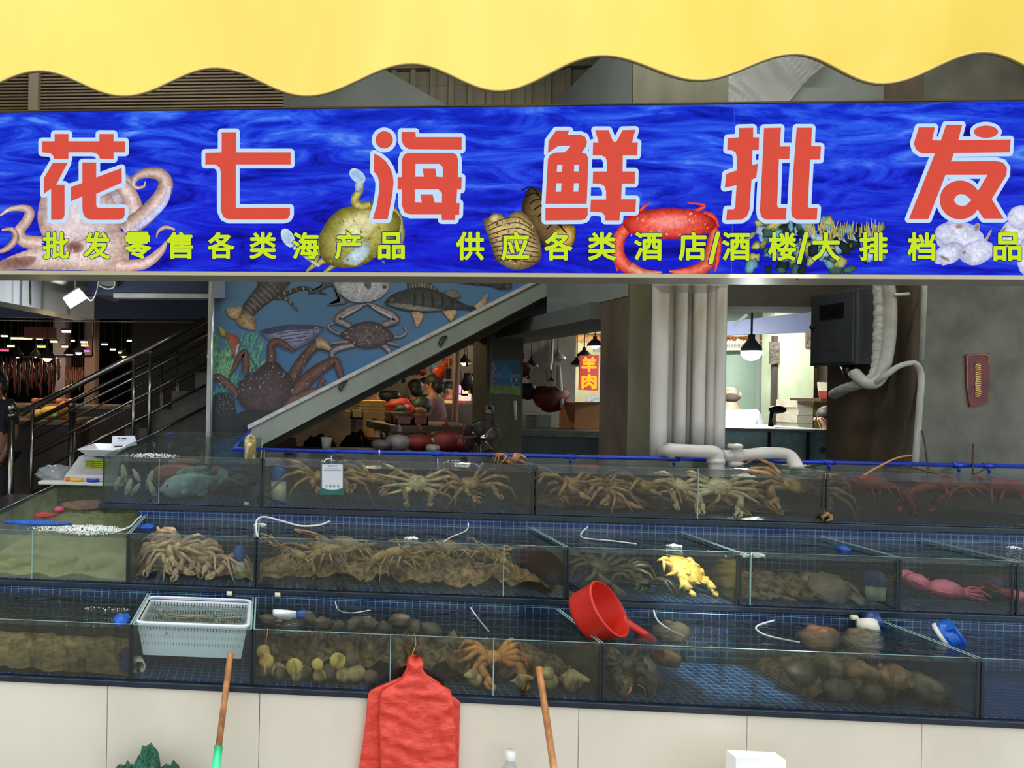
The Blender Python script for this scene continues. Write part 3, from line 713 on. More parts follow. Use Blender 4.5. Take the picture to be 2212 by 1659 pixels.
def thick(mb, pts, r, off, ox, mi=0):
    n = len(pts)
    for i in range(n):
        (x0, y0), (x1, y1) = pts[i], pts[(i+1) % n]
        L = math.hypot(x1-x0, y1-y0) or 1; nx, ny = -(y1-y0)/L*r, (x1-x0)/L*r
        flatpoly(mb, [(x0+nx, y0+ny), (x1+nx, y1+ny), (x1-nx, y1-ny), (x0-nx, y0-ny)], off, ox, mi)
        flatpoly(mb, circ(x0, y0, r, r, 14), off, ox, mi)
for key in ('hua', 'qi', 'hai', 'xian', 'pi', 'fa'):
    ox, polys, holes = G[key]
    rd = MB(); ol = MB()
    for p in polys: flatpoly(rd, p, 0.0105, ox)
    for p in polys: flatpoly(ol, p, 0.0095, ox); thick(ol, p, 22, 0.0095, ox)
    for p in holes: flatpoly(ol, p, 0.0112, ox)
    r = rd.build('red_character', mRed, sg)
    ol.build('outline', mPale, r)
# ---- small yellow characters
mYel = EM('yellow green ink', (202, 230, 40), 1.0); mNv = EM('navy outline', (14, 24, 120), 1.0)
def text_mesh(ch, off, res=3):
    cu = bpy.data.curves.new('glyph', 'FONT'); cu.body = ch; cu.offset = off; cu.resolution_u = res; cu.align_x = 'CENTER'
    o = bpy.data.objects.new('glyph', cu); C.objects.link(o)
    dg = bpy.context.evaluated_depsgraph_get(); dg.update()
    me = bpy.data.meshes.new_from_object(o.evaluated_get(dg))
    vs = [tuple(v.co) for v in me.vertices]; fs = [tuple(p.vertices) for p in me.polygons]
    bpy.data.objects.remove(o); bpy.data.meshes.remove(me); bpy.data.curves.remove(cu)
    return vs, fs
GL = {}
def glyph(mb, ch, x, y, w, h, bold, off, plf, mi=0, fit=True):
    """lay a character so that its box is w x h photo pixels about (x, y)"""
    key = (ch, bold)
    if key not in GL: GL[key] = text_mesh(ch, bold)
    vs, fs = GL[key]
    if not vs: return
    rv = GL.setdefault((ch, 'ref'), text_mesh(ch, 0.0))[0]
    xs = [q[0] for q in rv]; ys = [q[1] for q in rv]
    cx, cy_ = (min(xs)+max(xs))/2, (min(ys)+max(ys))/2
    sx = w/(max(xs)-min(xs)); sy = h/(max(ys)-min(ys))
    mb.add([plf(x+(q[0]-cx)*sx, y-(q[1]-cy_)*sy)+Vector((0, -off, 0)) for q in vs], fs, mi)
line = [('批', 123), ('发', 211), ('零', 299), ('售', 389), ('各', 478), ('类', 568), ('海', 660), ('产', 751), ('品', 844), ('供', 1013), ('应', 1110), ('各', 1203), ('类', 1297), ('酒', 1396), ('店', 1491), ('/', 1538), ('酒', 1585), ('楼', 1684), ('/', 1728), ('大', 1778), ('排', 1880), ('档', 1983), ('品', 2168)]
def bold(mb, ch, x, y, w, h, r, off, plf, nd=8):
    """a heavier letter: the same character laid again a hair to every side"""
    glyph(mb, ch, x, y, w-2*r, h-2*r, 0.0, off, plf)
    for i in range(nd): glyph(mb, ch, x+r*math.cos(2*PI*i/nd), y+r*math.sin(2*PI*i/nd), w-2*r, h-2*r, 0.0, off, plf)
for ch, x in line:
    w, h = (58, 59) if x < 1000 else (61, 62)
    yc = 531+4*(x/2212)
    if ch == '/': w, h, yc = 26, 70, 537
    mb = MB(); bold(mb, ch, x, yc, w, h, 1.9, 0.0135, pl)
    o = mb.build('yellow_character', mYel, sg)
    mb = MB(); bold(mb, ch, x, yc, w+3.4, h+3.4, 3.6, 0.0125, pl); mb.build('outline', mNv, o)
# ================================================================ animals and fittings in the tanks
R3 = random.Random(5)
def wob(rng, a): return rng.uniform(-a, a)
def crab_mb(rng, bw=0.07, legL=0.20, lift=0.30, spiny=0.06, claw=0.07, lr=0.010, spread=0.9):
    m = MB(); sp = [rng.uniform(1-spiny, 1+spiny*2) for _ in range(40)]
    m.ell((0, 0, 0), bw, bw*0.78, bw*0.38, 22, 10, fn=lambda u, v, d: 1 + (sp[int(u/(2*PI)*21.99)]-1)*max(0, 1-abs(d.z)*1.6) + 0.04*math.sin(u*7+v*9))
    for i in range(9): m.ell((wob(rng, bw*0.6), wob(rng, bw*0.45), bw*0.30), bw*0.13, bw*0.13, bw*0.1, 6, 4)
    for sd in (-1, 1):
        for i in range(4):
            az = (i-1.3)*0.36*spread + wob(rng, 0.12)
            r = Vector((sd*bw*0.75, (i-1.5)*bw*0.30, 0)); d = Vector((sd*math.cos(az), math.sin(az), 0)); L = legL*(1-0.08*abs(i-1.2))
            k1 = r+d*L*0.40+Vector((0, 0, L*lift)); k2 = r+d*L*0.72+Vector((0, wob(rng, .02), L*lift*0.7)); tip = r+d*L*(1.0+wob(rng, .1))+Vector((0, wob(rng, .03), -L*(0.18+lift*0.5)))
            m.tube([r, (r+k1)/2, k1, (k1+k2)/2, k2, (k2+tip)/2, tip], [lr*1.2, lr*1.25, lr*1.1, lr*0.95, lr*0.85, lr*0.6, lr*0.15], 6)
        b = Vector((sd*bw*0.55, -bw*0.55, 0)); e1 = b+Vector((sd*claw*0.9, -claw*0.5, claw*0.2)); e2 = e1+Vector((-sd*claw*0.1, -claw*0.8, -claw*0.1))
        m.tube([b, (b+e1)/2, e1, e2], [lr*1.1, lr*1.5, lr*1.5, lr*1.9], 7)
        m.ell(e2+Vector((-sd*claw*.15, -claw*.2, 0)), claw*0.22, claw*0.38, claw*0.18, 8, 6)
        for q in (-1, 1): m.tube([e2+Vector((q*claw*.1, -claw*.4, 0)), e2+Vector((q*claw*.2-sd*claw*.1, -claw*.7, 0)), e2+Vector((q*claw*.05-sd*claw*.2, -claw*.95, 0))], [lr*1.0, lr*.8, lr*.15], 6)
        m.tube([(sd*bw*.2, -bw*.7, bw*.15), (sd*bw*.25, -bw*.95, bw*.32)], [.004, .005], 5)
    return m
def lobster_mb(rng, L=0.34, ant=0.32, curl=0.5):
    m = MB(); r = L*0.11
    pts = []; rad = []
    for i in range(9): t = i/8; pts.append((-L*0.48+L*0.44*t, 0, r*0.25*math.sin(PI*t))); rad.append(r*(0.35+0.75*math.sin(PI*(0.12+0.70*t))))
    m.tube(pts, rad, 12, flat=0.9)
    p = Vector(pts[-1]); a = 0.0; tp = [p]; tr = [rad[-1]*0.95]
    for i in range(12):
        a += curl/12*1.6; p = p+Vector((math.cos(a), 0, -math.sin(a)))*L*0.042; tp.append(p); tr.append(r*(0.86-0.035*i)*(1.0 if i % 2 else 0.88))
    m.tube(tp, tr, 12, flat=0.8)
    d = Vector((math.cos(a), 0, -math.sin(a)))
    for k in (-0.9, -0.45, 0, 0.45, 0.9):
        q = (d+Vector((0, k, 0))).normalized(); rot = q.to_track_quat('X', 'Z').to_matrix()
        m.ell(p+q*L*0.055, L*0.075, L*0.030, L*0.008, 8, 5, rot=rot)
    h = Vector(pts[0])
    for sd in (-1, 1):
        m.tube(smooth_pts([h+Vector((0.02, sd*r*.4, 0)), h+Vector((-ant*.2, sd*ant*.12, ant*.08)), h+Vector((-ant*.2+wob(rng, .1), sd*ant*.2+wob(rng, .05), ant*.10+wob(rng, .03))), h+Vector((ant*rng.uniform(-.7, .3), sd*ant*.2+wob(rng, .1), ant*rng.uniform(.02, .16)))], 4), [r*.24, r*.2, r*.2, r*.18]+[r*.15]*3+[r*.1]*3+[.0012]*3, 5)
        m.tube([h+Vector((0.03, sd*r*.5, r*.4)), h+Vector((0.01, sd*r*.6, r*.8))], [.004, .006], 5)
        for i in range(5):
            b = Vector((-L*0.38+i*L*0.075, sd*r*0.75, -r*0.35)); az = (i-2)*0.28+wob(rng, .15)
            k1 = b+Vector((math.sin(az)*.06, sd*L*.16, L*.05)); tip = k1+Vector((math.sin(az)*.05+wob(rng, .03), sd*L*.10, -L*(.18+wob(rng, .04))))
            m.tube([b, k1, (k1+tip)/2, tip], [r*.17, r*.16, r*.11, r*.03], 5)
    for i in range(14): m.tube([(-L*.45+L*.03*i, wob(rng, r*.5), r*.7), (-L*.47+L*.03*i, wob(rng, r*.5), r*1.15)], [r*.09, r*.01], 4)
    return m
def shell_mb(rng, r=0.04, kind='clam'):
    m = MB()
    if kind == 'clam': m.ell((0, 0, 0), r*1.1, r*0.92, r*0.58, 20, 12, fn=lambda u, v, d: 1+0.025*math.sin(v*26)+0.03*math.sin(u*2))
    elif kind == 'scallop': m.ell((0, 0, 0), r, r, r*0.34, 32, 8, fn=lambda u, v, d: 1+0.05*math.sin(u*14)*math.sin(v)-0.1*max(0, math.cos(u))**6)
    elif kind == 'abalone': m.ell((0, 0, 0), r*1.35, r, r*0.42, 24, 10, fn=lambda u, v, d: 1+0.05*math.sin(u*9)+(0.04*math.sin(v*17)))
    elif kind == 'leaf': m.ell((0, 0, 0), r*0.55, r*0.22, r*1.7, 14, 12, fn=lambda u, v, d: 1+0.10*math.sin(v*11+u)+0.3*math.cos(v)*0.5)
    elif kind == 'oval': m.ell((0, 0, 0), r*1.25, r*0.8, r*0.7, 16, 10, fn=lambda u, v, d: 1+0.10*math.sin(u*3+v*4)+0.06*math.sin(u*8))
    elif kind == 'conch':
        pts = []; rad = []
        for i in range(46):
            t = i/45; a = t*PI*6.4; rr = r*0.75*(t**1.7); pts.append((r*1.6*(1-t)-r*0.5, math.cos(a)*rr*.8, math.sin(a)*rr*.8)); rad.append(r*(0.05+0.62*t**1.4))
        m.tube(pts, rad, 10)
        m.tube([pts[-1], Vector(pts[-1])+Vector((-r*.8, 0, 0)), Vector(pts[-1])+Vector((-r*1.5, 0, 0))], [r*.6, r*.42, r*.12], 10)
    return m
def fish_mb(rng, L=0.3):
    m = MB(); n = 12; pr = [(-.5, .02), (-.46, .07), (-.38, .13), (-.25, .175), (-.1, .19), (.05, .175), (.18, .13), (.3, .075), (.38, .045), (.42, .045)]
    b = len(m.v)
    for x, h in pr:
        for j in range(n):
            a = 2*PI*j/n; m.v.append((x*L, math.cos(a)*h*L*0.55, math.sin(a)*h*L-0.02*L*(x+.5)))
    for i in range(len(pr)-1):
        for j in range(n): m.f.append((b+i*n+j, b+i*n+(j+1) % n, b+(i+1)*n+(j+1) % n, b+(i+1)*n+j)); m.m.append(0)
    m.f.append(tuple(b+j for j in range(n))); m.m.append(0)
    m.ell((.50*L, 0, -.02*L), .10*L, .012*L, .13*L, 10, 6, fn=lambda u, v, d: 1+.25*abs(d.z))
    m.ell((.02*L, 0, .19*L), .26*L, .008*L, .055*L, 14, 6, fn=lambda u, v, d: 1+.08*math.sin(u*9))
    m.ell((.15*L, 0, -.16*L), .10*L, .008*L, .06*L, 10, 6)
    for sd in (-1, 1): m.ell((-.16*L, sd*.11*L, -.08*L), .08*L, .012*L, .05*L, 10, 6)
    for sd in (-1, 1): m.ell((-.40*L, sd*.055*L, .045*L), .018*L, .012*L, .018*L, 8, 6, mi=1)
    m.ell((-.49*L, 0, -.025*L), .02*L, .035*L, .012*L, 8, 5)
    return m
def squid_mb(rng, L=0.16):
    m = MB(); m.tube([(-L*.5, 0, 0), (-L*.42, 0, .005), (-L*.2, 0, .008), (0, 0, .004), (L*.14, 0, 0)], [L*.03, L*.13, L*.19, L*.17, L*.11], 12)
    m.ell((L*.22, 0, 0), L*.11, L*.11, L*.10, 12, 8)
    for sd in (-1, 1): m.ell((-L*.35, sd*L*.16, 0), L*.16, L*.12, L*.012, 10, 6)
    for i in range(8):
        a = 2*PI*i/8; q = Vector((L*.3, math.cos(a)*L*.06, math.sin(a)*L*.06))
        m.tube([q, q+Vector((L*.16, math.cos(a)*L*.08, math.sin(a)*L*.05+wob(rng, .01))), q+Vector((L*.32, math.cos(a)*L*.05+wob(rng, .02), wob(rng, .02))), q+Vector((L*.40, wob(rng, .03), wob(rng, .03)))], [L*.035, L*.028, L*.018, L*.004], 6)
    return m
def proto(fn, n, seed, **kw):
    out = []
    for i in range(n):
        mb = fn(random.Random(seed+i), **kw); me = mb
        out.append(mb)
    return out
ORD = ['first', 'second', 'third', 'fourth', 'fifth', 'sixth', 'seventh', 'eighth', 'ninth', 'tenth', 'eleventh', 'twelfth', 'thirteenth', 'fourteenth', 'fifteenth', 'sixteenth', 'seventeenth', 'eighteenth', 'nineteenth', 'twentieth', 'twenty-first', 'twenty-second', 'twenty-third', 'twenty-fourth', 'twenty-fifth', 'twenty-sixth']
def settle(o):
    """keep an animal inside the water of the tank it stands in"""
    tk = [t for t in tanks.values() if t[0] <= o.location.x <= t[1] and t[2] <= o.location.y <= t[3] and t[4]-.03 <= o.location.z <= t[5]+.03]
    if not tk: return
    x0, x1, y0, y1, z0, z1, wl = tk[0]; lim = ((x0+.012, x1-.012), (y0+.012, y1-.012), (z0+.006, wl+.012))
    R = Matrix.Rotation(o.rotation_euler.z, 3, 'Z') @ Matrix.Rotation(o.rotation_euler.y, 3, 'Y') @ Matrix.Rotation(o.rotation_euler.x, 3, 'X')
    pts = [R @ v.co for v in o.data.vertices]
    mn = [min(p[i] for p in pts) for i in range(3)]; mx = [max(p[i] for p in pts) for i in range(3)]
    s = min([o.scale.x]+[(lim[i][1]-lim[i][0])/(mx[i]-mn[i]) for i in range(3)])
    s = max(s, o.scale.x*.6); o.scale = (s, s, s)
    for i in range(3):
        lo, hi = o.location[i]+mn[i]*s, o.location[i]+mx[i]*s
        if hi > lim[i][1]: o.location[i] -= hi-lim[i][1]; lo -= hi-lim[i][1]
        if lo < lim[i][0]: o.location[i] += lim[i][0]-lo
def school(name, cat, desc, where, group, mbs, mats, items, smooth=True, fit=True):
    """one object per animal; items are (px, py, depth, yaw, tilt about x, roll about y, scale), listed from left to right in the photo"""
    items = sorted(items, key=lambda t: t[0]); n = len(items); first = {}
    for i, (px, py, Y, rz, rx, ry, sc) in enumerate(items):
        k = i % len(mbs); mt = mats[i % len(mats)]
        key = (k, i % len(mats))
        if key not in first:
            o = mbs[k].build(name, mt, None, smooth, at=(0, 0, 0)); first[key] = o
        else:
            o = first[key].copy(); C.objects.link(o)
        o.location = P(px, py, Y); o.rotation_euler = (rx, ry, rz); o.scale = (sc, sc, sc)
        if fit: settle(o)
        if n == 1: lb = f'{desc} {where}'
        elif i == 0: lb = f'{desc}, first from the left {where}'
        elif i == n-1: lb = f'{desc}, last on the right {where}'
        else: lb = f'{desc}, {ORD[i]} from the left {where}'
        tag(o, lb, cat, group if n > 1 else None)
mCrabB = M('brown crab shell', (180, 136, 86), (92, 64, 40), 0.4, scale=26, bump=0.4)
mCrabK = M('tan king crab shell', (178, 142, 96), (96, 62, 36), 0.4, scale=22, bump=0.4)
mCrabPale = M('pale crab underside', (222, 204, 168), (168, 142, 104), 0.4, scale=16)
mCrabPink = M('pinkish pale crab', (226, 198, 172), (168, 128, 98), 0.4, scale=24, bump=0.3)
mCrabDark = M('dark crab shell', (92, 80, 58), (44, 38, 30), 0.4, scale=22, bump=0.4)
mCrabY = M('yellow crab shell', (240, 214, 120), (196, 150, 60), 0.4, scale=24, bump=0.4)
mLobR = M('red lobster shell', (150, 52, 34), (92, 28, 20), 0.35, scale=22, bump=0.4)
mLobBr = M('brown lobster shell', (206, 170, 120), (120, 90, 58), 0.4, scale=22, bump=0.4)
mSquid = M('pink squid skin', (226, 120, 150), (180, 74, 104), 0.35, scale=18)
mClam = M('tan clam shell', (200, 174, 130), (112, 92, 66), 0.5, scale=20, bump=0.3)
mClamD = M('grey brown clam shell', (112, 98, 78), (66, 56, 44), 0.5, scale=20, bump=0.4)
mScal = M('yellow scallop shell', (246, 216, 128), (214, 180, 96), 0.5, scale=16)
mConch = M('sandy conch shell', (206, 186, 138), (130, 108, 72), 0.5, scale=18, bump=0.4)
mRockSh = M('dark rock shell', (78, 68, 52), (38, 34, 28), 0.6, scale=18, bump=0.6)
mAba = M('brown abalone shell', (150, 112, 82), (74, 54, 40), 0.5, scale=20, bump=0.5)
mLeaf = M('pale grey shell', (206, 200, 176), (128, 122, 100), 0.45, scale=14)
mFishR = M('reddish grouper skin', (150, 92, 76), (110, 84, 76), 0.35, scale=16)
mFishG = M('grey green grouper skin', (150, 168, 170), (80, 96, 100), 0.35, scale=12)
mFishD = M('dark grouper skin', (62, 68, 74), (38, 42, 48), 0.35, scale=12)
mEye = M('fish eye', (14, 14, 16), None, 0.1)
V = 0.0
# ---- top row
school('pale_shell', 'shell', 'pale leaf-shaped shell', 'in the deep top-row tank', 'pale shells in the deep top-row tank', proto(shell_mb, 3, 1, r=0.030, kind='leaf'), [mLeaf],
       [(252, 1048, 3.60, .3, .2, .3, .8), (268, 1028, 3.62, .5, .1, -.2, 1.0), (276, 1056, 3.56, 0, .1, .35, .9), (296, 1030, 3.70, .2, -.2, -.5, .8), (290, 1062, 3.6, .4, .3, .6, .8), (322, 1040, 3.62, .7, .1, .3, 1.0), (330, 1062, 3.58, .2, .2, -.4, .9)])
school('grouper', 'fish', 'reddish big-headed grouper', 'in the deep top-row tank', None, proto(fish_mb, 1, 2, L=0.36), [[mFishR, mEye]], [(395, 1026, 3.85, .25, 0, 0, 1)])
school('grouper', 'fish', 'grey-green big-headed grouper', 'in the deep top-row tank', None, proto(fish_mb, 1, 3, L=0.34), [[mFishG, mEye]], [(414, 1050, 3.62, .5, 0, -.15, 1)])
school('grouper', 'fish', 'dark grouper', 'in the deep top-row tank', 'dark groupers in the deep top-row tank', proto(fish_mb, 2, 4, L=0.28), [[mFishD, mEye]], [(478, 1058, 3.72, .2, 0, 0, 1), (520, 1062, 3.95, 2.8, 0, 0, .9)])
kc = proto(crab_mb, 3, 20, bw=0.075, legL=0.30, lift=0.16, claw=0.08, lr=0.012, spread=1.2)
school('king_crab', 'crab', 'tan long-legged king crab', 'in the green card tank', 'king crabs in the tank with the green card', kc, [mCrabK], [(665, 1052, 3.66, .3, .4, 0, .85), (808, 1072, 3.74, -.4, .3, .1, .75), (1072, 1046, 3.62, .4, .5, -.1, .85), (980, 1078, 3.72, 1.2, .2, 0, .75)])
school('king_crab', 'crab', 'pale-bellied king crab pressed to the glass', 'in the green card tank', None, proto(crab_mb, 1, 30, bw=0.085, legL=0.29, lift=0.05, claw=0.07, lr=0.013, spread=0.9), [mCrabPale], [(902, 1044, 3.56, 0, 1.35, 0, .9)])
school('king_crab', 'crab', 'small orange king crab climbing out', 'above the tank with the green card', None, proto(crab_mb, 1, 31, bw=0.03, legL=0.075, lift=0.5, claw=0.03, lr=0.005), [M('orange crab shell', (214, 150, 96), (150, 84, 48), 0.5, scale=40, bump=0.4)], [(1102, 994, 3.84, .3, .2, 0, .9)], fit=False)
bc = proto(crab_mb, 4, 40, bw=0.07, legL=0.20, lift=0.22, claw=0.08, lr=0.010)
school('brown_crab', 'crab', 'brown crab with thin legs', 'under the white pipes', 'brown crabs in the tank under the white pipes', bc, [mCrabB, mCrabK],
       [(1196, 1052, 3.62, .4, .3, .1, 1), (1268, 1062, 3.68, -.5, .2, 0, 1), (1322, 1072, 3.58, .9, .3, 0, .9), (1372, 1056, 3.74, 2.2, .2, 0, 1), (1420, 1082, 3.58, .2, .2, .2, .9), (1660, 1070, 3.62, .3, .4, 0, 1.05), (1722, 1048, 3.62, -.4, .6, .2, 1.0)])
school('brown_crab', 'crab', 'pale-bellied crab', 'under the white pipes', 'pale-bellied crabs under the white pipes', proto(crab_mb, 2, 50, bw=0.075, legL=0.18, lift=0.15, claw=0.08, lr=0.012), [mCrabPale], [(1470, 1068, 3.58, .3, 1.1, .2, .9), (1556, 1076, 3.57, -.5, 1.0, 0, .9)])
lb = proto(lobster_mb, 3, 60, L=0.40, ant=0.36, curl=0.7)
school('red_lobster', 'lobster', 'dark red lobster', 'in the right-hand top-row tank', 'red lobsters in the top row', lb, [mLobR], [(1870, 1080, 3.60, .1, 0, .05, 1.0), (2010, 1084, 3.74, 3.0, 0, 0, .9), (2150, 1072, 3.60, 2.7, 0, -.1, 1.1)])
# ---- middle row
school('cockle', 'shell', 'pale cockle', 'on the bottom of the bubbling tank', 'cockles in the bubbling tank', proto(shell_mb, 3, 70, r=0.03, kind='oval'), [M('greenish cockle', (206, 200, 150), (150, 146, 100), 0.5, scale=16)],
       [(x, 1240-(i % 3)*9, 3.10+(i % 4)*0.05, i*1.3, .2, .3, 1.0) for i, x in enumerate(range(14, 264, 20))])
school('pale_crab', 'crab', 'pale pinkish crab', 'in the middle-row crab tank', 'pale crabs in the middle row', proto(crab_mb, 4, 80, bw=0.055, legL=0.15, lift=0.25, claw=0.07, lr=0.009), [mCrabPink],
       [(300, 1212, 3.14, .5, .5, .2, .9), (345, 1214, 3.12, -.4, .8, 0, 1), (362, 1244, 3.10, .9, .3, 0, 1), (402, 1232, 3.12, .2, .4, .3, 1), (440, 1246, 3.12, 2.5, .3, 0, .9), (478, 1250, 3.10, -.6, .3, 0, .85)])
sl = proto(lobster_mb, 5, 90, L=0.26, ant=0.34, curl=0.9)
school('spiny_lobster', 'lobster', 'brown spiny lobster', 'in the crowded lobster tank', 'spiny lobsters in the crowded tank', sl, [mLobBr],
       [(600, 1235, 3.12, .4, .2, .5, 1.1), (650, 1252, 3.10, .2, 0, .3, 1.1), (690, 1262, 3.14, 2.9, 0, .1, 1), (735, 1240, 3.16, .3, .3, -.1, 1.1), (785, 1258, 3.10, .1, 0, .1, 1.1), (830, 1266, 3.12, 3.3, 0, 0, 1), (880, 1262, 3.10, .2, 0, -.2, 1), (920, 1236, 3.14, 1.2, .4, 0, 1), (965, 1255, 3.10, 1.4, .3, .6, 1), (1010, 1262, 3.12, .4, 0, 0, 1.1), (1050, 1246, 3.12, 2.2, .2, .2, 1.1), (1105, 1250, 3.10, .3, 0, .4, 1.15)])
school('dark_crab', 'crab', 'dark crab', 'in the yellow crab tank', 'dark crabs in the yellow crab tank', proto(crab_mb, 3, 100, bw=0.06, legL=0.15, lift=0.25, claw=0.07), [mCrabDark], [(1262, 1252, 3.14, .5, .4, 0, 1), (1325, 1268, 3.26, -.3, .3, 0, .9), (1395, 1288, 3.10, 2.6, .2, 0, .7)])
school('yellow_crab', 'crab', 'sunlit yellow crab', 'near the right end of its middle-row tank', None, proto(crab_mb, 1, 105, bw=0.085, legL=0.055, lift=0.2, claw=0.035, lr=0.010), [mCrabY], [(1512, 1262, 3.14, .5, .75, .1, 1)])
school('abalone', 'abalone', 'brown abalone', 'beside the yellow crab tank', 'abalone in the middle row', proto(shell_mb, 3, 110, r=0.042, kind='abalone'), [mAba, mClamD],
       [(1640, 1292, 3.10, .2, .4, 0, .9), (1668, 1296, 3.14, .9, .2, .2, .8), (1700, 1304, 3.10, .4, .3, 0, .8), (1735, 1300, 3.12, -.4, .5, 0, .9), (1790, 1278, 3.10, .1, 1.0, 0, 1.45), (1842, 1300, 3.12, .7, .3, 0, .9), (1760, 1252, 3.26, .2, .4, 0, 1.1), (1838, 1270, 3.16, 1.2, .8, 0, .8)])
school('pink_squid', 'squid', 'pink squid', 'in the tank near the right edge', 'pink squid in the middle row', proto(squid_mb, 3, 120, L=0.17), [mSquid], [(1990, 1286, 3.12, .3, .2, .4, 1), (2030, 1262, 3.3, .5, 0, .2, 1.05), (2098, 1304, 3.10, .1, 0, .1, 1.15), (2140, 1296, 3.16, 2.9, .3, -.4, .8)])
# ---- bottom row
school('scallop', 'scallop', 'round yellow scallop', 'behind the bottom-row glass', 'yellow scallops in the bottom row', proto(shell_mb, 2, 130, r=0.026, kind='scallop'), [mScal],
       [(557, 1408, 2.645, 0, 1.5, 0, 1.0), (576, 1428, 2.635, 0, 1.5, .3, 1.05), (636, 1441, 2.64, 0, 1.45, .5, 1.2), (686, 1436, 2.64, 0, 1.5, .2, .85), (730, 1428, 2.64, 0, 1.55, .4, 1.15)])
school('clam', 'clam', 'grey-brown clam', 'in the long bottom-row tank', 'clams in the long bottom-row tank', proto(shell_mb, 3, 140, r=0.028, kind='clam'), [mClamD, mClam],
       [(562, 1466, 2.66, .2, 1.1, 0, 1), (600, 1456, 2.67, .4, 1.2, 0, 1), (604, 1474, 2.65, .8, 1, 0, .9), (656, 1470, 2.66, .1, 1.2, 0, 1), (710, 1456, 2.66, .2, 1.3, 0, 1.1), (742, 1472, 2.65, .3, 1.1, 0, 1), (760, 1424, 2.67, .3, 1.3, 0, 1.05), (768, 1460, 2.66, .2, 1.2, 0, 1.2), (800, 1478, 2.66, .3, .9, 0, .9), (690, 1480, 2.64, .4, 1.0, 0, .9), (640, 1482, 2.64, .7, 1, 0, .8)])
school('rock_shell', 'shell', 'dark knobbly rock shell', 'on the long clam heap', 'rock shells in the long bottom-row tank', proto(shell_mb, 4, 150, r=0.034, kind='oval'), [mRockSh, mClamD],
       [(566+i*33, 1332+(i % 3)*9+i*0.9, 2.80+(i % 2)*0.08, i*1.7, .3*(i % 3), .2, 1.05) for i in range(12)])
school('conch', 'conch', 'sandy conch', 'at the foot of the long bottom-row tank', 'conches in the long bottom-row tank', proto(shell_mb, 3, 160, r=0.032, kind='conch'), [mConch], [(1030, 1474, 2.66, .4, .4, 0, .9), (1120, 1480, 2.66, 2.8, .3, .1, .8), (1190, 1468, 2.66, .6, .5, .2, 1.1), (1228, 1482, 2.66, 2.4, .3, 0, 1.1), (1262, 1474, 2.68, .2, .6, 0, 1)])
school('orange_crab', 'crab', 'orange long-legged crab', 'at the foot of the long bottom-row tank', None, proto(crab_mb, 1, 170, bw=0.035, legL=0.12, lift=0.3, claw=0.06, lr=0.010), [M('orange crab leg', (224, 160, 90), (180, 110, 56), 0.4, scale=22)], [(1082, 1476, 2.67, .1, .5, 0, 1)])
school('dark_shell', 'shell', 'dark weedy shell', 'under the ladle handle', 'dark shells in the tank under the ladle handle', proto(shell_mb, 4, 180, r=0.050, kind='oval'), [mRockSh, mAba, mClamD],
       [(1345, 1445, 2.72, .3, .6, .2, 1), (1392, 1440, 2.76, 1.2, .5, 0, 1), (1440, 1420, 2.80, 2, .3, 0, .9), (1400, 1472, 2.70, .4, .7, 0, .9), (1345, 1490, 2.68, .8, .4, 0, .8), (1450, 1366, 2.94, .2, .2, 0, 1.2), (1730, 1452, 2.74, .4, .6, 0, 1), (1790, 1440, 2.74, 1, .6, .2, 1.1), (1850, 1450, 2.72, 2, .5, 0, 1.1), (1810, 1488, 2.68, .4, .5, 0, 1), (1880, 1492, 2.68, .9, .4, 0, 1), (1930, 1462, 2.72, .3, .7, 0, 1.1), (1990, 1480, 2.70, 1.6, .4, 0, 1.1), (2050, 1494, 2.68, .3, .3, 0, 1.1), (1770, 1376, 2.92, .2, .2, 0, 1.3), (1860, 1388, 2.90, .4, .1, 0, 1.4)])
school('banded_crab', 'crab', 'dark crab with pink bands on its claws', 'under the ladle', None, [crab_mb(random.Random(7), bw=0.04, legL=0.07, claw=0.05, lift=.2).ell((0, 0, 0), .001, .001, .001, 4, 3)], [mCrabDark], [(1362, 1488, 2.655, .2, .9, 0, .9)])
for px0, py0, px1, py1 in ((1378, 1478, 1394, 1500), (1362, 1484, 1350, 1504)):
    a = P(px0, py0, 2.625); b_ = P(px1, py1, 2.622)
    o = MB().tube(smooth_pts([a, (a+b_)/2+Vector((0.006, -.003, .004)), b_], 5), 0.0035, 6, flat=0.4).build('rubber_band', M('pink rubber band', (226, 130, 116), None, 0.5), None, True)
    tag(o, 'pink rubber band %s the banded crab at the foot of the tank' % ('right of' if px0 > 1370 else 'left of'), 'rubber band', 'pink bands on the crab')

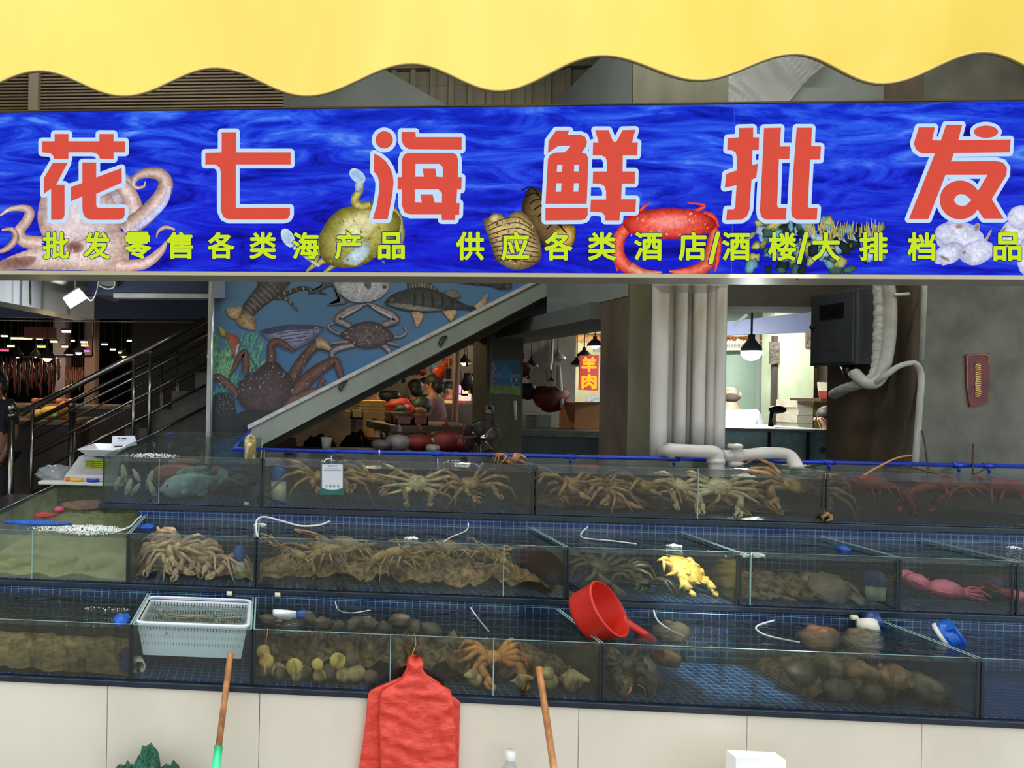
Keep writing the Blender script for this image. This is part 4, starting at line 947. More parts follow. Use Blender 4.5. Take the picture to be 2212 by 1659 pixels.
# ---- overflow stand pipes
mPVCw = M('white plastic pipe', (226, 222, 210), (206, 202, 190), 0.4, scale=10); mPVCb = M('blue plastic pipe', (24, 84, 170), (18, 66, 140), 0.35, scale=10)
mPVCd = M('navy plastic pipe', (22, 58, 120), None, 0.35)
def standpipe(px, Y, ytop, yw0, yw1, ybot, r, label, cap=True):
    b0 = P(px, ybot, Y); zt = P(px, ytop, Y).z; z0 = P(px, yw1, Y).z; z1 = P(px, yw0, Y).z
    t = thing('overflow_pipe', label, 'pipe', (b0.x, b0.y, b0.z), 'overflow pipes in the tanks')
    MB().lathe([(r, b0.z), (r, z0)], (b0.x, b0.y, 0), 20, capb=True, capt=True).build('socket', mPVCb, t, True)
    MB().lathe([(r*.94, z0), (r*.94, z1)], (b0.x, b0.y, 0), 20, capb=True, capt=True).build('white_tube', mPVCw, t, True)
    if cap:
        c = MB().lathe([(r, z1), (r, z1+(zt-z1)*.45), (r*.9, z1+(zt-z1)*.75), (r*.55, zt-.002), (0.001, zt)], (b0.x, b0.y, 0), 20)
        for i in range(10):
            a = 2*PI*i/10; c.box(b0.x+math.cos(a)*r*1.0-.002, b0.x+math.cos(a)*r*1.0+.002, b0.y+math.sin(a)*r-.002, b0.y+math.sin(a)*r+.002, z1+(zt-z1)*.2, z1+(zt-z1)*.5)
        c.build('strainer_cap', mPVCb, t, True)
standpipe(601, 3.60, 1006, 1038, 1078, 1098, 0.040, 'blue and white overflow pipe left of the green payment card')
standpipe(516, 3.16, 1178, 1210, 1252, 1268, 0.027, 'blue and white overflow pipe in the pale crab tank')
standpipe(1890, 3.16, 1232, 1264, 1308, 1328, 0.034, 'blue and white overflow pipe in the abalone tank')
standpipe(1194, 3.20, 1234, 1262, 1266, 1276, 0.026, 'blue overflow strainer at the right end of the lobster tank')
standpipe(2146, 3.22, 1246, 1270, 1274, 1292, 0.027, 'dark blue overflow strainer behind the pink squid')
# pipe stub, dome strainer
def single(mb, name, m, label, cat, group=None, smooth=True): return tag(mb.build(name, m, None, smooth), label, cat, group)
a = P(1886, 1338, 2.985); t = thing('drain_pipe', 'short navy drain pipe with a white end hanging behind the bottom-row tank', 'pipe', a)
MB().tube([a+Vector((0, .02, .015)), a+Vector((0, -.01, -.03))], 0.030, 16).build('pipe_body', mPVCd, t, True)
b_ = P(1880, 1357, 2.96); MB().tube([b_+Vector((0, .02, .02)), b_+Vector((-.006, -.005, -.014))], 0.034, 16).build('collar', mPVCw, t, True)
a = P(2040, 1372, 2.88); t = thing('dome_strainer', 'blue slotted dome strainer on a pipe stub in the blue tank', 'strainer', a)
rt = Matrix.Rotation(0.9, 3, 'Y') @ Matrix.Rotation(0.6, 3, 'X')
st = MB().lathe([(.045, 0), (.045, .010), (.036, .030), (.018, .043), (.001, .046)], a, 22, rot=rt)
for i in range(9):
    st.obox(a+rt @ Vector((-.036+.009*i, 0, .03)), rt @ Vector((.0016, 0, 0)), rt @ Vector((0, .030, 0)), rt @ Vector((0, 0, .012)))
st.build('slotted_dome', M('bright blue plastic', (28, 96, 200), (22, 80, 176), 0.35, scale=20), t)
MB().lathe([(.043, -.014), (.046, -.012), (.046, 0), (.043, 0)], a, 22, rot=rt, capb=True).build('white_rim', mPVCw, t, True)
a = P(590, 1326, 2.86); b_ = P(640, 1330, 2.88); c_ = P(668, 1330, 2.88)
t = thing('loose_pipe', 'loose white pipe with a blue capped end lying on the clams', 'pipe', a)
MB().tube([a, a.lerp(b_, .4), b_], [.017, .019, .018], 14).build('white_tube', M('white hose end', (228, 232, 240), None, 0.5), t, True)
MB().tube([b_, b_.lerp(c_, .3), b_.lerp(c_, .8), c_], [.019, .021, .019, .008], 14).build('blue_cap', mPVCb, t, True)
a = P(300, 1441, 2.66); single(MB().lathe([(.025, -.05), (.025, .0), (.020, .0), (.020, -.05)], a, 24, rot=Matrix.Rotation(PI/2, 3, 'X') @ Matrix.Rotation(0.3, 3, 'Y')), 'pipe_stub', M('cream pipe stub', (222, 214, 184), None, 0.5), 'open cream pipe stub at the foot of the basket tank', 'pipe')
for px, py, lb_ in ((496, 1282, 'cream pipe end under the middle row above the white basket'), (600, 1285, 'cream pipe end under the middle row above the loose blue-capped pipe'), (533, 1089, 'cork-coloured pipe end at the foot of the deep top-row tank'), (1845, 1334, 'white pipe end under the abalone tank')):
    Y = 3.0 if py > 1200 else 3.5
    a = P(px, py, Y-.012); single(MB().tube([a-Vector((.012, 0, 0)), a+Vector((.010, 0, 0))], .0095, 12), 'pipe_end', M('cream pipe end', (216, 206, 180), None, 0.5), lb_, 'pipe', 'pipe ends under the tanks')
# ---- air hoses
mHose = M('clear white air hose', (214, 222, 224), None, 0.3)
def hose(name, pts, r, label, m=mHose, grp='air hoses over the tanks'):
    single(MB().tube(smooth_pts([P(*p) for p in pts], 6), r, 6), name, m, label, 'hose', grp)
hose('air_hose', [(305, 1115, 3.40), (296, 1122, 3.3), (283, 1136, 3.14), (268, 1143, 3.06), (248, 1149, 3.05)], .0045, 'white air hose bent over the right corner of the bubbling tank')
hose('air_hose', [(556, 1160, 3.03), (553, 1135, 3.05), (558, 1120, 3.10), (575, 1117, 3.16), (610, 1126, 3.2), (650, 1136, 3.25), (690, 1134, 3.30), (712, 1126, 3.36)], .0045, 'white air hose arching over the left end of the lobster tank')
hose('air_hose', [(958, 1170, 3.12), (975, 1160, 3.2), (1000, 1150, 3.3), (1010, 1142, 3.36), (1012, 1130, 3.38)], .0025, 'thin air hose over the middle of the lobster tank')
hose('air_hose', [(1270, 1138, 3.42), (1256, 1152, 3.36), (1262, 1162, 3.3), (1320, 1168, 3.2), (1375, 1175, 3.12)], .0030, 'curved air hose over the yellow crab tank')
hose('air_hose', [(1672, 1340, 2.98), (1640, 1350, 2.94), (1634, 1360, 2.9), (1660, 1374, 2.84), (1728, 1388, 2.78)], .0035, 'curled air hose in the bottom-row tank right of the sun patch')
hose('air_hose', [(1412, 1318, 2.99), (1416, 1332, 2.96), (1426, 1346, 2.9), (1450, 1362, 2.84), (1478, 1374, 2.78)], .0035, 'air hose hanging behind the ladle handle')
hose('air_hose', [(1016, 1312, 2.99), (1030, 1332, 2.92), (1044, 1350, 2.86), (1056, 1364, 2.82)], .0030, 'straight white air hose in the middle of the clam tank')
hose('air_hose', [(724, 1300, 2.99), (732, 1318, 2.94), (760, 1324, 2.9), (800, 1318, 2.94)], .0022, 'fine looped air hose behind the loose pipe')
hose('air_line', [(1086, 1175, 3.08), (2090, 1172, 3.42)][:1]+[(2092, 1175, 3.4), (2120, 1190, 3.3), (2160, 1205, 3.15)], .0022, 'fine hose over the squid tank') if False else None
# ---- froth and nets on the water
mFroth = M('white bubbles', (236, 242, 244), None, 0.15, spec=0.8)
def froth(cx, cy_, Yc, rx, ry, n, label, seed, rmax=.007, zoff=0.0, at=None):
    rng = random.Random(seed); m = MB(); c = P(cx, cy_, Yc)
    for i in range(n):
        a = rng.uniform(0, 2*PI); q = math.sqrt(rng.random()); r = rng.uniform(.0015, rmax)*(1.1-q*.5)
        m.ell(c+Vector((math.cos(a)*q*rx, math.sin(a)*q*ry, zoff+rng.uniform(0, .004)+(1-q)*rmax*.6)), r, r, r*.8, 7, 5)
    tag(m.build('froth', mFroth, None, True), label, 'froth', None, 'stuff')
def surf(px, py, z): return PZ(px, py, z)
def fro(px, py, z, rx, ry, n, label, seed, rmax=.007):
    q = PZ(px, py, z); rng = random.Random(seed); m = MB()
    for i in range(n):
        a = rng.uniform(0, 2*PI); k = math.sqrt(rng.random()); r = rng.uniform(.0012, rmax)*(1.1-k*.6)
        m.ell(q+Vector((math.cos(a)*k*rx, math.sin(a)*k*ry, rng.uniform(0, .003)+(1-k)*rmax*.7)), r, r, r*.8, 7, 5)
    tag(m.build('froth', mFroth, None, True), label, 'froth', None, 'stuff')
fro(190, 1145, wl2, .15, .11, 900, 'white froth along the front of the bubbling middle-row tank', 1)
fro(110, 1143, wl2, .10, .06, 200, 'scattered froth beside the blue net in the bubbling tank', 12, .005)
fro(890, 1164, wl2, .030, .020, 80, 'small white froth patch in the lobster tank', 2)
fro(1457, 1180, wl2, .030, .022, 90, 'small white froth patch above the yellow crab', 3)
fro(330, 985, Z1T-.03, .14, .12, 300, 'froth on the deep top-row tank', 4, .006)
fro(1720, 1006, wl1, .07, .03, 120, 'froth under the bent white pipe outlet', 5, .006)
fro(1606, 1029, wl1, .05, .03, 120, 'bright froth in front of the white pipe valve', 6, .005)
fro(562, 1135, wl2, .03, .05, 120, 'froth at the foot of the arched air hose', 7, .006)
fro(230, 1316, wl3, .10, .02, 60, 'drops of froth behind the basket', 8, .0035)
fro(984, 996, wl1, .025, .012, 60, 'small froth patch under the blue pipe', 9, .004)
fro(2190, 1184, wl2, .03, .02, 60, 'froth at the right end of the middle row', 10, .005)
mNet = M('bright blue net', (40, 110, 220), (20, 70, 170), 0.6, scale=60, bump=0.6)
def lump(px, py, Y, rx, ry, rz, m, name, label, cat, seed=1, amp=.18, nu=22, nv=12, z=None):
    rng = random.Random(seed); o = Vector((rng.uniform(0, 50), rng.uniform(0, 50), 0))
    c = P(px, py, Y) if z is None else PZ(px, py, z)
    return single(MB().ell(c, rx, ry, rz, nu, nv, fn=lambda u, v, d: 1+amp*noise.noise(d*2.2+o)+amp*.5*noise.noise(d*6+o)), name, m, label, cat)
lump(80, 1130, 3, .16, .04, .012, mNet, 'net', 'blue net floating at the front of the bubbling tank', 'net', 2, .3, z=wl2-.004)
lump(128, 1101, 3, .022, .03, .016, M('pink ball of net', (226, 96, 150), (190, 60, 120), 0.6, scale=60, bump=.5), 'scrubber', 'pink scrubber floating in the bubbling tank', 'scrubber', 3, .3, z=wl2+.004)
lump(96, 1113, 3, .05, .05, .010, M('red cloth', (196, 64, 44), (150, 40, 30), 0.6), 'cloth', 'red scrap of cloth floating left of the pink scrubber', 'cloth', 4, .3, z=wl2)
lump(190, 1092, 3, .14, .16, .012, M('brown weed', (120, 92, 60), (80, 54, 44), 0.6, scale=30), 'seaweed', 'brown seaweed mat floating under the scale', 'seaweed', 5, .3, z=wl2-.004)
lump(263, 1340, 2.92, .03, .05, .022, mNet, 'net', 'crumpled blue net left of the white basket', 'net', 6, .35, z=wl3)
lump(270, 1425, 2.64, .022, .02, .045, mNet, 'net', 'sunken end of blue net beside the basket tank', 'net', 7, .3)
lump(368, 937, 3, .024, .03, .010, M('blue cap plastic', (30, 70, 190), None, .4), 'net_float', 'blue float on the deep top-row tank', 'float', 8, .1, z=Z1T-.026)
lump(1822, 1186, 3, .024, .03, .016, mPVCb, 'strainer', 'blue strainer top floating in the abalone tank', 'strainer', 9, .05, z=wl2)
lump(318, 1138, 3, .035, .05, .010, mNet, 'net', 'blue net at the back of the pale crab tank', 'net', 10, .3, z=wl2)
# sand and dark bottoms
def bed(px0, px1, key, h, m, name, label, seed, y0=None, y1=None):
    x0, x1, ya, yb, z0, z1, wl = tanks[key]; x0 = x0+.01 if px0 is None else px0; x1 = x1-.01 if px1 is None else px1
    ya = ya+.01 if y0 is None else y0; yb = yb-.012 if y1 is None else y1
    g = MB(); off = Vector((seed*3.1, 0, 0))
    def fn(u, v):
        x = x0+(x1-x0)*u; y = ya+(yb-ya)*v; k = math.sin(PI*min(1, max(0, u)))**.3*math.sin(PI*(.1+.8*v))**.4
        return (x, y, z0+.004+h*k*(.6+.7*noise.noise(Vector((x*14, y*14, 0))+off)+.4*noise.noise(Vector((x*40, y*40, 0))+off)))
    g.grid(fn, max(8, int((x1-x0)/.018)), 22)
    tag(g.build(name, m, None, True), label, 'sand' if 'sand' in name else 'shells', None, 'stuff')
mSand = M('wet sand', (196, 176, 132), (130, 110, 78), .8, scale=30, bump=.3); mSandG = M('greenish sand', (220, 214, 166), (176, 174, 124), .8, scale=20)
mRubble = M('dark shell rubble', (132, 108, 78), (40, 32, 24), .7, scale=38, detail=8, bump=.8, bdist=.02, lo=.38, hi=.62)
bed(None, None, '31', .030, mSand, 'sand', 'pale sand on the bottom of the dark left tank', 1)
bed(None, None, '21', .045, mSandG, 'sand', 'greenish sand in the bubbling tank', 2)
bed(X3(548), X3(1294), '33', .13, mRubble, 'shell_heap', 'heap of dark shells filling the long bottom-row tank', 3, 2.70)
bed(X3(1306), X3(1440), '34', .11, mRubble, 'shell_heap', 'heap of dark shells at the left end of the tank under the ladle', 4, 2.68)
bed(X3(1790), X3(2085), '34', .12, mRubble, 'shell_heap', 'heap of dark shells at the right end of the tank under the ladle', 5, 2.67)
bed(None, None, '23', .10, M('brown lobster pile', (196, 160, 112), (84, 62, 42), .6, scale=44, detail=8, bump=.8, bdist=.02), 'shell_heap', 'brown heap of legs and feelers in the lobster tank', 6, 3.10)
bed(None, X2(1900), '25', .08, mRubble, 'shell_heap', 'heap of small shells under the abalone', 7, 3.06)
bed(None, None, '22', .06, M('pale crab heap', (196, 170, 136), (110, 86, 64), .6, scale=40, bump=.6), 'shell_heap', 'pale heap of crab legs in the middle row', 8, 3.10)
bed(None, None, '13', .06, M('brown crab heap', (112, 88, 60), (52, 38, 26), .6, scale=34, bump=.6), 'shell_heap', 'brown heap of crab legs under the white pipes', 9, 3.60)
# ================================================================ things at the front of the stall
def wrinkle_bag(name, outline, Y, label, seed, depth=.012, ythick=.004):
    """outline: rows of (y, xleft, xright) in photo pixels, top to bottom; a folded bundle of thin bags"""
    rng = random.Random(seed); o = Vector((rng.uniform(0, 30), rng.uniform(0, 30), 0)); m = MB()
    rows = []
    for (ya, la, ra), (yb, lb_, rb_) in zip(outline, outline[1:]):
        n = max(2, int((yb-ya)/7))
        for i in range(n):
            t = i/n; rows.append((ya+(yb-ya)*t, la+(lb_-la)*t, ra+(rb_-ra)*t))
    rows.append(outline[-1]); nu = 34; nv = len(rows)-1
    def pt(u, v, side):
        y, l, r = rows[int(round(v*nv))]; x = l+(r-l)*u
        p = P(x, y, Y); q = Vector((p.x*9, p.z*34, side*3))+o; q2 = Vector((p.x*26, p.z*60, 5))+o
        e = math.sin(PI*min(max(u, 0), 1))**.5
        h = .5*noise.noise(q)+.25*noise.noise(q2)+.5*abs(noise.noise(Vector((p.x*14+p.z*5, p.z*22, 2))+o))
        return p+Vector((0, side*(ythick+depth*.8*e)+(-depth*1.7*h if side < 0 else 0), 0))
    m.grid(lambda u, v: pt(u, v, -1), nu, nv); m.grid(lambda u, v: pt(1-u, v, 1), nu, nv)
    # close the sides
    w = nu+1; k = (nv+1)*w
    for i in range(nv):
        m.f.append((i*w, (i+1)*w, k+(i+1)*w+nu, k+i*w+nu)); m.m.append(0)
        m.f.append((i*w+nu, k+i*w, k+(i+1)*w, (i+1)*w+nu)); m.m.append(0)
    return single(m, name, mRedBag, label, 'bag', 'red bags hanging on the hook')
mRedBag, nt, b = newmat('thin red plastic')
f = noise_fac(nt, coords(nt, (1, 1, 3.2)), 26, 6, .65, .8)
nt.links.new(ramp(nt, f, [(.3, l4((200, 44, 34))), (.7, l4((240, 82, 62)))]), b.inputs['Base Color'])
bp = node(nt, 'ShaderNodeBump'); bp.inputs['Strength'].default_value = .5; bp.inputs['Distance'].default_value = .006
nt.links.new(f, bp.inputs['Height']); nt.links.new(bp.outputs[0], b.inputs['Normal'])
b.inputs['Roughness'].default_value = .3; b.inputs['Subsurface Weight'].default_value = .0
wrinkle_bag('carrier_bag', [(1424, 880, 908), (1444, 878, 906), (1462, 868, 905), (1485, 812, 900), (1494, 798, 898), (1502, 795, 898), (1560, 790, 900), (1700, 770, 905), (1760, 765, 905)], 2.578, 'red plastic bag hanging behind the front one and showing on its left', 3, .006)
wrinkle_bag('carrier_bag', [(1424, 886, 912), (1450, 884, 912), (1475, 896, 950), (1500, 900, 970), (1506, 900, 982), (1516, 900, 994), (1560, 902, 992), (1700, 905, 990), (1760, 905, 990)], 2.585, 'red plastic bag hanging behind the front one and showing on its right', 4, .004)
wrinkle_bag('carrier_bag', [(1417, 888, 903), (1422, 882, 910), (1430, 880, 914), (1445, 885, 913), (1455, 877, 921), (1468, 864, 930), (1482, 842, 958), (1490, 826, 972), (1502, 821, 976), (1560, 819, 981), (1640, 821, 985), (1700, 823, 988), (1760, 824, 990)], 2.555, 'front red plastic bag of the bundle hanging by its tab on the glass', 2, .016)
mWire = M('rusty wire', (196, 156, 120), (150, 110, 80), .4, .5, scale=40)
h = [P(*q) for q in ((893, 1432, 2.548), (889, 1424, 2.545), (892, 1410, 2.585), (898, 1392, 2.592), (897, 1380, 2.594))]
top = Vector((h[-1].x, 2.603, Z3T+.004)); h += [top, Vector((top.x-.004, 2.612, Z3T-.004)), Vector((top.x-.006, 2.614, Z3T-.03))]
single(MB().tube(smooth_pts(h, 5), .0017, 6), 'wire_hook', mWire, 'thin wire hook over the glass rim holding the red bags', 'hook')
h = [P(578, 1361, 2.594), P(574, 1390, 2.594), P(572, 1425, 2.594), P(573, 1458, 2.594)]
h = [Vector((h[0].x, 2.614, Z3T-.02)), Vector((h[0].x, 2.606, Z3T+.003)), Vector((h[0].x, 2.594, Z3T-.002))]+h[1:]
single(MB().tube(smooth_pts(h, 5), .0016, 6), 'wire_hook', mWire, 'orange-brown wire hanging over the glass in front of the clams', 'hook')
# poles leaning on the wall
mWood = M('varnished wood', (186, 128, 78), (140, 88, 48), .45, scale=9, stretch=(6, 6, .5), bump=.15)
def pole(label, px, py, pxb, pyb, sleeve, Yt=2.578):
    a = P(px, py, Yt); b_ = P(pxb, pyb, 2.24); b_.z = max(b_.z, .012); d = (b_-a)
    t = thing('broom_handle', label, 'pole', b_, 'wooden poles against the tiled wall')
    q = a+d*sleeve if sleeve else b_
    MB().tube([a, q], .0112, 12).build('wooden_shaft', mWood, t, True)
    if sleeve: MB().tube([q, b_], [.0145, .0145], 12).build('green_sleeve', M('green plastic sleeve', (28, 140, 96), None, .4), t, True)
pole('wooden pole with a green sleeve leaning on the tiled wall left of the bags', 498, 1411, 432, 1928, .42)
pole('bare wooden pole leaning on the tiled wall right of the bags', 1164, 1441, 1236, 1928, 0)
# bottle, green net, foam box
c = P(1103, 1622, 2.52); zc = c.z
t = thing('bottle', 'clear plastic bottle with a white cap at the foot of the tiled wall', 'bottle', (c.x, c.y, 0))
mClear = glassM('clear plastic', (240, 244, 244), ior=1.45, film=(220, 225, 225), ffac=.12)
r = .043; hh = zc-.0
MB().lathe([(.001, .004), (r*.9, .004), (r, .015), (r, hh*.30), (r*.94, hh*.33), (r, hh*.36), (r, hh*.62), (r*.9, hh*.72), (r*.6, hh*.83), (r*.33, hh*.91), (r*.31, hh*.955)], (c.x, c.y, 0), 24).build('bottle_body', mClear, t, True)
MB().lathe([(.016, hh*.925), (.0165, hh*.93), (.0165, hh), (.0001, hh)], (c.x, c.y, 0), 20).build('cap', M('white cap', (226, 226, 222), None, .4), t, True)
mGNet = M('dark green net', (44, 120, 92), (14, 58, 46), .7, scale=90, detail=8, bump=.9, bdist=.02)
gx = P(322, 1650, 2.44)
nb = MB(); rng = random.Random(9)
def bump_fn(o): return lambda u, v, d: 1+.16*noise.noise(d*3+o)+.12*noise.noise(d*9+o)
nb.ell((gx.x-.01, 2.46, .17), .062, .07, .19, 26, 18, fn=bump_fn(Vector((1, 2, 3))))
nb.ell((gx.x-.075, 2.46, .13), .07, .07, .165, 24, 16, fn=bump_fn(Vector((4, 2, 3))))
nb.ell((gx.x+.07, 2.46, .13), .075, .07, .175, 24, 16, fn=bump_fn(Vector((7, 2, 3))))
single(nb, 'net_bundle', mGNet, 'bundled dark green net heaped at the foot of the tiled wall', 'net')
a = P(1590, 1633, 2.40); b_ = P(1698, 1646, 2.40)
fb = MB().box(a.x, b_.x, 2.40, 2.45, 0, (a.z+b_.z)/2)
single(fb, 'foam_box', M('white foam', (246, 246, 244), (238, 238, 236), .8, scale=60), 'white foam box end standing at the bottom edge of the picture', 'box', smooth=False)
# red ladle lying on the glass rims
mLad = M('red ladle plastic', (206, 44, 32), (190, 38, 28), .38, scale=6)
O = P(1318, 1314, 2.70); nrm = Vector((.60, -.60, .53)).normalized()
hd = Vector((.95, .16, -.30)); hd = (hd-nrm*hd.dot(nrm)).normalized(); sdv = nrm.cross(hd)
Rm = Matrix((hd, sdv, nrm)).transposed()
r = .100; D = .105
t = thing('ladle', 'red plastic ladle lying across the glass rims of the bottom row', 'ladle', O)
cup = MB().lathe([(r*.97, 0), (r*1.02, -.001), (r*1.03, -.006), (r*.985, -.012), (r*.965, -.03), (r*.955, -.032), (r*.90, -D*.85), (r*.86, -D*.97), (r*.80, -D), (.001, -D)], O, 40, rot=Rm)
cup.lathe([(r*.97, 0), (r*.94, -.012), (r*.88, -D*.85), (r*.80, -D+.004), (.001, -D+.004)], O, 40, rot=Rm)
cup.build('cup', mLad, t, True)
pts = [O+hd*r*.95-nrm*.020, O+hd*(r+.02)-nrm*.018, O+hd*(r+.07)-nrm*.017, O+hd*(r+.145)-nrm*.018, O+hd*(r+.168)-nrm*.018]
MB().tube(pts, [.024, .019, .0165, .0175, .016], 14, flat=.75, up=tuple(nrm)).build('handle', mLad, t, True)
# white plastic basket standing in its tank
mBask = M('white basket plastic', (232, 234, 244), (224, 226, 238), .4, scale=10)
bx0, bx1 = P(290, 1343, 2.66).x, P(541, 1350, 2.66).x; by0, by1 = 2.64, 2.975; bzt = P(400, 1343, 2.66).z; bzb = P(400, 1416, 2.68).z
t = thing('basket', 'white slotted plastic basket holding shrimp in the clear tank', 'basket', ((bx0+bx1)/2, by0, bzb))
def ring(inset, z): return [(bx0+inset, by0+inset, z), (bx1-inset, by0+inset, z), (bx1-inset, by1-inset, z), (bx0+inset, by1-inset, z)]
def rrect(inset, z, rr=.03, n=5):
    out = []; x0, x1, y0, y1 = bx0+inset, bx1-inset, by0+inset, by1-inset
    for cx_, cy_, a0 in ((x1-rr, y0+rr, -PI/2), (x1-rr, y1-rr, 0), (x0+rr, y1-rr, PI/2), (x0+rr, y0+rr, PI)):
        for i in range(n): a = a0+PI/2*i/(n-1); out.append((cx_+rr*math.cos(a), cy_+rr*math.sin(a), z))
    return out
rim = MB(); L = [rrect(.012, bzt-.002), rrect(.010, bzt), rrect(.001, bzt), rrect(0, bzt-.003), rrect(.001, bzt-.012), rrect(.003, bzt-.012)]
n = len(L[0]); b0 = len(rim.v)
for l in L: rim.v += l
for i in range(len(L)-1):
    for j in range(n): rim.f.append((i*n+j, i*n+(j+1) % n, (i+1)*n+(j+1) % n, (i+1)*n+j)); rim.m.append(0)
rim.build('rim', mBask, t, True)
wl_ = MB(); H = bzt-bzb
def wall_pts(u, side, z):
    k = .012+.022*(bzt-z)/H; x0, x1, y0, y1 = bx0+k, bx1-k, by0+k, by1-k
    return [Vector((x0+(x1-x0)*u, y0, z)), Vector((x1, y0+(y1-y0)*u, z)), Vector((x1-(x1-x0)*u, y1, z)), Vector((x0, y1-(y1-y0)*u, z))][side]
bands = [(bzt-.012, bzt-.020, False), (bzt-.020, bzt-.034, True), (bzt-.034, bzt-.050, False), (bzt-.050, bzt-.064, True), (bzt-.064, bzt-.078, False), (bzt-.078, bzt-.092, True), (bzt-.092, bzb, False)]
for side in range(4):
    nx = 34 if side % 2 == 0 else 26
    for z1, z0, slot in bands:
        for i in range(nx):
            u0, u1 = i/nx, (i+(.62 if slot else 1))/nx
            wl_.add([wall_pts(u0, side, z0), wall_pts(u1, side, z0), wall_pts(u1, side, z1), wall_pts(u0, side, z1)], [(0, 1, 2, 3)])
k = .034; wl_.add([(bx0+k, by0+k, bzb), (bx1-k, by0+k, bzb), (bx1-k, by1-k, bzb), (bx0+k, by1-k, bzb)], [(0, 1, 2, 3)])
wl_.build('slotted_body', mBask, t, solid=.003)
bw = MB(); zz = bzt-.030; k = .018
bw.grid(lambda u, v: (bx0+k+(bx1-bx0-2*k)*u, by0+k+(by1-by0-2*k)*v, zz+.002*noise.noise(Vector((u*14, v*10, 0)))), 30, 22)
bw.build('water', mWaterRough, t, True)
rng = random.Random(4)
shr = []
for i in range(16):
    m = MB(); L_ = .07; pts = []
    for j in range(7): q = j/6; pts.append((L_*(q-.5), 0, .010*math.sin(PI*q)))
    m.tube(pts, [.003, .0075, .008, .0075, .0065, .0045, .002], 8)
    m.ell((L_*.55, 0, 0), .010, .007, .0015, 6, 4)
    for sd in (-1, 1): m.tube([(-L_*.5, sd*.002, .002), (-L_*.9, sd*.012, .008), (-L_*1.3, sd*.02, .004)], [.0008, .0006, .0003], 4)
    for j in range(5): m.tube([(-L_*.25+j*.008, 0, -.003), (-L_*.28+j*.008, 0, -.014)], [.0012, .0005], 4)
    if i == 0: base = m.build('shrimp', M('translucent tan shrimp', (176, 148, 106), (120, 98, 70), .3, scale=40), None, True, at=(0, 0, 0)); o = base
    else: o = base.copy(); C.objects.link(o)
    o.location = (bx0+.07+(i % 8)*(bx1-bx0-.14)/7, by0+.07+(i//8)*.12+rng.uniform(-.02, .02), zz-.012+rng.uniform(-.004, .004)); o.rotation_euler = (rng.uniform(-.4, .4), 0, rng.uniform(0, 6.2))
    tag(o, 'tan shrimp in the white basket, %s' % ('%s from the left in the front row' % ORD[i % 8] if i < 8 else '%s from the left in the back row' % ORD[i % 8]), 'shrimp', 'shrimp in the white basket')
# ================================================================ blue air pipe, white pipes
mBluePipe = M('blue air pipe', (16, 58, 190), (12, 44, 150), .35, scale=10)
a = P(505, 970, 3.90); b_ = P(2560, 1016, 3.90)
t = thing('air_pipe', 'long blue air pipe along the back rim of the top-row tanks', 'pipe', a)
MB().tube([a, b_], .0105, 10).build('pipe_body', mBluePipe, t, True)
for px in (715, 945, 1232, 1455, 1790, 2070, 2135):
    q = P(px, 970+(px-505)*.0223, 3.90)
    MB().tube([q-Vector((.025, 0, 0)), q+Vector((.025, 0, 0))], .014, 10).tube([q, q+Vector((0, -.004, -.035))], [.009, .006], 8).build('valve', mBluePipe, t, True)
for px, py in ((819, 977),):
    q = P(px, py, 3.90); MB().tube([q-Vector((.004, 0, 0)), q+Vector((.004, 0, 0))], .0125, 10).build('white_clip', mPVCw, t, True)
a = P(505, 972, 3.9); MB().tube([a, P(540, 930, 4.25)], .010, 8).build('side_branch', mBluePipe, t, True)
for px in (715, 945):
    q = P(px, 970+(px-505)*.0223+8, 3.895); e2 = P(px+(24 if px > 800 else -20), 996, 3.72)
    hose_pts = smooth_pts([q, q+Vector((.0, -.03, -.05)), q.lerp(e2, .6)+Vector((0, 0, -.02)), e2], 5)
    MB().tube(hose_pts, .003, 6).build('outlet_hose', mHose, t, True)
# cream elbow pouring into the deep tank
a = P(540, 962, 3.96)
single(MB().tube(smooth_pts([P(541, 992, 3.80), P(541, 970, 3.81), P(540, 953, 3.86), P(541, 951, 3.94), P(543, 955, 4.02)], 5), .030, 16), 'inlet_elbow', M('stained cream pipe', (222, 206, 150), (120, 104, 60), .5, scale=26, stretch=(1, 1, .5), lo=.42, hi=.6), 'stained cream pipe elbow pouring into the deep top-row tank', 'pipe')
# riser pipes
mPVC = M('white riser pipe', (214, 210, 204), (196, 190, 184), .4, scale=6, stretch=(1, 1, .4))
for i, (px, w, Y, yb, lb_) in enumerate(((1421, 31, 4.03, 990, 'leftmost of the white riser pipes on the middle pillar'), (1446, 16, 4.10, 972, 'second white riser pipe from the left, thin'), (1466, 23, 4.06, 970, 'third white riser pipe from the left on the middle pillar'),
        (1485, 15, 4.11, 968, 'fourth white riser pipe from the left, set further back'), (1506, 24, 4.06, 968, 'fifth white riser pipe from the left on the middle pillar'), (1531, 21, 4.08, 972, 'sixth white riser pipe from the left, next to last'), (1553, 19, 4.05, 988, 'rightmost of the white riser pipes on the middle pillar'))):
    a = P(px, yb, Y); r = w/2*Y/FPX; p = thing('riser_pipe', lb_, 'pipe', (a.x, a.y, a.z), 'white riser pipes on the middle pillar')
    MB().tube(smooth_pts([a, Vector((a.x, a.y, 2.30)), Vector((a.x, a.y+.02, 2.37)), Vector((a.x, 4.17, 2.39))], 5), r, 18).build('pipe_body', mPVC, p, True)
    if i in (0, 4, 6):
        z = a.z+.9 if i == 6 else a.z+1.1; MB().lathe([(r*1.1, z), (r*1.14, z+.01), (r*1.14, z+.07), (r*1.1, z+.08)], (a.x, a.y, 0), 18).build('coupling', mPVC, p, True)
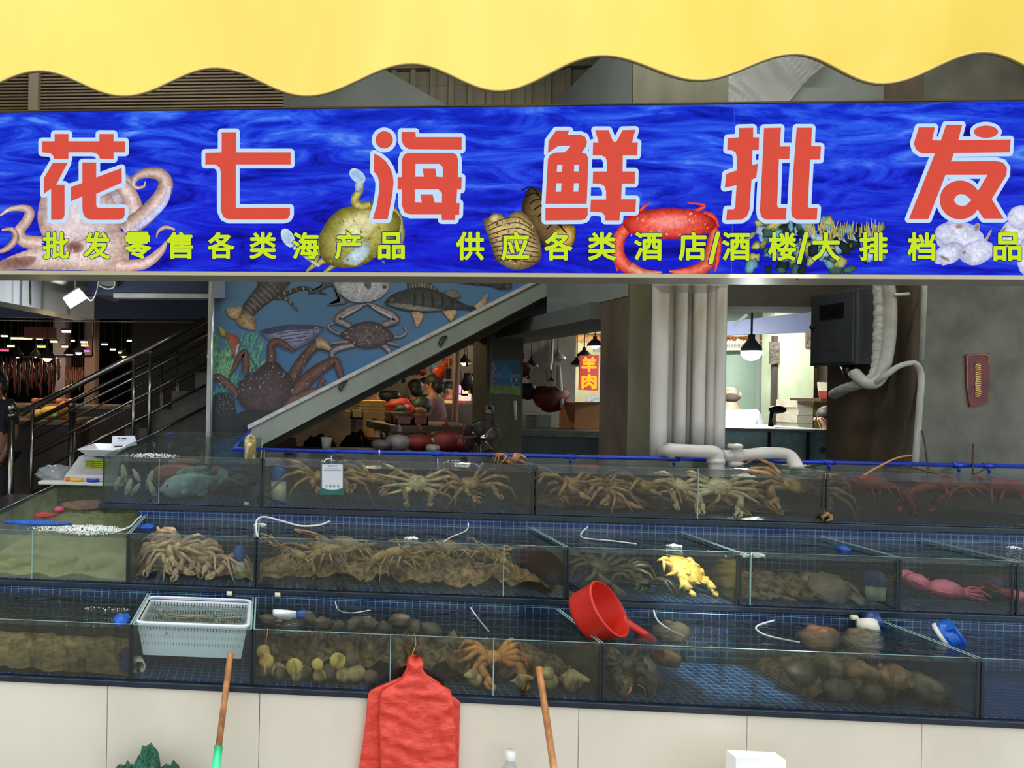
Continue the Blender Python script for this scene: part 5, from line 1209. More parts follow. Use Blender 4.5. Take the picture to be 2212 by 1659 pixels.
def bent(name, label, pts, r, extra=()):
    a = P(*pts[0]); t = thing(name, label, 'pipe', a, 'white outlet pipes over the crab tank')
    MB().tube(smooth_pts([P(*q) for q in pts], 6), r, 16).build('pipe_body', mPVC, t, True)
    for q, k_ in extra:
        c = P(*q[:3]); d = Vector(k_); MB().tube([c-d, c+d], r*1.16, 16).build('fitting', mPVC, t, True)
bent('outlet_pipe', 'white outlet pipe with an elbow turning down under the riser pipes', [(1437, 980, 3.98), (1444, 975, 3.90), (1460, 973, 3.86), (1500, 975, 3.84), (1532, 976, 3.83), (1545, 980, 3.83), (1547, 992, 3.83), (1547, 1014, 3.83)], .034, (((1449, 974, 3.88), (.012, 0, 0)), ((1546, 996, 3.83), (0, 0, .012))))
bent('outlet_pipe', 'white outlet pipe with a valve bending down right of the risers', [(1562, 985, 3.88), (1600, 984, 3.87), (1650, 979, 3.86), (1690, 980, 3.85), (1706, 986, 3.84), (1716, 1000, 3.82), (1722, 1014, 3.80)], .030, (((1590, 984, 3.87), (.02, 0, 0)),))
q = P(1588, 975, 3.86); MB_ = MB().lathe([(.012, -.02), (.012, .014), (.030, .016), (.034, .026), (.030, .036), (.001, .038)], q, 16); single(MB_, 'valve_handle', mPVC, 'white round valve knob on the bending outlet pipe', 'valve')
q = P(1588, 1002, 3.87); single(MB().lathe([(.022, -.012), (.038, -.012), (.038, .006), (.022, .016), (.022, .03)], q, 16, capb=True), 'stop_valve', mPVC, 'white pipe cap under the valve on the bending outlet pipe', 'valve')
# plastic film round the pipes
mFilm = glassM('crumpled clear film', (226, 226, 222), rough=.3, film=(214, 214, 208), ffac=.34, ior=1.25)
def film(name, label, rows, seed, amp=.05):
    rng = random.Random(seed); o = Vector((seed*7.7, 0, 0)); m = MB(); nv = len(rows)-1
    def fn(u, v):
        t = v*nv; i = min(int(t), nv-1); f_ = t-i; (ya, la, ra, Ya), (yb, lb_, rb_, Yb) = rows[i], rows[i+1]
        p = P(la+(lb_-la)*f_+((ra+(rb_-ra)*f_)-(la+(lb_-la)*f_))*u, ya+(yb-ya)*f_, Ya+(Yb-Ya)*f_)
        k = noise.noise(Vector((p.x*5+p.z*4, p.z*3, 0))+o)+.8*abs(noise.noise(Vector((p.x*13+p.z*10, p.z*4, 2))+o))
        return p+Vector((0, -amp*k, 0))
    m.grid(fn, 46, 30); return single(m, name, mFilm, label, 'plastic film', 'clear film round the riser pipes')
film('plastic_film', 'clear plastic film bunched round the riser pipes just below the sign', [(560, 1396, 1572, 3.98), (596, 1402, 1566, 3.97), (618, 1412, 1560, 3.96), (634, 1430, 1532, 4.0)], 2, .03)
film('plastic_film', 'big crumpled clear film spread above the sign at the pipes', [(70, 1640, 1830, 4.27), (125, 1600, 1792, 4.25), (180, 1560, 1740, 4.24), (235, 1556, 1690, 4.22), (300, 1560, 1650, 4.22)], 5, .06)
# ================================================================ payment card on the glass
mCardG = M('green card', (24, 104, 92), (20, 88, 80), .3); mCardW = M('white card face', (222, 226, 240), None, .35); mInkK = M('black print', (36, 36, 44), None, .6)
pc = lambda x, y: P(x, y, Y1-.012)
a, b_ = pc(692, 1001), pc(743, 1069)
t = thing('payment_card', 'green and white payment card standing against the top-row glass', 'card', (a.x, Y1-.012, b_.z))
MB().prism([pc(692, 1002), pc(743, 1000), pc(743, 1069), pc(692, 1069)], (0, .008, 0)).build('green_board', mCardG, t)
Rr = lambda x, y: P(680+x/18.43, 990+y/18.43, Y1-.0125)
MB().prism([Rr(x, y) for x, y in [(290, 240), (1112, 245), (1110, 1165), (1040, 1205), (900, 1240), (700, 1252), (520, 1240), (380, 1205), (285, 1165)]], (0, .0006, 0)).build('white_panel', mCardW, t)
ink = MB(); Rk = lambda x, y: P(680+x/18.43, 990+y/18.43, Y1-.0130)
def bar(x0, x1, y0, y1): ink.add([Rk(x0, y0), Rk(x1, y0), Rk(x1, y1), Rk(x0, y1)], [(0, 1, 2, 3)])
bar(345, 1060, 483, 497)
for x in range(540, 870, 72): bar(x, x+54, 280, 290); bar(x+18, x+32, 280, 330); bar(x, x+54, 302, 310); bar(x+4, x+48, 322, 332)
for x in range(420, 985, 38): bar(x, x+24, 400, 406); bar(x+4, x+10, 400, 430); bar(x+8, x+26, 424, 430)
ink.build('printed_text', mInkK, t)
ic = MB(); cols = []
for x, m_ in ((465, (120, 140, 170)), (620, (60, 64, 70)), (770, (80, 84, 80)), (930, (50, 110, 170))):
    c = MB(); pts = [Rk(x+46*math.cos(2*PI*i/20), 1115+46*math.sin(2*PI*i/20)) for i in range(20)]; inn = [Rk(x+24*math.cos(2*PI*i/20), 1115+24*math.sin(2*PI*i/20)) for i in range(20)]
    c.add(pts+inn, [(i, (i+1) % 20, 20+(i+1) % 20, 20+i) for i in range(20)]); c.build('round_icon', M('icon print', m_, None, .6), t)
wv = MB()
for y, x0, x1 in ((1330, 500, 900), (1365, 600, 800)): wv.add([Rk(x0, y), Rk(x1, y), Rk(x1, y+8), Rk(x0, y+8)], [(0, 1, 2, 3)])
wv.build('printed_line', M('pale green print', (110, 170, 156), None, .6), t)
single(MB().tube(smooth_pts([pc(700, 999), P(703, 993, Y1+.002), P(712, 991, Y1+.02), P(722, 996, Y1+.03)], 5), .003, 6), 'card_hook', mHose, 'clear hook holding the payment card on the glass rim', 'hook')
# ================================================================ scale and oddments on the shelf at the left
zs = Z2T+.001; YS0, YS1 = 4.42, 4.84
sc0 = PZ(84, 1042, zs+.02)
def at(px, py, Y): return P(px, py, Y)
a = P(82, 1040, YS0); b_ = P(230, 1046, YS0); zt2 = a.z
t = thing('shelf_board', 'white board laid across the deep middle-row tank under the scale', 'board', (a.x, YS0, zs))
MB().hexa([(a.x, YS0, zt2-.018), (b_.x+.25, YS0, zt2-.018), (b_.x+.25, YS1, zt2-.018), (a.x+.02, YS1, zt2-.018), (a.x, YS0, zt2), (b_.x+.25, YS0, zt2), (b_.x+.25, YS1, zt2), (a.x+.02, YS1, zt2)]).build('board_top', M('white board', (222, 222, 216), (200, 200, 194), .5), t, bevel=.003)
for x in (a.x+.05, b_.x+.12): MB().box(x, x+.03, YS0+.06, YS1-.02, Z2T, zt2-.018).build('bearer', mAlu, t)
zt2 += .0005
sx0, sx1 = P(148, 1000, 4.56).x, P(262, 1000, 4.56).x
t = thing('weighing_scale', 'grey electronic scale with a white pan on the board at the left', 'scale', ((sx0+sx1)/2, 4.6, zt2))
body = MB(); zA = zt2; zB = P(190, 984, 4.60).z
pr = [(4.46, zA), (4.46, zA+.03), (4.55, zB), (4.80, zB), (4.80, zA)]
body.prism([(sx0+.045*(1 if z > zA+.05 else 0), y, z) for y, z in pr], (0, 0, 0))
body = MB()
lft = [(sx0+(.07 if z > zA+.04 else 0), y, z) for y, z in pr]; rgt = [(sx1, y, z) for y, z in pr]
b0 = len(body.v); body.v += lft+rgt; n = 5
body.f += [tuple(range(n)), tuple(reversed(range(n, 2*n)))]+[(i, n+i, n+(i+1) % n, (i+1) % n) for i in range(n)]; body.m += [0]*(n+2)
body.build('body', M('grey scale plastic', (190, 188, 192), (170, 168, 172), .4, scale=8), t, bevel=.006)
def onface(x, y, off=.003):
    f_ = (P(x, y, 4.5).z-(zA+.03))/(zB-zA-.03); f_ = max(0, min(1, f_)); return P(x, y, 4.46+.09*f_-off)
lb2 = MB(); lb2.add([onface(183, 992), onface(240, 995), onface(240, 1014), onface(183, 1012)], [(0, 1, 2, 3)]); lb2.build('yellow_label', M('yellow label', (196, 206, 66), (150, 160, 40), .5, scale=50), t)
tx = MB()
for i in range(4): tx.add([onface(186, 995+i*4, .004), onface(238, 998+i*4, .004), onface(238, 999.3+i*4, .004), onface(186, 996.3+i*4, .004)], [(0, 1, 2, 3)])
tx.build('label_print', M('dark label print', (60, 70, 30), None, .6), t)
px0, px1 = P(170, 965, 4.45).x, P(262, 965, 4.45).x; zp = zB+.03
pan = MB(); pan.hexa([(px0+.05, 4.48, zB+.012), (px1-.05, 4.48, zB+.012), (px1-.05, 4.80, zB+.012), (px0+.05, 4.80, zB+.012), (px0, 4.42, zp+.025), (px1, 4.42, zp+.025), (px1, 4.86, zp+.025), (px0, 4.86, zp+.025)])
pan.f.pop(1); pan.m.pop(1)
pan.build('weighing_pan', M('white enamel pan', (232, 236, 246), None, .3), t, solid=.004)
MB().box(px0+.09, px1-.09, 4.52, 4.76, zB-.004, zB+.014).build('pan_support', M('dark support', (60, 60, 64), None, .5), t)
a, b_ = P(240, 966, 4.70), P(292, 966, 4.70); zc_ = P(262, 942, 4.70).z
t = thing('price_card', 'white card with small print propped at the end of the scale pan', 'card', (a.x, 4.70, a.z))
MB().prism([P(240, 969, 4.68), P(296, 962, 4.68), P(291, 941, 4.70), P(243, 942, 4.70)], (0, .006, 0)).build('card_face', mCardW, t)
tp = MB()
for x0, x1, y0, y1 in ((255, 258, 945, 948), (262, 273, 946, 948), (256, 268, 950, 951), (247, 268, 963, 966)): tp.prism([P(x0, y0, 4.672), P(x1, y0, 4.672), P(x1, y1, 4.672), P(x0, y1, 4.672)], (0, .001, 0))
tp.build('printed_text', mInkK, t)
mBagC = glassM('clear plastic bags', (220, 225, 228), rough=.1, film=(200, 206, 210), ffac=.35)
rng = random.Random(8); cb = P(118, 1028, 4.6); o_ = Vector((3, 4, 5))
single(MB().ell((cb.x, 4.62, zt2+.028), .11, .12, .05, 30, 16, fn=lambda u, v, d: 1+.25*noise.noise(d*3+o_)+.25*abs(noise.noise(d*8+o_))), 'bag_pile', mBagC, 'pile of clear plastic bags at the left end of the scale board', 'bag')
for px, py, r, cl, lb_ in ((146, 1037, .018, (226, 90, 40), 'orange cap at the front of the scale board'), (164, 1037, .045, (230, 180, 40), 'yellow ring at the front of the scale board'), (200, 1038, .042, (30, 60, 170), 'blue tape roll on the scale board')):
    q = P(px, py, YS0+.03); hgt = .026 if r < .04 else .022
    single(MB().lathe([(r*.6, 0), (r, 0), (r, hgt), (r*.6, hgt), (r*.6, 0)], (q.x, YS0+.05, zt2), 22), 'tape_roll', M('roll plastic', cl, None, .4), lb_, 'roll')
q = P(160, 1024, 4.5); single(MB().tube([(q.x, 4.50, zt2+.0), (q.x, 4.50, zt2+.05), (q.x+.004, 4.50, zt2+.075)], [.016, .014, .005], 10), 'glue_bottle', mBagC, 'small clear tube standing on the scale board', 'tube')
lump(92, 1118, 3, .001, .001, .001, mNet, 'speck', 'speck', 'speck') if False else None
# ================================================================ staircase, poster wall, market behind
YP = 5.5
mInkP = printM('printed poster', False, 55, .38, rough=.45, scale2=15)
m, nt, b = newmat('poster sea print')
sp = node(nt, 'ShaderNodeSeparateXYZ'); tc = node(nt, 'ShaderNodeTexCoord'); nt.links.new(tc.outputs['Object'], sp.inputs[0])
f = noise_fac(nt, coords(nt, (1, 1, 1.6)), 1.8, 6, .6, .8)
mr = node(nt, 'ShaderNodeMapRange'); nt.links.new(sp.outputs['Z'], mr.inputs['Value']); mr.inputs['From Min'].default_value = .2; mr.inputs['From Max'].default_value = 1.1
a_ = node(nt, 'ShaderNodeMath', operation='MULTIPLY_ADD'); nt.links.new(f, a_.inputs[0]); a_.inputs[1].default_value = .7; a_.inputs[2].default_value = -.35
b2 = node(nt, 'ShaderNodeMath', operation='ADD', use_clamp=True); nt.links.new(mr.outputs[0], b2.inputs[0]); nt.links.new(a_.outputs[0], b2.inputs[1])
nt.links.new(ramp(nt, b2.outputs[0], [(0, l4((26, 92, 152))), (.5, l4((48, 108, 166))), (1, l4((82, 126, 168)))]), b.inputs['Base Color']); b.inputs['Roughness'].default_value = .35
pw = thing('sea_poster', 'big blue sea life poster panel on the side of the staircase', 'poster', (P(800, 900, YP).x, YP, 0.9))
MB().prism([P(x, y, YP) for x, y in [(461, 380), (1330, 380), (1330, 530), (536, 932), (536, 1000), (461, 1000)]], (0, .05, 0)).build('printed_panel', m, pw)
A = Art(lambda x, y: P(440+x/3.95, 580+y/3.95, YP), base=.0015)
RN = random.Random(21)
# coral
def coral(cx, cy_, w, h, n, c1, c2):
    for i in range(n):
        x = cx+RN.uniform(-w, w); y = cy_+RN.uniform(-h*.2, h); L = RN.uniform(.4, 1)*h*.6; lean = (x-cx)/w*.5
        A.strip([(x, y), (x+lean*L*.5+RN.uniform(-8, 8), y-L*.5), (x+lean*L+RN.uniform(-16, 16), y-L)], [16, 20, 9], c1, c2, 3)
coral(300, 640, 190, 150, 60, (118, 190, 160), (54, 120, 104))
coral(150, 780, 90, 190, 70, (150, 214, 160), (70, 150, 110))
coral(440, 820, 90, 90, 34, (130, 200, 150), (60, 130, 100)); coral(290, 950, 60, 80, 20, (90, 190, 170), (40, 120, 120)); coral(140, 1030, 70, 60, 18, (80, 180, 170), (40, 110, 110))
A.blob([(150, 540), (180, 545), (250, 560), (300, 600), (312, 650), (300, 700), (280, 760), (245, 745), (225, 660), (185, 590)], (170, 92, 70), (130, 66, 54))
A.blob([(130, 490), (170, 520), (190, 570), (160, 580), (135, 540)], (210, 190, 90), (150, 150, 70)); A.strip([(300, 640), (285, 690), (276, 750)], [18, 20, 12], (190, 206, 220), (110, 140, 170))
# big lobster
A.strip([(440, 60), (465, 110), (460, 165)], [16, 14, 8], (70, 66, 66), (40, 40, 44)); A.strip([(500, 40), (480, 110), (465, 150)], [14, 14, 6], (70, 66, 66), (40, 40, 44))
A.strip([(700, 110), (770, 90), (850, 60)], [20, 16, 14], (60, 60, 62), (34, 36, 40))
A.strip([(590, 240), (680, 222), (760, 190), (850, 165), (940, 190), (1050, 222)], [34, 40, 36, 30, 24, 8], (66, 62, 62), (34, 34, 38))
A.strip([(580, 250), (650, 252), (710, 260), (760, 310), (808, 368)], [26, 26, 22, 18, 6], (86, 80, 74), (40, 38, 40))
A.strip([(740, -60), (660, 40), (580, 150), (500, 230), (430, 300), (370, 370), (330, 420)], [230, 225, 200, 165, 140, 120, 100], (88, 84, 88), (44, 44, 52))
for i in range(9):
    t = i/8; x, y = 590-t*230, 150+t*230; w = 95-t*44
    A.strip([(x-w*.66, y-w*.62), (x+10, y+6), (x+w*.6, y+w*.62)], [5, 12, 6], (156, 148, 142), (70, 68, 72), 5)
A.blob([(330, 330), (270, 330), (195, 340), (205, 390), (250, 430), (300, 420)], (206, 180, 140), (150, 124, 92)); A.blob([(280, 430), (340, 390), (420, 400), (445, 500), (430, 530), (340, 510), (300, 490)], (190, 160, 124), (130, 104, 82))
for i in range(26): A.oval(RN.uniform(540, 720), RN.uniform(60, 240), RN.uniform(4, 10), RN.uniform(3, 6), (60, 58, 62), (76, 74, 78), RN.uniform(0, 3), 8)
for q in ((690, 215), (740, 196), (790, 180), (850, 172), (910, 184), (970, 200), (650, 252), (700, 258), (740, 290), (775, 330)): A.strip([(q[0]-5, q[1]-16), (q[0]+3, q[1]+16)], [9, 9], (182, 164, 140), (140, 122, 104), 2)
# pomfret
A.blob([(1110, 90), (1040, 85), (975, 50), (1010, 110), (1000, 160), (880, 212), (960, 208), (1050, 160), (1120, 140)], (70, 84, 96), (46, 58, 72), k=3)
A.blob([(1100, 140), (1150, 190), (1180, 260), (1235, 285), (1150, 312), (1050, 312), (1130, 296), (1165, 268)], (120, 118, 124), (80, 84, 96), k=3)
A.blob([(1100, 80), (1180, 40), (1320, 20), (1460, 50), (1550, 90), (1578, 140), (1560, 200), (1490, 260), (1380, 290), (1270, 286), (1190, 240), (1130, 170)], (206, 204, 212), (160, 166, 180))
A.oval(1395, 135, 32, 44, (74, 86, 104), (110, 120, 136), -.5); A.oval(1540, 160, 20, 20, (26, 28, 34), (120, 124, 130))
# perch
A.blob([(1745, 170), (1745, 80), (1800, 75), (1880, 90), (1950, 140), (2000, 200), (1870, 180)], (96, 96, 96), (50, 52, 56), k=3)
for i in range(9): A.line([(1755+i*26, 86+i*8), (1752+i*27, 172+i*3)], 4, (176, 170, 160))
A.blob([(1775, 370), (1866, 385), (1860, 440), (1815, 502), (1790, 440)], (214, 178, 140), (160, 128, 100), k=4); A.blob([(2035, 360), (2155, 358), (2130, 430), (2100, 450), (2060, 400)], (214, 178, 140), (160, 128, 100), k=4)
A.blob([(2040, 205), (2120, 178), (2170, 200), (2190, 245), (2080, 250)], (140, 128, 118), (90, 92, 96), k=4)
A.blob([(2280, 330), (2340, 290), (2412, 205), (2420, 260), (2390, 330), (2340, 380), (2290, 365)], (190, 164, 132), (130, 116, 104), k=4)
A.blob([(1543, 285), (1600, 228), (1690, 190), (1800, 165), (1900, 168), (2020, 205), (2140, 262), (2240, 312), (2310, 330), (2310, 360), (2200, 348), (2060, 360), (1900, 372), (1760, 366), (1640, 340), (1552, 305)], (70, 76, 82), (34, 40, 46))
A.blob([(1560, 300), (1650, 335), (1800, 362), (1950, 366), (2050, 355), (1900, 330), (1700, 300)], (150, 146, 136), (96, 98, 98))
for x in (1790, 1865, 1945, 2030, 2110): A.strip([(x, 190+(x-1790)*.2), (x+8, 260+(x-1790)*.15), (x, 330)], [22, 26, 8], (24, 28, 34), (44, 50, 56))
A.oval(1602, 268, 15, 15, (14, 14, 16), (150, 130, 80))
# dark fish top right
A.blob([(2050, 70), (2300, 55), (2700, 70), (2620, 110), (2600, 150), (2530, 180), (2440, 150), (2250, 130), (2100, 100)], (70, 70, 68), (38, 40, 44))
A.oval(2590, 150, 34, 28, (90, 88, 84), (40, 42, 46))
for i in range(30): A.oval(RN.uniform(2150, 2560), RN.uniform(75, 140), RN.uniform(5, 14), RN.uniform(3, 6), (120, 120, 112), (60, 62, 64), 0, 8)
# silver blue fish
A.blob([(480, 530), (600, 500), (720, 480), (880, 482), (1000, 492), (1028, 508), (985, 560), (900, 630), (790, 690), (690, 690), (600, 640), (520, 580)], (150, 156, 190), (84, 90, 130))
A.blob([(490, 530), (720, 484), (900, 486), (1026, 506), (900, 520), (700, 530), (560, 560)], (70, 78, 118), (52, 58, 96))
for i in range(4): A.line([(620+i*30, 560+i*24), (760+i*20, 540+i*26), (880+i*5, 530+i*24)], 7, (58, 64, 104))
A.oval(962, 522, 17, 21, (20, 22, 30), (196, 196, 200))
# swimming crab
CB, CE = (124, 112, 116), (56, 46, 52)
for pts, w in (([(1250, 495), (1190, 465), (1140, 440), (1165, 400), (1250, 350), (1330, 318), (1385, 308)], [54, 60, 62, 64, 60, 40, 10]), ([(1520, 492), (1580, 465), (1640, 445), (1610, 400), (1530, 360), (1450, 320), (1390, 298)], [54, 60, 62, 64, 60, 40, 10]),
               ([(1210, 575), (1120, 545), (1065, 505), (1075, 480), (1130, 462)], [26, 24, 24, 18, 6]), ([(1610, 590), (1690, 575), (1726, 540), (1710, 505), (1688, 485)], [26, 24, 22, 16, 6]),
               ([(1235, 625), (1140, 630), (1050, 652)], [30, 26, 10]), ([(1560, 632), (1640, 650), (1702, 668)], [28, 24, 10]), ([(1280, 650), (1190, 670), (1110, 700), (1092, 740), (1100, 790)], [50, 50, 54, 44, 14]), ([(1520, 650), (1570, 690), (1595, 735)], [46, 46, 20])):
    A.strip(pts, w, (176, 164, 168), CE)
A.strip([(1170, 420), (1260, 368), (1350, 326)], [26, 30, 14], (206, 200, 204), (130, 116, 124)); A.strip([(1610, 420), (1520, 372), (1430, 326)], [26, 30, 14], (206, 200, 204), (130, 116, 124))
A.blob([(1160, 570), (1220, 520), (1290, 475), (1400, 452), (1500, 470), (1570, 520), (1622, 585), (1560, 640), (1480, 672), (1390, 682), (1300, 665), (1230, 620)], (110, 98, 104), (54, 44, 52))
for i in range(70):
    a = RN.uniform(0, 6.28); q = math.sqrt(RN.random()); A.oval(1395+190*q*math.cos(a), 572+85*q*math.sin(a), RN.uniform(5, 16), RN.uniform(3, 7), (190, 178, 180) if i % 2 else (44, 36, 44), (110, 96, 104), RN.uniform(0, 3), 8)
# king crab
KC, KE = (124, 84, 76), (50, 30, 32)
for pts, w in (([(610, 900), (570, 830), (580, 740), (575, 660), (620, 622), (690, 650), (778, 714)], [90, 84, 76, 66, 62, 54, 14]), ([(720, 1000), (770, 900), (830, 800), (900, 710), (950, 660), (1000, 650), (1075, 700)], [86, 96, 90, 80, 84, 90, 30]),
               ([(760, 1080), (860, 970), (960, 880), (1060, 815), (1120, 790), (1150, 850), (1180, 950)], [110, 120, 110, 90, 74, 64, 50]), ([(300, 1090), (230, 1010), (150, 940), (90, 930), (70, 990)], [60, 70, 66, 60, 30]),
               ([(350, 900), (360, 810), (350, 720), (300, 760), (260, 850), (215, 930)], [60, 64, 60, 50, 36, 14]), ([(560, 1230), (700, 1160), (850, 1080), (960, 1040), (1030, 1030)], [90, 96, 80, 50, 20]), ([(980, 1060), (1000, 980), (1030, 940)], [40, 50, 40])):
    A.strip(pts, w, KC, KE)
A.strip([(960, 640), (1010, 640), (1078, 690)], [80, 90, 30], (196, 176, 140), (140, 110, 84))
A.blob([(290, 1010), (340, 920), (440, 880), (520, 810), (620, 800), (690, 870), (750, 930), (770, 1010), (700, 1150), (620, 1230), (500, 1260), (380, 1220), (290, 1120)], (84, 66, 70), (40, 28, 32))
for i in range(150):
    a = RN.uniform(0, 6.28); q = math.sqrt(RN.random()); x, y = 530+230*q*math.cos(a), 1010+190*q*math.sin(a)
    A.oval(x, y, RN.uniform(5, 18), RN.uniform(4, 9), (176, 160, 166) if (i % 3 == 0 and y < 1050) else (40, 28, 32), (96, 74, 78), RN.uniform(0, 3), 9, .3, RN)
for i in range(60):
    t = RN.random(); k_ = RN.choice([((720, 1000), (950, 660)), ((760, 1080), (1120, 790)), ((600, 880), (575, 660)), ((300, 1090), (90, 930))]); x = k_[0][0]+(k_[1][0]-k_[0][0])*t; y = k_[0][1]+(k_[1][1]-k_[0][1])*t
    A.oval(x+RN.uniform(-28, 28), y+RN.uniform(-28, 28), RN.uniform(4, 12), RN.uniform(3, 7), (206, 176, 160) if i % 2 else (70, 40, 38), (120, 80, 72), RN.uniform(0, 3), 8)
# black rocks
A.blob([(84, 1120), (110, 1070), (180, 1060), (240, 1090), (275, 1180), (262, 1300), (280, 1420), (84, 1420)], (34, 32, 36), (22, 20, 24))
A.blob([(262, 1290), (300, 1230), (420, 1200), (560, 1220), (640, 1230), (500, 1320), (400, 1380), (300, 1420), (250, 1400)], (30, 27, 30), (20, 18, 20))
for i in range(80): A.oval(RN.uniform(120, 300), RN.uniform(1070, 1240), RN.uniform(3, 8), RN.uniform(2, 4), (150, 146, 150), (60, 58, 62), RN.uniform(0, 3), 7)
A.build('sea_life_print', mInkP, pw)
# stair stringer with a pale top ledge, end post of the poster wall
mStr = M('grey steel paint', (150, 158, 148), (136, 144, 136), .6, scale=4); mLedge = M('pale ledge', (214, 216, 214), (180, 182, 182), .5, scale=14, stretch=(1, 1, 2))
st = MB().prism([P(x, y, 5.36) for x, y in [(536, 925), (1190, 594), (1420, 478), (1420, 524), (1182, 640), (1168, 645), (556, 967), (540, 960)]], (0, .14, 0))
struct('beam_stair', st, mStr)
st = MB().prism([P(x, y, 5.345) for x, y in [(534, 920), (1420, 473), (1420, 480), (536, 927)]], (0, .155, 0))
struct('trim_3', st, mLedge)
for i, (px, py) in enumerate(((951, 748), (735, 845))):
    q = [P(px, py, 5.35), P(px+8, py-14, 5.345), P(px+14, py-22, 5.35), P(px+2, py-18, 5.345), P(px-4, py-4, 5.35)]
    single(MB().tube(smooth_pts(q, 4), .006, 6), 'rope_scrap', M('dark cord', (50, 46, 40), None, .8), 'scrap of dark cord tied on the grey stair beam, %s' % ('upper one' if i == 0 else 'lower one'), 'cord', 'cord scraps on the stair beam')
# soffit of the flight above the market
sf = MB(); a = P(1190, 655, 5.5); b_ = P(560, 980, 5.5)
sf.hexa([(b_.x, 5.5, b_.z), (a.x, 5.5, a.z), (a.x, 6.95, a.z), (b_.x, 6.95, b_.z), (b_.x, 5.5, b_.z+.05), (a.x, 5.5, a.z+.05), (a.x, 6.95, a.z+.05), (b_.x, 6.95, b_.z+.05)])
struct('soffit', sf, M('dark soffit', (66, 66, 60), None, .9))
mPost = M('aluminium post', (176, 180, 180), (150, 154, 154), .4, .4, scale=8)
q0, q1 = P(450, 1000, 5.44), P(459, 560, 5.44)
t = thing('corner_post', 'aluminium post at the left edge of the sea life poster', 'post', (q0.x, 5.44, q0.z))
w = .022
MB().hexa([(q0.x-w, 5.42, q0.z), (q0.x+w, 5.42, q0.z), (q0.x+w, 5.48, q0.z), (q0.x-w, 5.48, q0.z), (q1.x-w, 5.42, q1.z), (q1.x+w, 5.42, q1.z), (q1.x+w, 5.48, q1.z), (q1.x-w, 5.48, q1.z)]).build('post_body', mPost, t)
MB().tube([q0+Vector((.018, -.03, 0)), q1+Vector((.010, -.03, 0))], .009, 8).build('bright_strip', M('polished strip', (226, 232, 236), None, .2, .7), t, True)
a, b_ = P(463, 560, 5.40), P(486, 644, 5.40); struct('trim_4', MB().box(a.x, b_.x, 5.40, 5.46, b_.z, a.z), M('grey blue flashing', (120, 130, 146), None, .5))
# navy fascias at the left
a, b_ = P(150, 540, 5.7), P(464, 640, 5.7); struct('wall_fascia', MB().box(a.x, b_.x, 5.7, 5.76, b_.z, a.z), mNavy)
a, b_ = P(246, 634, 5.68), P(462, 645, 5.68); struct('trim_5', MB().box(a.x, b_.x, 5.66, 5.77, b_.z, a.z), mWhiteTrim)
a, b_ = P(-200, 640, 7.4), P(470, 690, 7.4); struct('wall_fascia_inner', MB().box(a.x, b_.x, 7.4, 7.46, b_.z, a.z), M('dull navy board', (40, 54, 78), (34, 46, 66), .6, scale=3))
a, b_ = P(-200, 690, 7.38), P(470, 696, 7.38); struct('trim_6', MB().box(a.x, b_.x, 7.36, 7.47, b_.z, a.z), M('brown grey trim', (136, 122, 112), None, .5))
a, b_ = P(213, 596, 5.66), P(252, 620, 5.66)
t = thing('junction_box', 'small grey junction box with a looped cable on the navy fascia', 'electrical box', (a.x, 5.66, b_.z))
MB().box(a.x, b_.x, 5.60, 5.70, b_.z, a.z).build('box_body', M('grey box', (120, 124, 124), None, .5), t, bevel=.004)
MB().tube(smooth_pts([P(222, 598, 5.59), P(240, 596, 5.58), P(247, 606, 5.58), P(246, 620, 5.58), P(232, 624, 5.58), P(212, 616, 5.58)], 5), .006, 6).build('cable', mHose, t, True)
# white overhead box beam with lamps
A0, B0 = P(-60, 638, 4.75), P(203, 691, 6.5); ztop = P(0, 560, 5).z+.1
z0 = (A0.z+B0.z)/2
t = struct('beam_left', MB().hexa([(A0.x, A0.y, z0), (B0.x, B0.y, z0), (B0.x-.2, B0.y+.1, z0), (A0.x-.2, A0.y+.1, z0), (A0.x, A0.y, z0+.65), (B0.x, B0.y, z0+.65), (B0.x-.2, B0.y+.1, z0+.65), (A0.x-.2, A0.y+.1, z0+.65)]), M('white panel', (206, 212, 216), (190, 196, 202), .5, scale=3))
for fr in (.33, .50, .74):
    q = A0.lerp(B0, fr); struct('trim_7', MB().box(q.x-.012, q.x+.012, q.y-.02, q.y-.005, z0, z0+.6), M('seam strip', (120, 126, 134), None, .5))
q = P(110, 598, 5.1); e2 = P(250, 644, 6.4)
struct('trim_8', MB().tube([q, e2], .035, 6), M('grey rail', (120, 118, 112), None, .5))
def lamp_light(name, loc, energy, color, size=.05, parent=None):
    l = bpy.data.lights.new(name, 'POINT'); l.energy = energy; l.color = color; l.shadow_soft_size = size
    o = bpy.data.objects.new(name, l); C.objects.link(o); o.location = loc
    if parent: o.parent = parent; o.location = Vector(loc)-origin(parent)
    return o
mLit = EM('lit lamp face', (250, 252, 255), 3.0)
q = P(161, 643, 5.25); t = thing('floodlight', 'small lit white floodlight on a bracket under the sign at the left', 'lamp', q)
R = Matrix.Rotation(-.55, 3, 'Y') @ Matrix.Rotation(.5, 3, 'X')
fl = MB(); fl.obox(q, R @ Vector((.072, 0, 0)), R @ Vector((0, .02, 0)), R @ Vector((0, 0, .050))); fl.build('housing', M('pale blue housing', (190, 200, 222), None, .4), t, bevel=.006)
fc = MB(); fc.obox(q+R @ Vector((0, -.022, 0)), R @ Vector((.062, 0, 0)), R @ Vector((0, .002, 0)), R @ Vector((0, 0, .041))); fc.build('lit_face', mLit, t)
MB().tube(smooth_pts([q+Vector((0, .03, .03)), q+Vector((-.02, .08, .16)), q+Vector((-.04, .1, .30))], 4), .007, 6).build('bracket', M('white bracket', (200, 204, 206), None, .4), t, True)
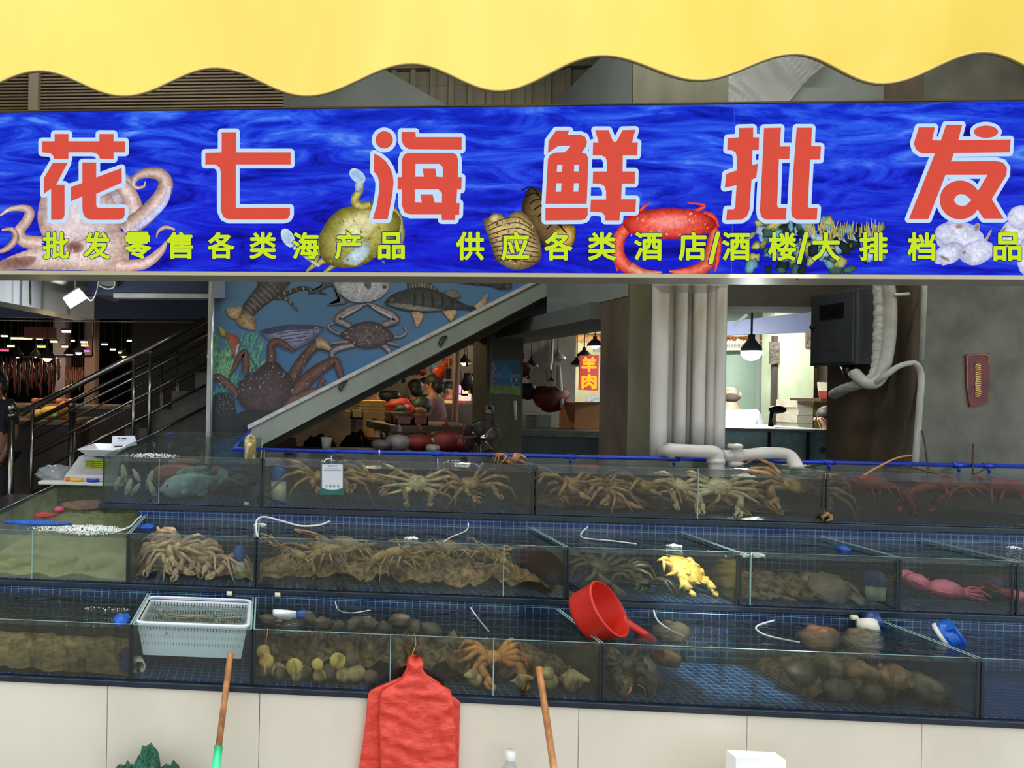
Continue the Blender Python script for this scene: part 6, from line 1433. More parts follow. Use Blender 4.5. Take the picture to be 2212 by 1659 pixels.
MB().tube(smooth_pts([q+R @ Vector((.07, 0, .03)), q+Vector((.12, 0, -.02)), q+Vector((.15, .05, .05)), q+Vector((.14, .2, .2))], 5), .005, 6).build('cable', mHose, t, True)
lamp_light('floodlight_light', q+R @ Vector((0, -.12, -.02)), 9, (.9, .95, 1), .05, t)
for px, py, Y, lb_ in ((95, 599, 5.4, 'lit ceiling lamp at the left under the sign'), (190, 632, 5.9, 'small lit lamp behind the floodlight')):
    q = P(px, py, Y); r = .055 if px == 95 else .03; t = thing('ceiling_lamp', lb_, 'lamp', q)
    MB().lathe([(r*1.1, .02), (r*1.15, .0), (r, -.004)], q, 20, capb=True).build('rim', mWhiteTrim, t, True)
    MB().lathe([(r, -.003), (r*.7, -.015), (.001, -.018)], q, 20).build('lit_diffuser', mLit, t, True)
    MB().tube([q+Vector((0, 0, .02)), q+Vector((0, 0, .4))], .004, 6).build('cord', M('cord', (60, 60, 60), None, .6), t)
q = P(64, 655, 5.2); single(MB().tube(smooth_pts([P(65, 330, 5.2), P(65, 560, 5.2), P(64, 620, 5.2), P(65, 655, 5.2), P(67, 652, 5.2), P(66, 600, 5.2)], 4), .004, 6), 'dangling_rope', M('dark cord', (54, 50, 46), None, .7), 'looped dark cord hanging in front of the white beam', 'cord')
# ---- staircase with two railings
mSteel = M('polished steel', (150, 146, 140), (124, 120, 114), .22, .95, scale=9); mSteelD = M('dull steel', (100, 96, 90), None, .3, .9)
mStep = M('stone stair tread', (70, 62, 54), (52, 46, 40), .6, scale=8)
sx = P(20, 950, 5.95).x; ex = P(470, 950, 5.95).x
t = thing('staircase', 'stone staircase climbing to the right behind the tanks with its steel railings', 'staircase', ((sx+ex)/2, 6.0, 0))
s_ = MB(); n = 9; z0s = .30
for i in range(n):
    x0 = sx+(ex-sx)*i/n; s_.box(x0, ex, 5.98, 6.85, z0s+.155*i if i else 0, z0s+.155*(i+1))
s_.build('flight', mStep, t)
def rail(Y, r, dy, mat):
    hr = [P(30, 898+dy, Y), P(60, 884+dy, Y), P(445, 690+dy, Y), P(470, 678+dy, Y)]
    return hr
def rail_set(Y, off, mat, posts, newel, nr, sp_, x1, hr):
    k = 1
    a, b_ = P(45, 893+off, Y), P(x1, 893+off-(x1-45)*.5055, Y)
    MB().tube([a, b_], hr, 12).build('handrail', mat, t, True)
    for i in range(nr):
        d = sp_*(i+1)
        MB().tube([P(66, 893+off-10+d, Y), P(x1, 893+off-(x1-45)*.5055+d, Y)], hr*.42, 8).build('rail_bar', mat, t, True)
    for px in posts:
        y = 893+off-(px-45)*.5055; q = P(px, y+6, Y); MB().tube([q, Vector((q.x, Y, max(.3, q.z-.98)))], hr*.62, 10).build('baluster', mat, t, True)
    q = P(newel[0], newel[1], Y); nw = MB().tube([Vector((q.x, Y, 0)), q], .030, 14)
    nw.lathe([(.036, -.02), (.046, -.005), (.046, .012), (.030, .02)], q, 20); nw.ell(q+Vector((0, 0, .062)), .046, .046, .048, 18, 12)
    nw.build('newel_post', mat, t, True)
rail_set(5.93, 0, mSteel, (70, 290, 325), (25, 897), 4, 47, 446, .027)
rail_set(6.88, 30, mSteelD, (162, 350, 384), (155, 888), 4, 38, 446, .022)
# ---- left market hall
mMeat = M('hanging meat', (176, 84, 62), (110, 44, 34), .45, scale=26, stretch=(1, 1, .3)); mMeatP = M('pale pork ribs', (226, 150, 112), (160, 78, 56), .45, scale=22, stretch=(1.6, 1, .4))
mMeatD = M('dark cured meat', (92, 46, 36), (50, 26, 22), .5, scale=26)
mStall = M('dark stall counter', (74, 62, 54), (56, 46, 42), .6, scale=4); mSteelT = M('worn counter top', (140, 120, 96), (110, 94, 76), .5, scale=7)
rng = random.Random(31)
for i, (xa_, xb_, Y, yt, lb_) in enumerate(((-60, 150, 7.6, 905, 'dark market stall counter behind the left stair railing'), (-40, 330, 10.5, 872, 'dark meat counter further back in the left hall'))):
    a, b_ = P(xa_, yt, Y), P(xb_, yt, Y); tt = thing('stall_counter', lb_, 'counter', ((a.x+b_.x)/2, Y, 0), 'stall counters in the left hall')
    MB().box(a.x, b_.x, Y, Y+.9, 0, a.z-.05).build('counter_body', mStall, tt); MB().box(a.x-.04, b_.x+.04, Y-.05, Y+.95, a.z-.048, a.z).build('counter_top', mSteelT, tt, bevel=.006)
zc1 = P(50, 905, 7.6).z
for px, w, h_, cl, lb_, sd in ((75, .10, .05, (240, 196, 90), 'yellow wrapped bundle at the left end of the lit counter', 1), (108, .13, .07, (250, 206, 96), 'larger yellow wrapped bundle on the lit counter', 2), (136, .07, .10, (226, 150, 66), 'orange bundle beside the dark newel post', 3), (122, .035, .03, (120, 200, 120), 'small green packet among the yellow bundles', 4)):
    q = P(px, 895, 7.8); o_ = Vector((sd*5, 1, 2)); k_ = -.10 if sd == 4 else 0
    single(MB().ell((q.x, 7.85+k_, zc1+h_*.9), w, .12 if sd < 4 else .04, h_, 20, 12, fn=lambda u, v, d: 1+.2*noise.noise(d*3+o_)+.12*abs(noise.noise(d*8+o_))), 'wrapped_bundle', M('lit wrap', cl, tuple(int(c*.8) for c in cl), .6, scale=12, bump=.4), lb_, 'bundle', 'bundles on the lit counter')
q = P(110, 830, 7.9); tt = thing('pendant_lamp', 'dark shaded pendant lamp over the yellow bundles', 'lamp', (q.x, 7.75, 1.75))
def shade_lamp(tt, p, r, lit, energy, col, cordtop=.9, shade=None, es=6.0):
    sm = shade or M('dark lamp shade', (40, 40, 42), None, .4)
    MB().lathe([(r, 0), (r*.92, r*.35), (r*.5, r*.8), (r*.25, r*1.0), (r*.25, r*1.35), (.001, r*1.4)], p, 20).build('shade', sm, tt, True)
    MB().ell(p+Vector((0, 0, r*.12)), r*.55, r*.55, r*.5, 14, 10).build('bulb', EM('glowing bulb', lit, es), tt, True)
    MB().tube([p+Vector((0, 0, r*1.4)), Vector((p.x, p.y, 4.34))], .006, 6).build('cord', M('black cord', (24, 24, 24), None, .6), tt)
    if energy: lamp_light('bulb_light', p+Vector((0, 0, -r*.5)), energy, col, r*.5, tt)
shade_lamp(tt, Vector((q.x, 7.75, 1.85)), .09, (255, 220, 150), 9, (1, .78, .42), 1.2)
LP = [(38, 768, 10.2, (255, 244, 200), 5, 'first'), (77, 768, 11.0, (255, 236, 214), 4, 'second'), (150, 766, 10.4, (255, 240, 214), 7, 'third'), (170, 762, 10.9, (255, 226, 190), 5, 'fourth'), (270, 770, 11.5, (255, 200, 120), 4, 'fifth')]
for px, py, Y, cl, en, w in LP:
    q = P(px, py, Y); tt = thing('pendant_lamp', 'bright pendant lamp over the meat, %s from the left in the hall' % w, 'lamp', q, 'pendant lamps in the left hall')
    shade_lamp(tt, q, .09, cl, en*1.6, (1, .8, .58), 1.2, es=9)
SP = [(115, 738, 11, (255, 236, 170)), (154, 736, 13, (255, 230, 190)), (181, 739, 11.1, (255, 240, 220)), (182, 746, 11.2, (255, 190, 120)), (88, 749, 11, (230, 255, 60)), (8, 726, 12, (255, 236, 200)), (45, 731, 11, (230, 240, 150)), (22, 748, 11, (255, 190, 150)), (225, 744, 12, (255, 236, 200)), (243, 755, 13, (240, 226, 190)), (262, 762, 12, (250, 226, 160)), (280, 736, 13, (255, 220, 170)), (185, 758, 11, (230, 90, 255)), (115, 773, 11, (150, 130, 255)), (8, 757, 11, (255, 70, 90)), (142, 716, 9, (255, 230, 200)), (84, 732, 12, (240, 220, 200)), (140, 749, 11, (255, 200, 150))]
cn = {(230, 90, 255): 'violet', (150, 130, 255): 'small blue violet', (255, 70, 90): 'red', (230, 255, 60): 'yellow green', (230, 240, 150): 'pale yellow strip', (255, 190, 120): 'orange', (255, 190, 150): 'pinkish'}
SP = sorted(SP); wc = 0
for px, py, Y, cl in SP:
    q = P(px, py, Y); nm = cn.get(cl)
    if nm is None: wc += 1; lb_ = 'small warm hall lamp far back, %s from the left' % ORD[wc-1]
    else: lb_ = '%s light far back in the left market hall' % nm
    w = .16 if cl == (230, 240, 150) else (.05 if cl[2] > 100 else .06)
    tt = thing('hall_light', lb_, 'lamp', q, 'small lights far back in the left hall')
    MB().box(q.x-w, q.x+w, Y, Y+.06, q.z-.012, q.z+.014).build('lit_tube', EM('tube glow', cl, 2.2), tt); MB().box(q.x-w*1.1, q.x+w*1.1, Y-.02, Y+.08, q.z+.014, q.z+.04).tube([q+Vector((0, .03, .04)), Vector((q.x, Y+.03, 4.34))], .004, 5).build('fitting', M('lamp fitting', (44, 42, 42), None, .5), tt)
def meat(px, py, Y, L, w, m_, lb_, grp):
    q = P(px, py, Y); o_ = Vector((px*.37, 1, 2)); mb = MB(); pts = []; rad = []
    for i in range(9): v_ = i/8; pts.append(q+Vector((.02*noise.noise(Vector((i*.8, px, 0))), .01, -L*v_))); rad.append(w*(.45+.6*math.sin(PI*min(1, .15+v_*.85)))*(1+.35*noise.noise(Vector((i*1.3, px, 4)))))
    mb.tube(pts, rad, 9, flat=.55); mb.tube([q, Vector((q.x, q.y, P(80, 786, 9.5).z+.10))], .004, 5)
    single(mb, 'hanging_meat', m_, lb_, 'meat', grp)
for i in range(9): meat(142+i*4.4, 793, 9.5, .27+.05*math.sin(i*2), .026, mMeatP, 'strip of pale lit ribs in the left hall, %s from the left' % ORD[i], 'pale ribs in the left hall')
for i in range(14):
    px = 4+i*9.4; meat(px, 778+7*math.sin(i*1.9), 9.5, .40+.12*math.sin(i*2.3), .042, mMeat if i % 2 else mMeatD, 'dark meat hanging in the left hall, %s from the left' % ORD[i], 'dark hanging meat in the left hall')
for i in range(10):
    q = P(74+i*8.6, 853-(i % 2)*5, 10.7); o_ = Vector((i*3.3, 2, 1))
    single(MB().ell((q.x, 10.75+(i % 3)*.12, P(100, 872, 10.5).z+.035), .06, .05, .04, 10, 8, fn=lambda u, v, d: 1+.3*noise.noise(d*3+o_)), 'meat_cut', mMeat if i % 3 else mMeatP, 'cut of meat lying on the back counter, %s from the left' % ORD[i], 'meat cuts on the back counter')
a, b_ = P(-40, 786, 9.5), P(200, 786, 9.5); single(MB().tube([a+Vector((0, 0, .10)), b_+Vector((0, 0, .10))], .015, 8).tube([a+Vector((0, 0, .1)), a+Vector((0, 0, 2.0))], .012, 6).tube([b_+Vector((0, 0, .1)), b_+Vector((0, 0, 2.0))], .012, 6), 'meat_rail', mSteelD, 'steel rail the meat hangs from in the left hall', 'rail')
a, b_ = P(52, 706, 9.0), P(112, 730, 9.0); single(MB().box(a.x, b_.x, 9.0, 9.2, b_.z, a.z).tube([(a.x+.05, 9.1, a.z), (a.x+.05, 9.1, 4.34)], .005, 5).tube([(b_.x-.05, 9.1, a.z), (b_.x-.05, 9.1, 4.34)], .005, 5), 'hanging_board', M('dark red board', (104, 44, 40), None, .6), 'dark red board hanging under the ceiling of the left hall', 'board', smooth=False)
a, b_ = P(116, 640, 11.5), P(140, 900, 11.5); struct('pillar_hall', MB().box(a.x, b_.x, 11.5, 11.8, 0, 4.35), M('grey hall pillar', (128, 118, 122), None, .8))
a, b_ = P(184, 690, 11.5), P(203, 900, 11.5); struct('pillar_hall_inner', MB().box(a.x, b_.x, 11.5, 11.8, 0, 4.35), M('brown hall pillar', (120, 96, 82), None, .8))
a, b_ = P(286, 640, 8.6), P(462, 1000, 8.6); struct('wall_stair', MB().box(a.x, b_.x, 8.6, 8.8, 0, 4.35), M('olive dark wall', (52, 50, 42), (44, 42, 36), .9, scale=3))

# ---- people: one continuous skinned body each, clothes and hair as children
def skin(vs, es, rs, sub=2, root=0):
    me = bpy.data.meshes.new('skin'); me.from_pydata(vs, es, []); o = bpy.data.objects.new('skin', me); C.objects.link(o)
    md = o.modifiers.new('s', 'SKIN'); md.use_smooth_shade = True
    if not me.skin_vertices: bpy.context.view_layer.objects.active = o
    for i, r in enumerate(rs):
        sv = me.skin_vertices[0].data[i]; sv.radius = r if isinstance(r, tuple) else (r, r); sv.use_root = (i == root)
    o.modifiers.new('u', 'SUBSURF').levels = sub
    dg = bpy.context.evaluated_depsgraph_get(); dg.update(); ev = bpy.data.meshes.new_from_object(o.evaluated_get(dg))
    bpy.data.objects.remove(o); mb = MB(); mb.add([tuple(v.co) for v in ev.vertices], [tuple(p.vertices) for p in ev.polygons]); bpy.data.meshes.remove(ev); return mb
def person(label, loc, face, h, shirt, trousers, hair, skinc, bald=False, lean=0.0, arms=((.25, .15, -.5), (.25, .15, -.5)), seated=False, group='people in the market', cap=None):
    """face: heading in radians (0 looks along +y); arms: hand positions from the shoulder in heights (side, forward, up)"""
    s = h/1.7; p = thing('person', label, 'person', loc, group); L = Vector(loc)
    cf, sf_ = math.cos(face), math.sin(face)
    def W(x, y, z):
        y += lean*max(0, z-.9)
        return tuple(L+Vector((x*cf-y*sf_, x*sf_+y*cf, z))*1.0) if False else (L.x+(x*cf-y*sf_)*s, L.y+(x*sf_+y*cf)*s, L.z+z*s)
    hip = .90 if not seated else .50
    d = hip-.90
    J = [(0, 0, hip), (0, 0, 1.10+d), (0, .01, 1.30+d), (0, 0, 1.42+d), (0, .01, 1.50+d), (0, .025, 1.58+d), (0, .02, 1.66+d)]
    R_ = [(.15, .11), (.135, .10), (.155, .105), (.10, .08), .055, (.075, .092), (.055, .07)]
    E_ = [(0, 1), (1, 2), (2, 3), (3, 4), (4, 5), (5, 6)]
    sh = []; hands = []
    for sd, am in ((-1, arms[0]), (1, arms[1])):
        b0 = len(J); S_ = Vector((sd*.185, 0, 1.39+d)); H_ = S_+Vector((sd*am[0], am[1], am[2])); mid = (S_+H_)/2+Vector((sd*.05, -.06, -.03))
        J += [tuple(S_), tuple(mid), tuple(H_), tuple(H_+(H_-mid).normalized()*.09)]; R_ += [.062, .047, .032, (.036, .02)]; E_ += [(2, b0), (b0, b0+1), (b0+1, b0+2), (b0+2, b0+3)]; sh.append((S_, mid, H_)); hands.append((H_, (H_-mid).normalized(), sd))
    legs = []
    for sd in (-1, 1):
        b0 = len(J)
        if seated: q = [(sd*.10, .02, hip-.02), (sd*.13, .42, hip), (sd*.13, .42, .08), (sd*.13, .56, .04)]
        else: q = [(sd*.095, 0, .84), (sd*.105, .015, .48), (sd*.11, -.01, .09), (sd*.115, .13, .035)]
        J += q; R_ += [.088, .06, .042, (.045, .03)]; E_ += [(0, b0), (b0, b0+1), (b0+1, b0+2), (b0+2, b0+3)]; legs.append(q)
    mb = skin([W(*j) for j in J], E_, [tuple(q*s for q in r) if isinstance(r, tuple) else r*s for r in R_])
    # face: nose, ears and fingers are grown on the same mesh
    hc = Vector((0, .025, 1.585+d))
    mb.ell(W(0, .118, 1.575+d), .013*s, .016*s, .022*s, 8, 6)
    for sd in (-1, 1): mb.ell(W(sd*.080, .02, 1.58+d), .012*s, .018*s, .03*s, 8, 6)
    for H_, dr, sd in hands:
        u = dr.cross(Vector((0, 0, 1))); u = u.normalized() if u.length > .1 else Vector((1, 0, 0))
        for k_, ln in ((-.024, .055), (-.009, .068), (.007, .072), (.022, .062)):
            a = H_+dr*.095+u*k_; mb.tube([W(*a), W(*(a+dr*ln*.5)), W(*(a+dr*ln*.9+Vector((0, 0, -.012))))], [.009*s, .0085*s, .006*s], 6)
        a = H_+dr*.045+u*.03; mb.tube([W(*a), W(*(a+u*.025+dr*.025)), W(*(a+u*.03+dr*.05))], [.010*s, .0095*s, .007*s], 6)
    body = mb.build('body', M('skin', skinc, tuple(int(c*.86) for c in skinc), .5, scale=6), p, True)
    for sd in (-1, 1): MB().ell(W(sd*.032, .108, 1.60+d), .011*s, .008*s, .007*s, 8, 6).build('eye', mEye, p, True)
    MB().ell(W(0, .108, 1.535+d), .022*s, .008*s, .006*s, 10, 6).build('mouth', M('lips', (150, 80, 70), None, .5), p, True)
    # shirt
    J2 = [(0, 0, hip-.06), (0, 0, 1.10+d), (0, .01, 1.30+d), (0, 0, 1.41+d), (0, 0, 1.455+d)]; R2 = [(.172, .13), (.158, .122), (.175, .125), (.115, .095), (.065, .065)]; E2 = [(0, 1), (1, 2), (2, 3), (3, 4)]
    for S_, mid, H_ in sh: b0 = len(J2); J2 += [tuple(S_), tuple(S_.lerp(mid, .85))]; R2 += [.078, .066]; E2 += [(2, b0), (b0, b0+1)]
    skin([W(*j) for j in J2], E2, [tuple(q*s for q in r) if isinstance(r, tuple) else r*s for r in R2]).build('shirt', M('shirt cloth', shirt, tuple(int(c*.9) for c in shirt), .85, scale=10, bump=.2), p, True)
    J3 = [(0, 0, hip+.02)]; R3_ = [(.160, .122)]; E3 = []
    for q in legs: b0 = len(J3); J3 += [q[0], q[1], q[2]]; R3_ += [.10, .074, .058]; E3 += [(0, b0), (b0, b0+1), (b0+1, b0+2)]
    skin([W(*j) for j in J3], E3, [tuple(q*s for q in r) if isinstance(r, tuple) else r*s for r in R3_]).build('trousers', M('trouser cloth', trousers, None, .85), p, True)
    R0_ = Matrix.Rotation(face, 3, 'Z')
    if bald:
        MB().ell(W(0, -.024, 1.555+d), .075*s, .082*s, .042*s, 18, 10, rot=R0_).build('hair', M('short dark hair', hair, None, .8), p, True)
    else:
        MB().ell(W(0, -.005, 1.625+d), .092*s, .108*s, .085*s, 18, 12, rot=R0_, fn=lambda u, v, d_: 1+.04*math.sin(u*9+v*5)).build('hair', M('dark hair', hair, tuple(int(c*1.5) for c in hair), .6, scale=50), p, True)
        MB().ell(W(0, -.045, 1.565+d), .086*s, .062*s, .09*s, 16, 10, rot=R0_).build('hair', M('dark hair', hair, None, .6), p, True)
    return p
fz = 0.0
person('person in dark clothes at the far left behind the newel post', (P(-6, 850, 7.0).x, 7.0, 0), 2.6, 1.68, (26, 26, 30), (30, 30, 34), (18, 16, 16), (150, 100, 74), arms=((.05, .1, -.48), (.16, .05, -.5)))
person('person in a black shirt with their back turned at the lit market table', (P(896, 860, 9.65).x, 9.65, 0), .3, 1.70, (22, 22, 24), (30, 30, 34), (14, 13, 13), (170, 120, 92), arms=((.12, .36, -.30), (.12, .34, -.3)))
person('person in a long pinkish shirt standing right of the lit table', (P(938, 860, 8.9).x, 8.9, 0), 1.1, 1.76, (168, 126, 118), (26, 26, 30), (34, 26, 22), (176, 124, 96), arms=((.06, .25, -.38), (.05, .2, -.42)))
person('person in a yellow shirt half hidden by the stair beam', (P(806, 860, 10.2).x, 10.2, 0), -1.8, 1.70, (190, 160, 82), (60, 56, 50), (24, 20, 18), (190, 136, 100), arms=((.1, .34, -.3), (.05, .3, -.36)))
person('person in red far back between the hanging clothes', (P(969, 860, 11.4).x, 11.4, 0), 2.8, 1.7, (196, 60, 66), (40, 40, 48), (20, 18, 18), (180, 130, 100))
person('person in dark clothes behind the counter under the hanging bags', (P(917, 850, 12.15).x, 12.15, 0), 2.6, 1.76, (56, 50, 48), (40, 40, 44), (16, 15, 15), (170, 120, 92))
# ---- market under the stairs
mTop = M('worn wooden counter', (134, 112, 92), (104, 86, 70), .6, scale=8, stretch=(.4, 3, 3))
a, b_ = P(830, 918, 7.0), P(1036, 921, 7.0)
tt = thing('market_table', 'worn wooden market table under the stairs', 'table', ((a.x+b_.x)/2, 7.0, 0))
MB().hexa([(a.x+.05, 6.98, a.z-.07), (b_.x, 6.98, a.z-.07), (b_.x, 7.9, a.z-.07), (a.x-.05, 7.9, a.z-.07), (a.x+.05, 6.98, a.z), (b_.x, 6.98, a.z), (b_.x, 7.9, a.z), (a.x-.05, 7.9, a.z)]).build('table_top', mTop, tt, bevel=.006)
for x in (a.x+.12, b_.x-.1):
    for y in (7.05, 7.8): MB().box(x-.03, x+.03, y-.03, y+.03, 0, a.z-.07).build('leg', mTop, tt)
zt7 = a.z
def crate(px0, px1, Y, h_, d_, cl, label, zb, name='crate', cat='crate', grp='crates on the market table'):
    a, b_ = P(px0, 900, Y), P(px1, 900, Y); tt = thing(name, label, cat, ((a.x+b_.x)/2, Y, zb), grp); m_ = M('crate colour', cl, tuple(int(c*.85) for c in cl), .6, scale=6)
    mb = MB(); w = .012
    mb.box(a.x, b_.x, Y, Y+d_, zb, zb+.012); mb.box(a.x, b_.x, Y, Y+w, zb, zb+h_); mb.box(a.x, b_.x, Y+d_-w, Y+d_, zb, zb+h_); mb.box(a.x, a.x+w, Y, Y+d_, zb, zb+h_); mb.box(b_.x-w, b_.x, Y, Y+d_, zb, zb+h_)
    mb.build('crate_body', m_, tt); MB().box(a.x-.008, b_.x+.008, Y-.008, Y+d_+.008, zb+h_-.02, zb+h_-.008).build('rim', m_, tt); return tt
crate(846, 892, 7.25, .11, .4, (150, 124, 104), 'grey brown crate at the left of the market table', zt7+.001)
crate(856, 890, 7.06, .08, .16, (196, 124, 104), 'pink crate in front on the market table', zt7+.001)
crate(893, 925, 7.10, .10, .4, (190, 118, 100), 'pink crate at the right of the market table', zt7+.001)
a, b_ = P(760, 905, 8.2), P(925, 905, 8.2); zt8 = P(800, 893, 8.2).z
tt = thing('display_table', 'lamp-lit display table of yellow trays behind the market table', 'table', ((a.x+b_.x)/2, 8.2, 0))
MB().box(a.x, b_.x, 8.2, 9.0, zt8-.05, zt8).build('table_top', M('lit yellow board', (230, 196, 120), (204, 166, 96), .6), tt)
for x in (a.x+.1, b_.x-.1):
    for y in (8.3, 8.9): MB().box(x-.03, x+.03, y-.03, y+.03, 0, zt8-.05).build('leg', mTop, tt)
for i in range(4):
    a, b_ = P(770, 890, 8.35), P(832, 890, 8.35); tt = thing('tray', 'pale yellow tray in the stack on the lit table, %s from the top' % ORD[3-i], 'tray', ((a.x+b_.x)/2, 8.3, zt8+.001+i*.035), 'stacked yellow trays')
    z = zt8+.001+i*.035; MB().hexa([(a.x+.03, 8.28, z), (b_.x-.03, 8.28, z), (b_.x-.03, 8.72, z), (a.x+.03, 8.72, z), (a.x, 8.25, z+.033), (b_.x, 8.25, z+.033), (b_.x, 8.75, z+.033), (a.x, 8.75, z+.033)]).build('tray_body', M('pale yellow tray', (246, 214, 140), (226, 190, 110), .5), tt, bevel=.004)
for px, cl, lb_, w, h_, sd in ((868, (190, 52, 36), 'red sack on the lit table', .16, .09, 1), (866, (40, 90, 60), 'dark green pack on the lit table', .08, .05, 2), (880, (214, 70, 44), 'red round bundle on the lit table', .07, .06, 3), (916, (30, 60, 40), 'pile of dark green vegetables at the right of the lit table', .12, .10, 4), (900, (150, 112, 60), 'tan bundle at the right of the lit table', .10, .04, 5), (786, (240, 170, 100), 'orange bundle above the tray stack', .08, .05, 6)):
    q = P(px, 885, 8.4); o_ = Vector((sd*4, 2, 7)); yy = 8.55 if sd in (1, 4) else 8.32
    zz = zt8+h_*.85+(.145 if sd == 6 else 0)
    single(MB().ell((q.x, yy if sd != 6 else 8.5, zz), w, .12 if sd in (1, 4) else .07, h_, 16, 10, fn=lambda u, v, d: 1+.25*noise.noise(d*3+o_)), 'goods_bundle', M('goods', cl, tuple(int(c*.7) for c in cl), .6, scale=16, bump=.4), lb_, 'bundle', 'goods on the lit table')
a = P(766, 896, 8.0); crate(759, 784, 8.0, .09, .18, (236, 190, 100), 'open orange carton at the left end of the lit table', zt8-.05-.0, 'carton', 'box', None)
tt = thing('pendant_lamp', 'warm pendant lamp over the lit display table', 'lamp', (P(815, 800, 8.5).x, 8.5, 2.1))
shade_lamp(tt, Vector((P(815, 800, 8.5).x, 8.5, 2.25)), .11, (255, 216, 140), 34, (1, .74, .38), 1.0)
def sack(px, py, Y, rx, ry, rz, cl, name, lb_, cat, sd, zb=None, knot=True, grp=None, m_=None):
    q = P(px, py, Y); o_ = Vector((sd*3.7, sd, 4)); z = q.z if zb is None else zb+rz
    mb = MB().ell((q.x, Y, z), rx, ry, rz, 18, 12, fn=lambda u, v, d: (1+.16*noise.noise(d*2+o_)+.14*abs(noise.noise(d*5+o_))+.09*math.sin(u*9+sd)*(d.z+.6))*(1-(.62 if knot else .3)*max(0, d.z+.1)**1.3))
    if knot: mb.tube([(q.x, Y, z+rz*.75), (q.x+.01, Y, z+rz*1.05), (q.x-.01, Y, z+rz*1.3)], [rx*.22, rx*.08, rx*.16], 8)
    return single(mb, name, m_ or M('bag plastic', cl, tuple(int(c*.7) for c in cl), .6, scale=10, bump=.5), lb_, cat, grp)
for px, py, rx, rz, lb_, sd in ((690, 950, .20, .19, 'left one of the two big black bags below the stair beam', 1), (772, 945, .22, .27, 'right one of the two big black bags below the stair beam', 2)):
    q = P(px, py, 6.25); sack(px, py, 6.25, rx, .2, q.z/2+.1, (16, 16, 18), 'black_bag', lb_, 'bag', sd, 0, False, 'black bags below the stairs')
q = P(600, 958, 6.0); a, b_ = P(560, 952, 6.2), P(640, 948, 6.2); single(MB().box(a.x, b_.x, 6.2, 6.4, 0, a.z+.02), 'low_cabinet', M('dark red panel', (86, 34, 28), (70, 28, 24), .6, scale=5), 'low dark red cabinet below the foot of the stair beam', 'cabinet', smooth=False)
a = P(705, 968, 5.6); tt = thing('paper_cup', 'white paper cup behind the blue air pipe', 'cup', (a.x, 5.6, a.z-.03))
MB().lathe([(.030, -.03), (.045, .06), (.047, .062), (.043, .058), (.028, -.026)], (a.x, 5.6, a.z+.02), 20, capb=True).build('cup_body', M('white paper', (214, 210, 206), None, .6), tt, True)
q = P(705, 975, 5.6); a, b_ = P(640, 978, 5.4), P(1040, 985, 5.4)
single(MB().box(a.x, b_.x, 5.42, 5.95, 0, P(705, 970, 5.6).z-.012), 'low_table', M('dark low table', (52, 40, 36), (40, 32, 30), .7, scale=6), 'low dark table of bags behind the blue air pipe', 'table', smooth=False)
zlt = P(705, 970, 5.6).z-.011
for px, rx, rz, cl, lb_, sd in ((828, .09, .06, (110, 104, 106), 'grey plastic bag on the low table', 1), (862, .10, .085, (150, 144, 140), 'pale knotted bag on the low table', 2), (905, .12, .09, (130, 40, 32), 'dark red bag on the low table, left one', 3), (962, .13, .11, (122, 36, 30), 'dark red bag on the low table, middle one', 4), (1000, .10, .09, (116, 34, 30), 'dark red bag on the low table beside the fan', 5), (935, .05, .05, (170, 166, 160), 'small white bag between the dark red bags', 6)):
    sack(px, 950, 5.70 if sd != 6 else 5.52, rx, .09, rz, cl, 'plastic_bag', lb_, 'bag', sd, zlt, True, 'bags on the low table')
q = P(745, 968, 5.55); single(MB().tube(smooth_pts([Vector((q.x-.14+.02*i+.04*math.cos(i*1.9), 5.50+.05*math.sin(i*1.9), zlt+.012+.006*(i % 3))) for i in range(12)], 4), .006, 6), 'cable_coil', M('grey cable', (90, 84, 80), None, .6), 'tangled grey cable on the low table left of the cup', 'cable')
# fan
fq = P(1040, 945, 5.25); tt = thing('electric_fan', 'dark electric fan behind the blue air pipe with a shiny hub', 'fan', (fq.x, 5.3, 1.0))
mFan = M('black fan plastic', (26, 24, 24), None, .4); cg = MB()
for k_ in range(22):
    a = 2*PI*k_/22; d_ = Vector((math.cos(a), 0, math.sin(a))); cg.tube([fq+d_*.025+Vector((0, -.05, 0)), fq+d_*.08+Vector((0, -.055, 0)), fq+d_*.122+Vector((0, -.02, 0)), fq+d_*.128+Vector((0, .01, 0))], .0016, 4)
cg.tube([fq+Vector((math.cos(2*PI*i/30)*.128, 0, math.sin(2*PI*i/30)*.128)) for i in range(31)], .004, 6, cap=False); cg.build('cage', mFan, tt, True)
bl = MB()
for k_ in range(4):
    a = 2*PI*k_/4+.4; d_ = Vector((math.cos(a), 0, math.sin(a))); e_ = Vector((-math.sin(a), 0, math.cos(a)))
    bl.grid(lambda u, v: fq+d_*(.02+.09*u)+e_*((v-.5)*(.03+.07*u))+Vector((0, .01+.03*(v-.5), 0)), 6, 4)
bl.build('blades', M('grey fan blade', (54, 50, 48), None, .3), tt, True, solid=.002)
MB().ell(fq+Vector((0, -.055, 0)), .026, .014, .026, 16, 10).build('hub', M('chrome hub', (220, 200, 170), None, .12, 1.0), tt, True)
MB().tube([fq+Vector((0, .03, 0)), fq+Vector((0, .10, 0))], .045, 14).build('motor', mFan, tt, True)
MB().tube([fq+Vector((0, .06, -.02)), fq+Vector((0, .06, -.2)), Vector((fq.x, 5.31, .9)), Vector((fq.x, 5.31, .02))], .013, 10).lathe([(.17, 0), (.17, .02), (.02, .04)], (fq.x, 5.31, 0), 24).build('stand', mFan, tt, True)
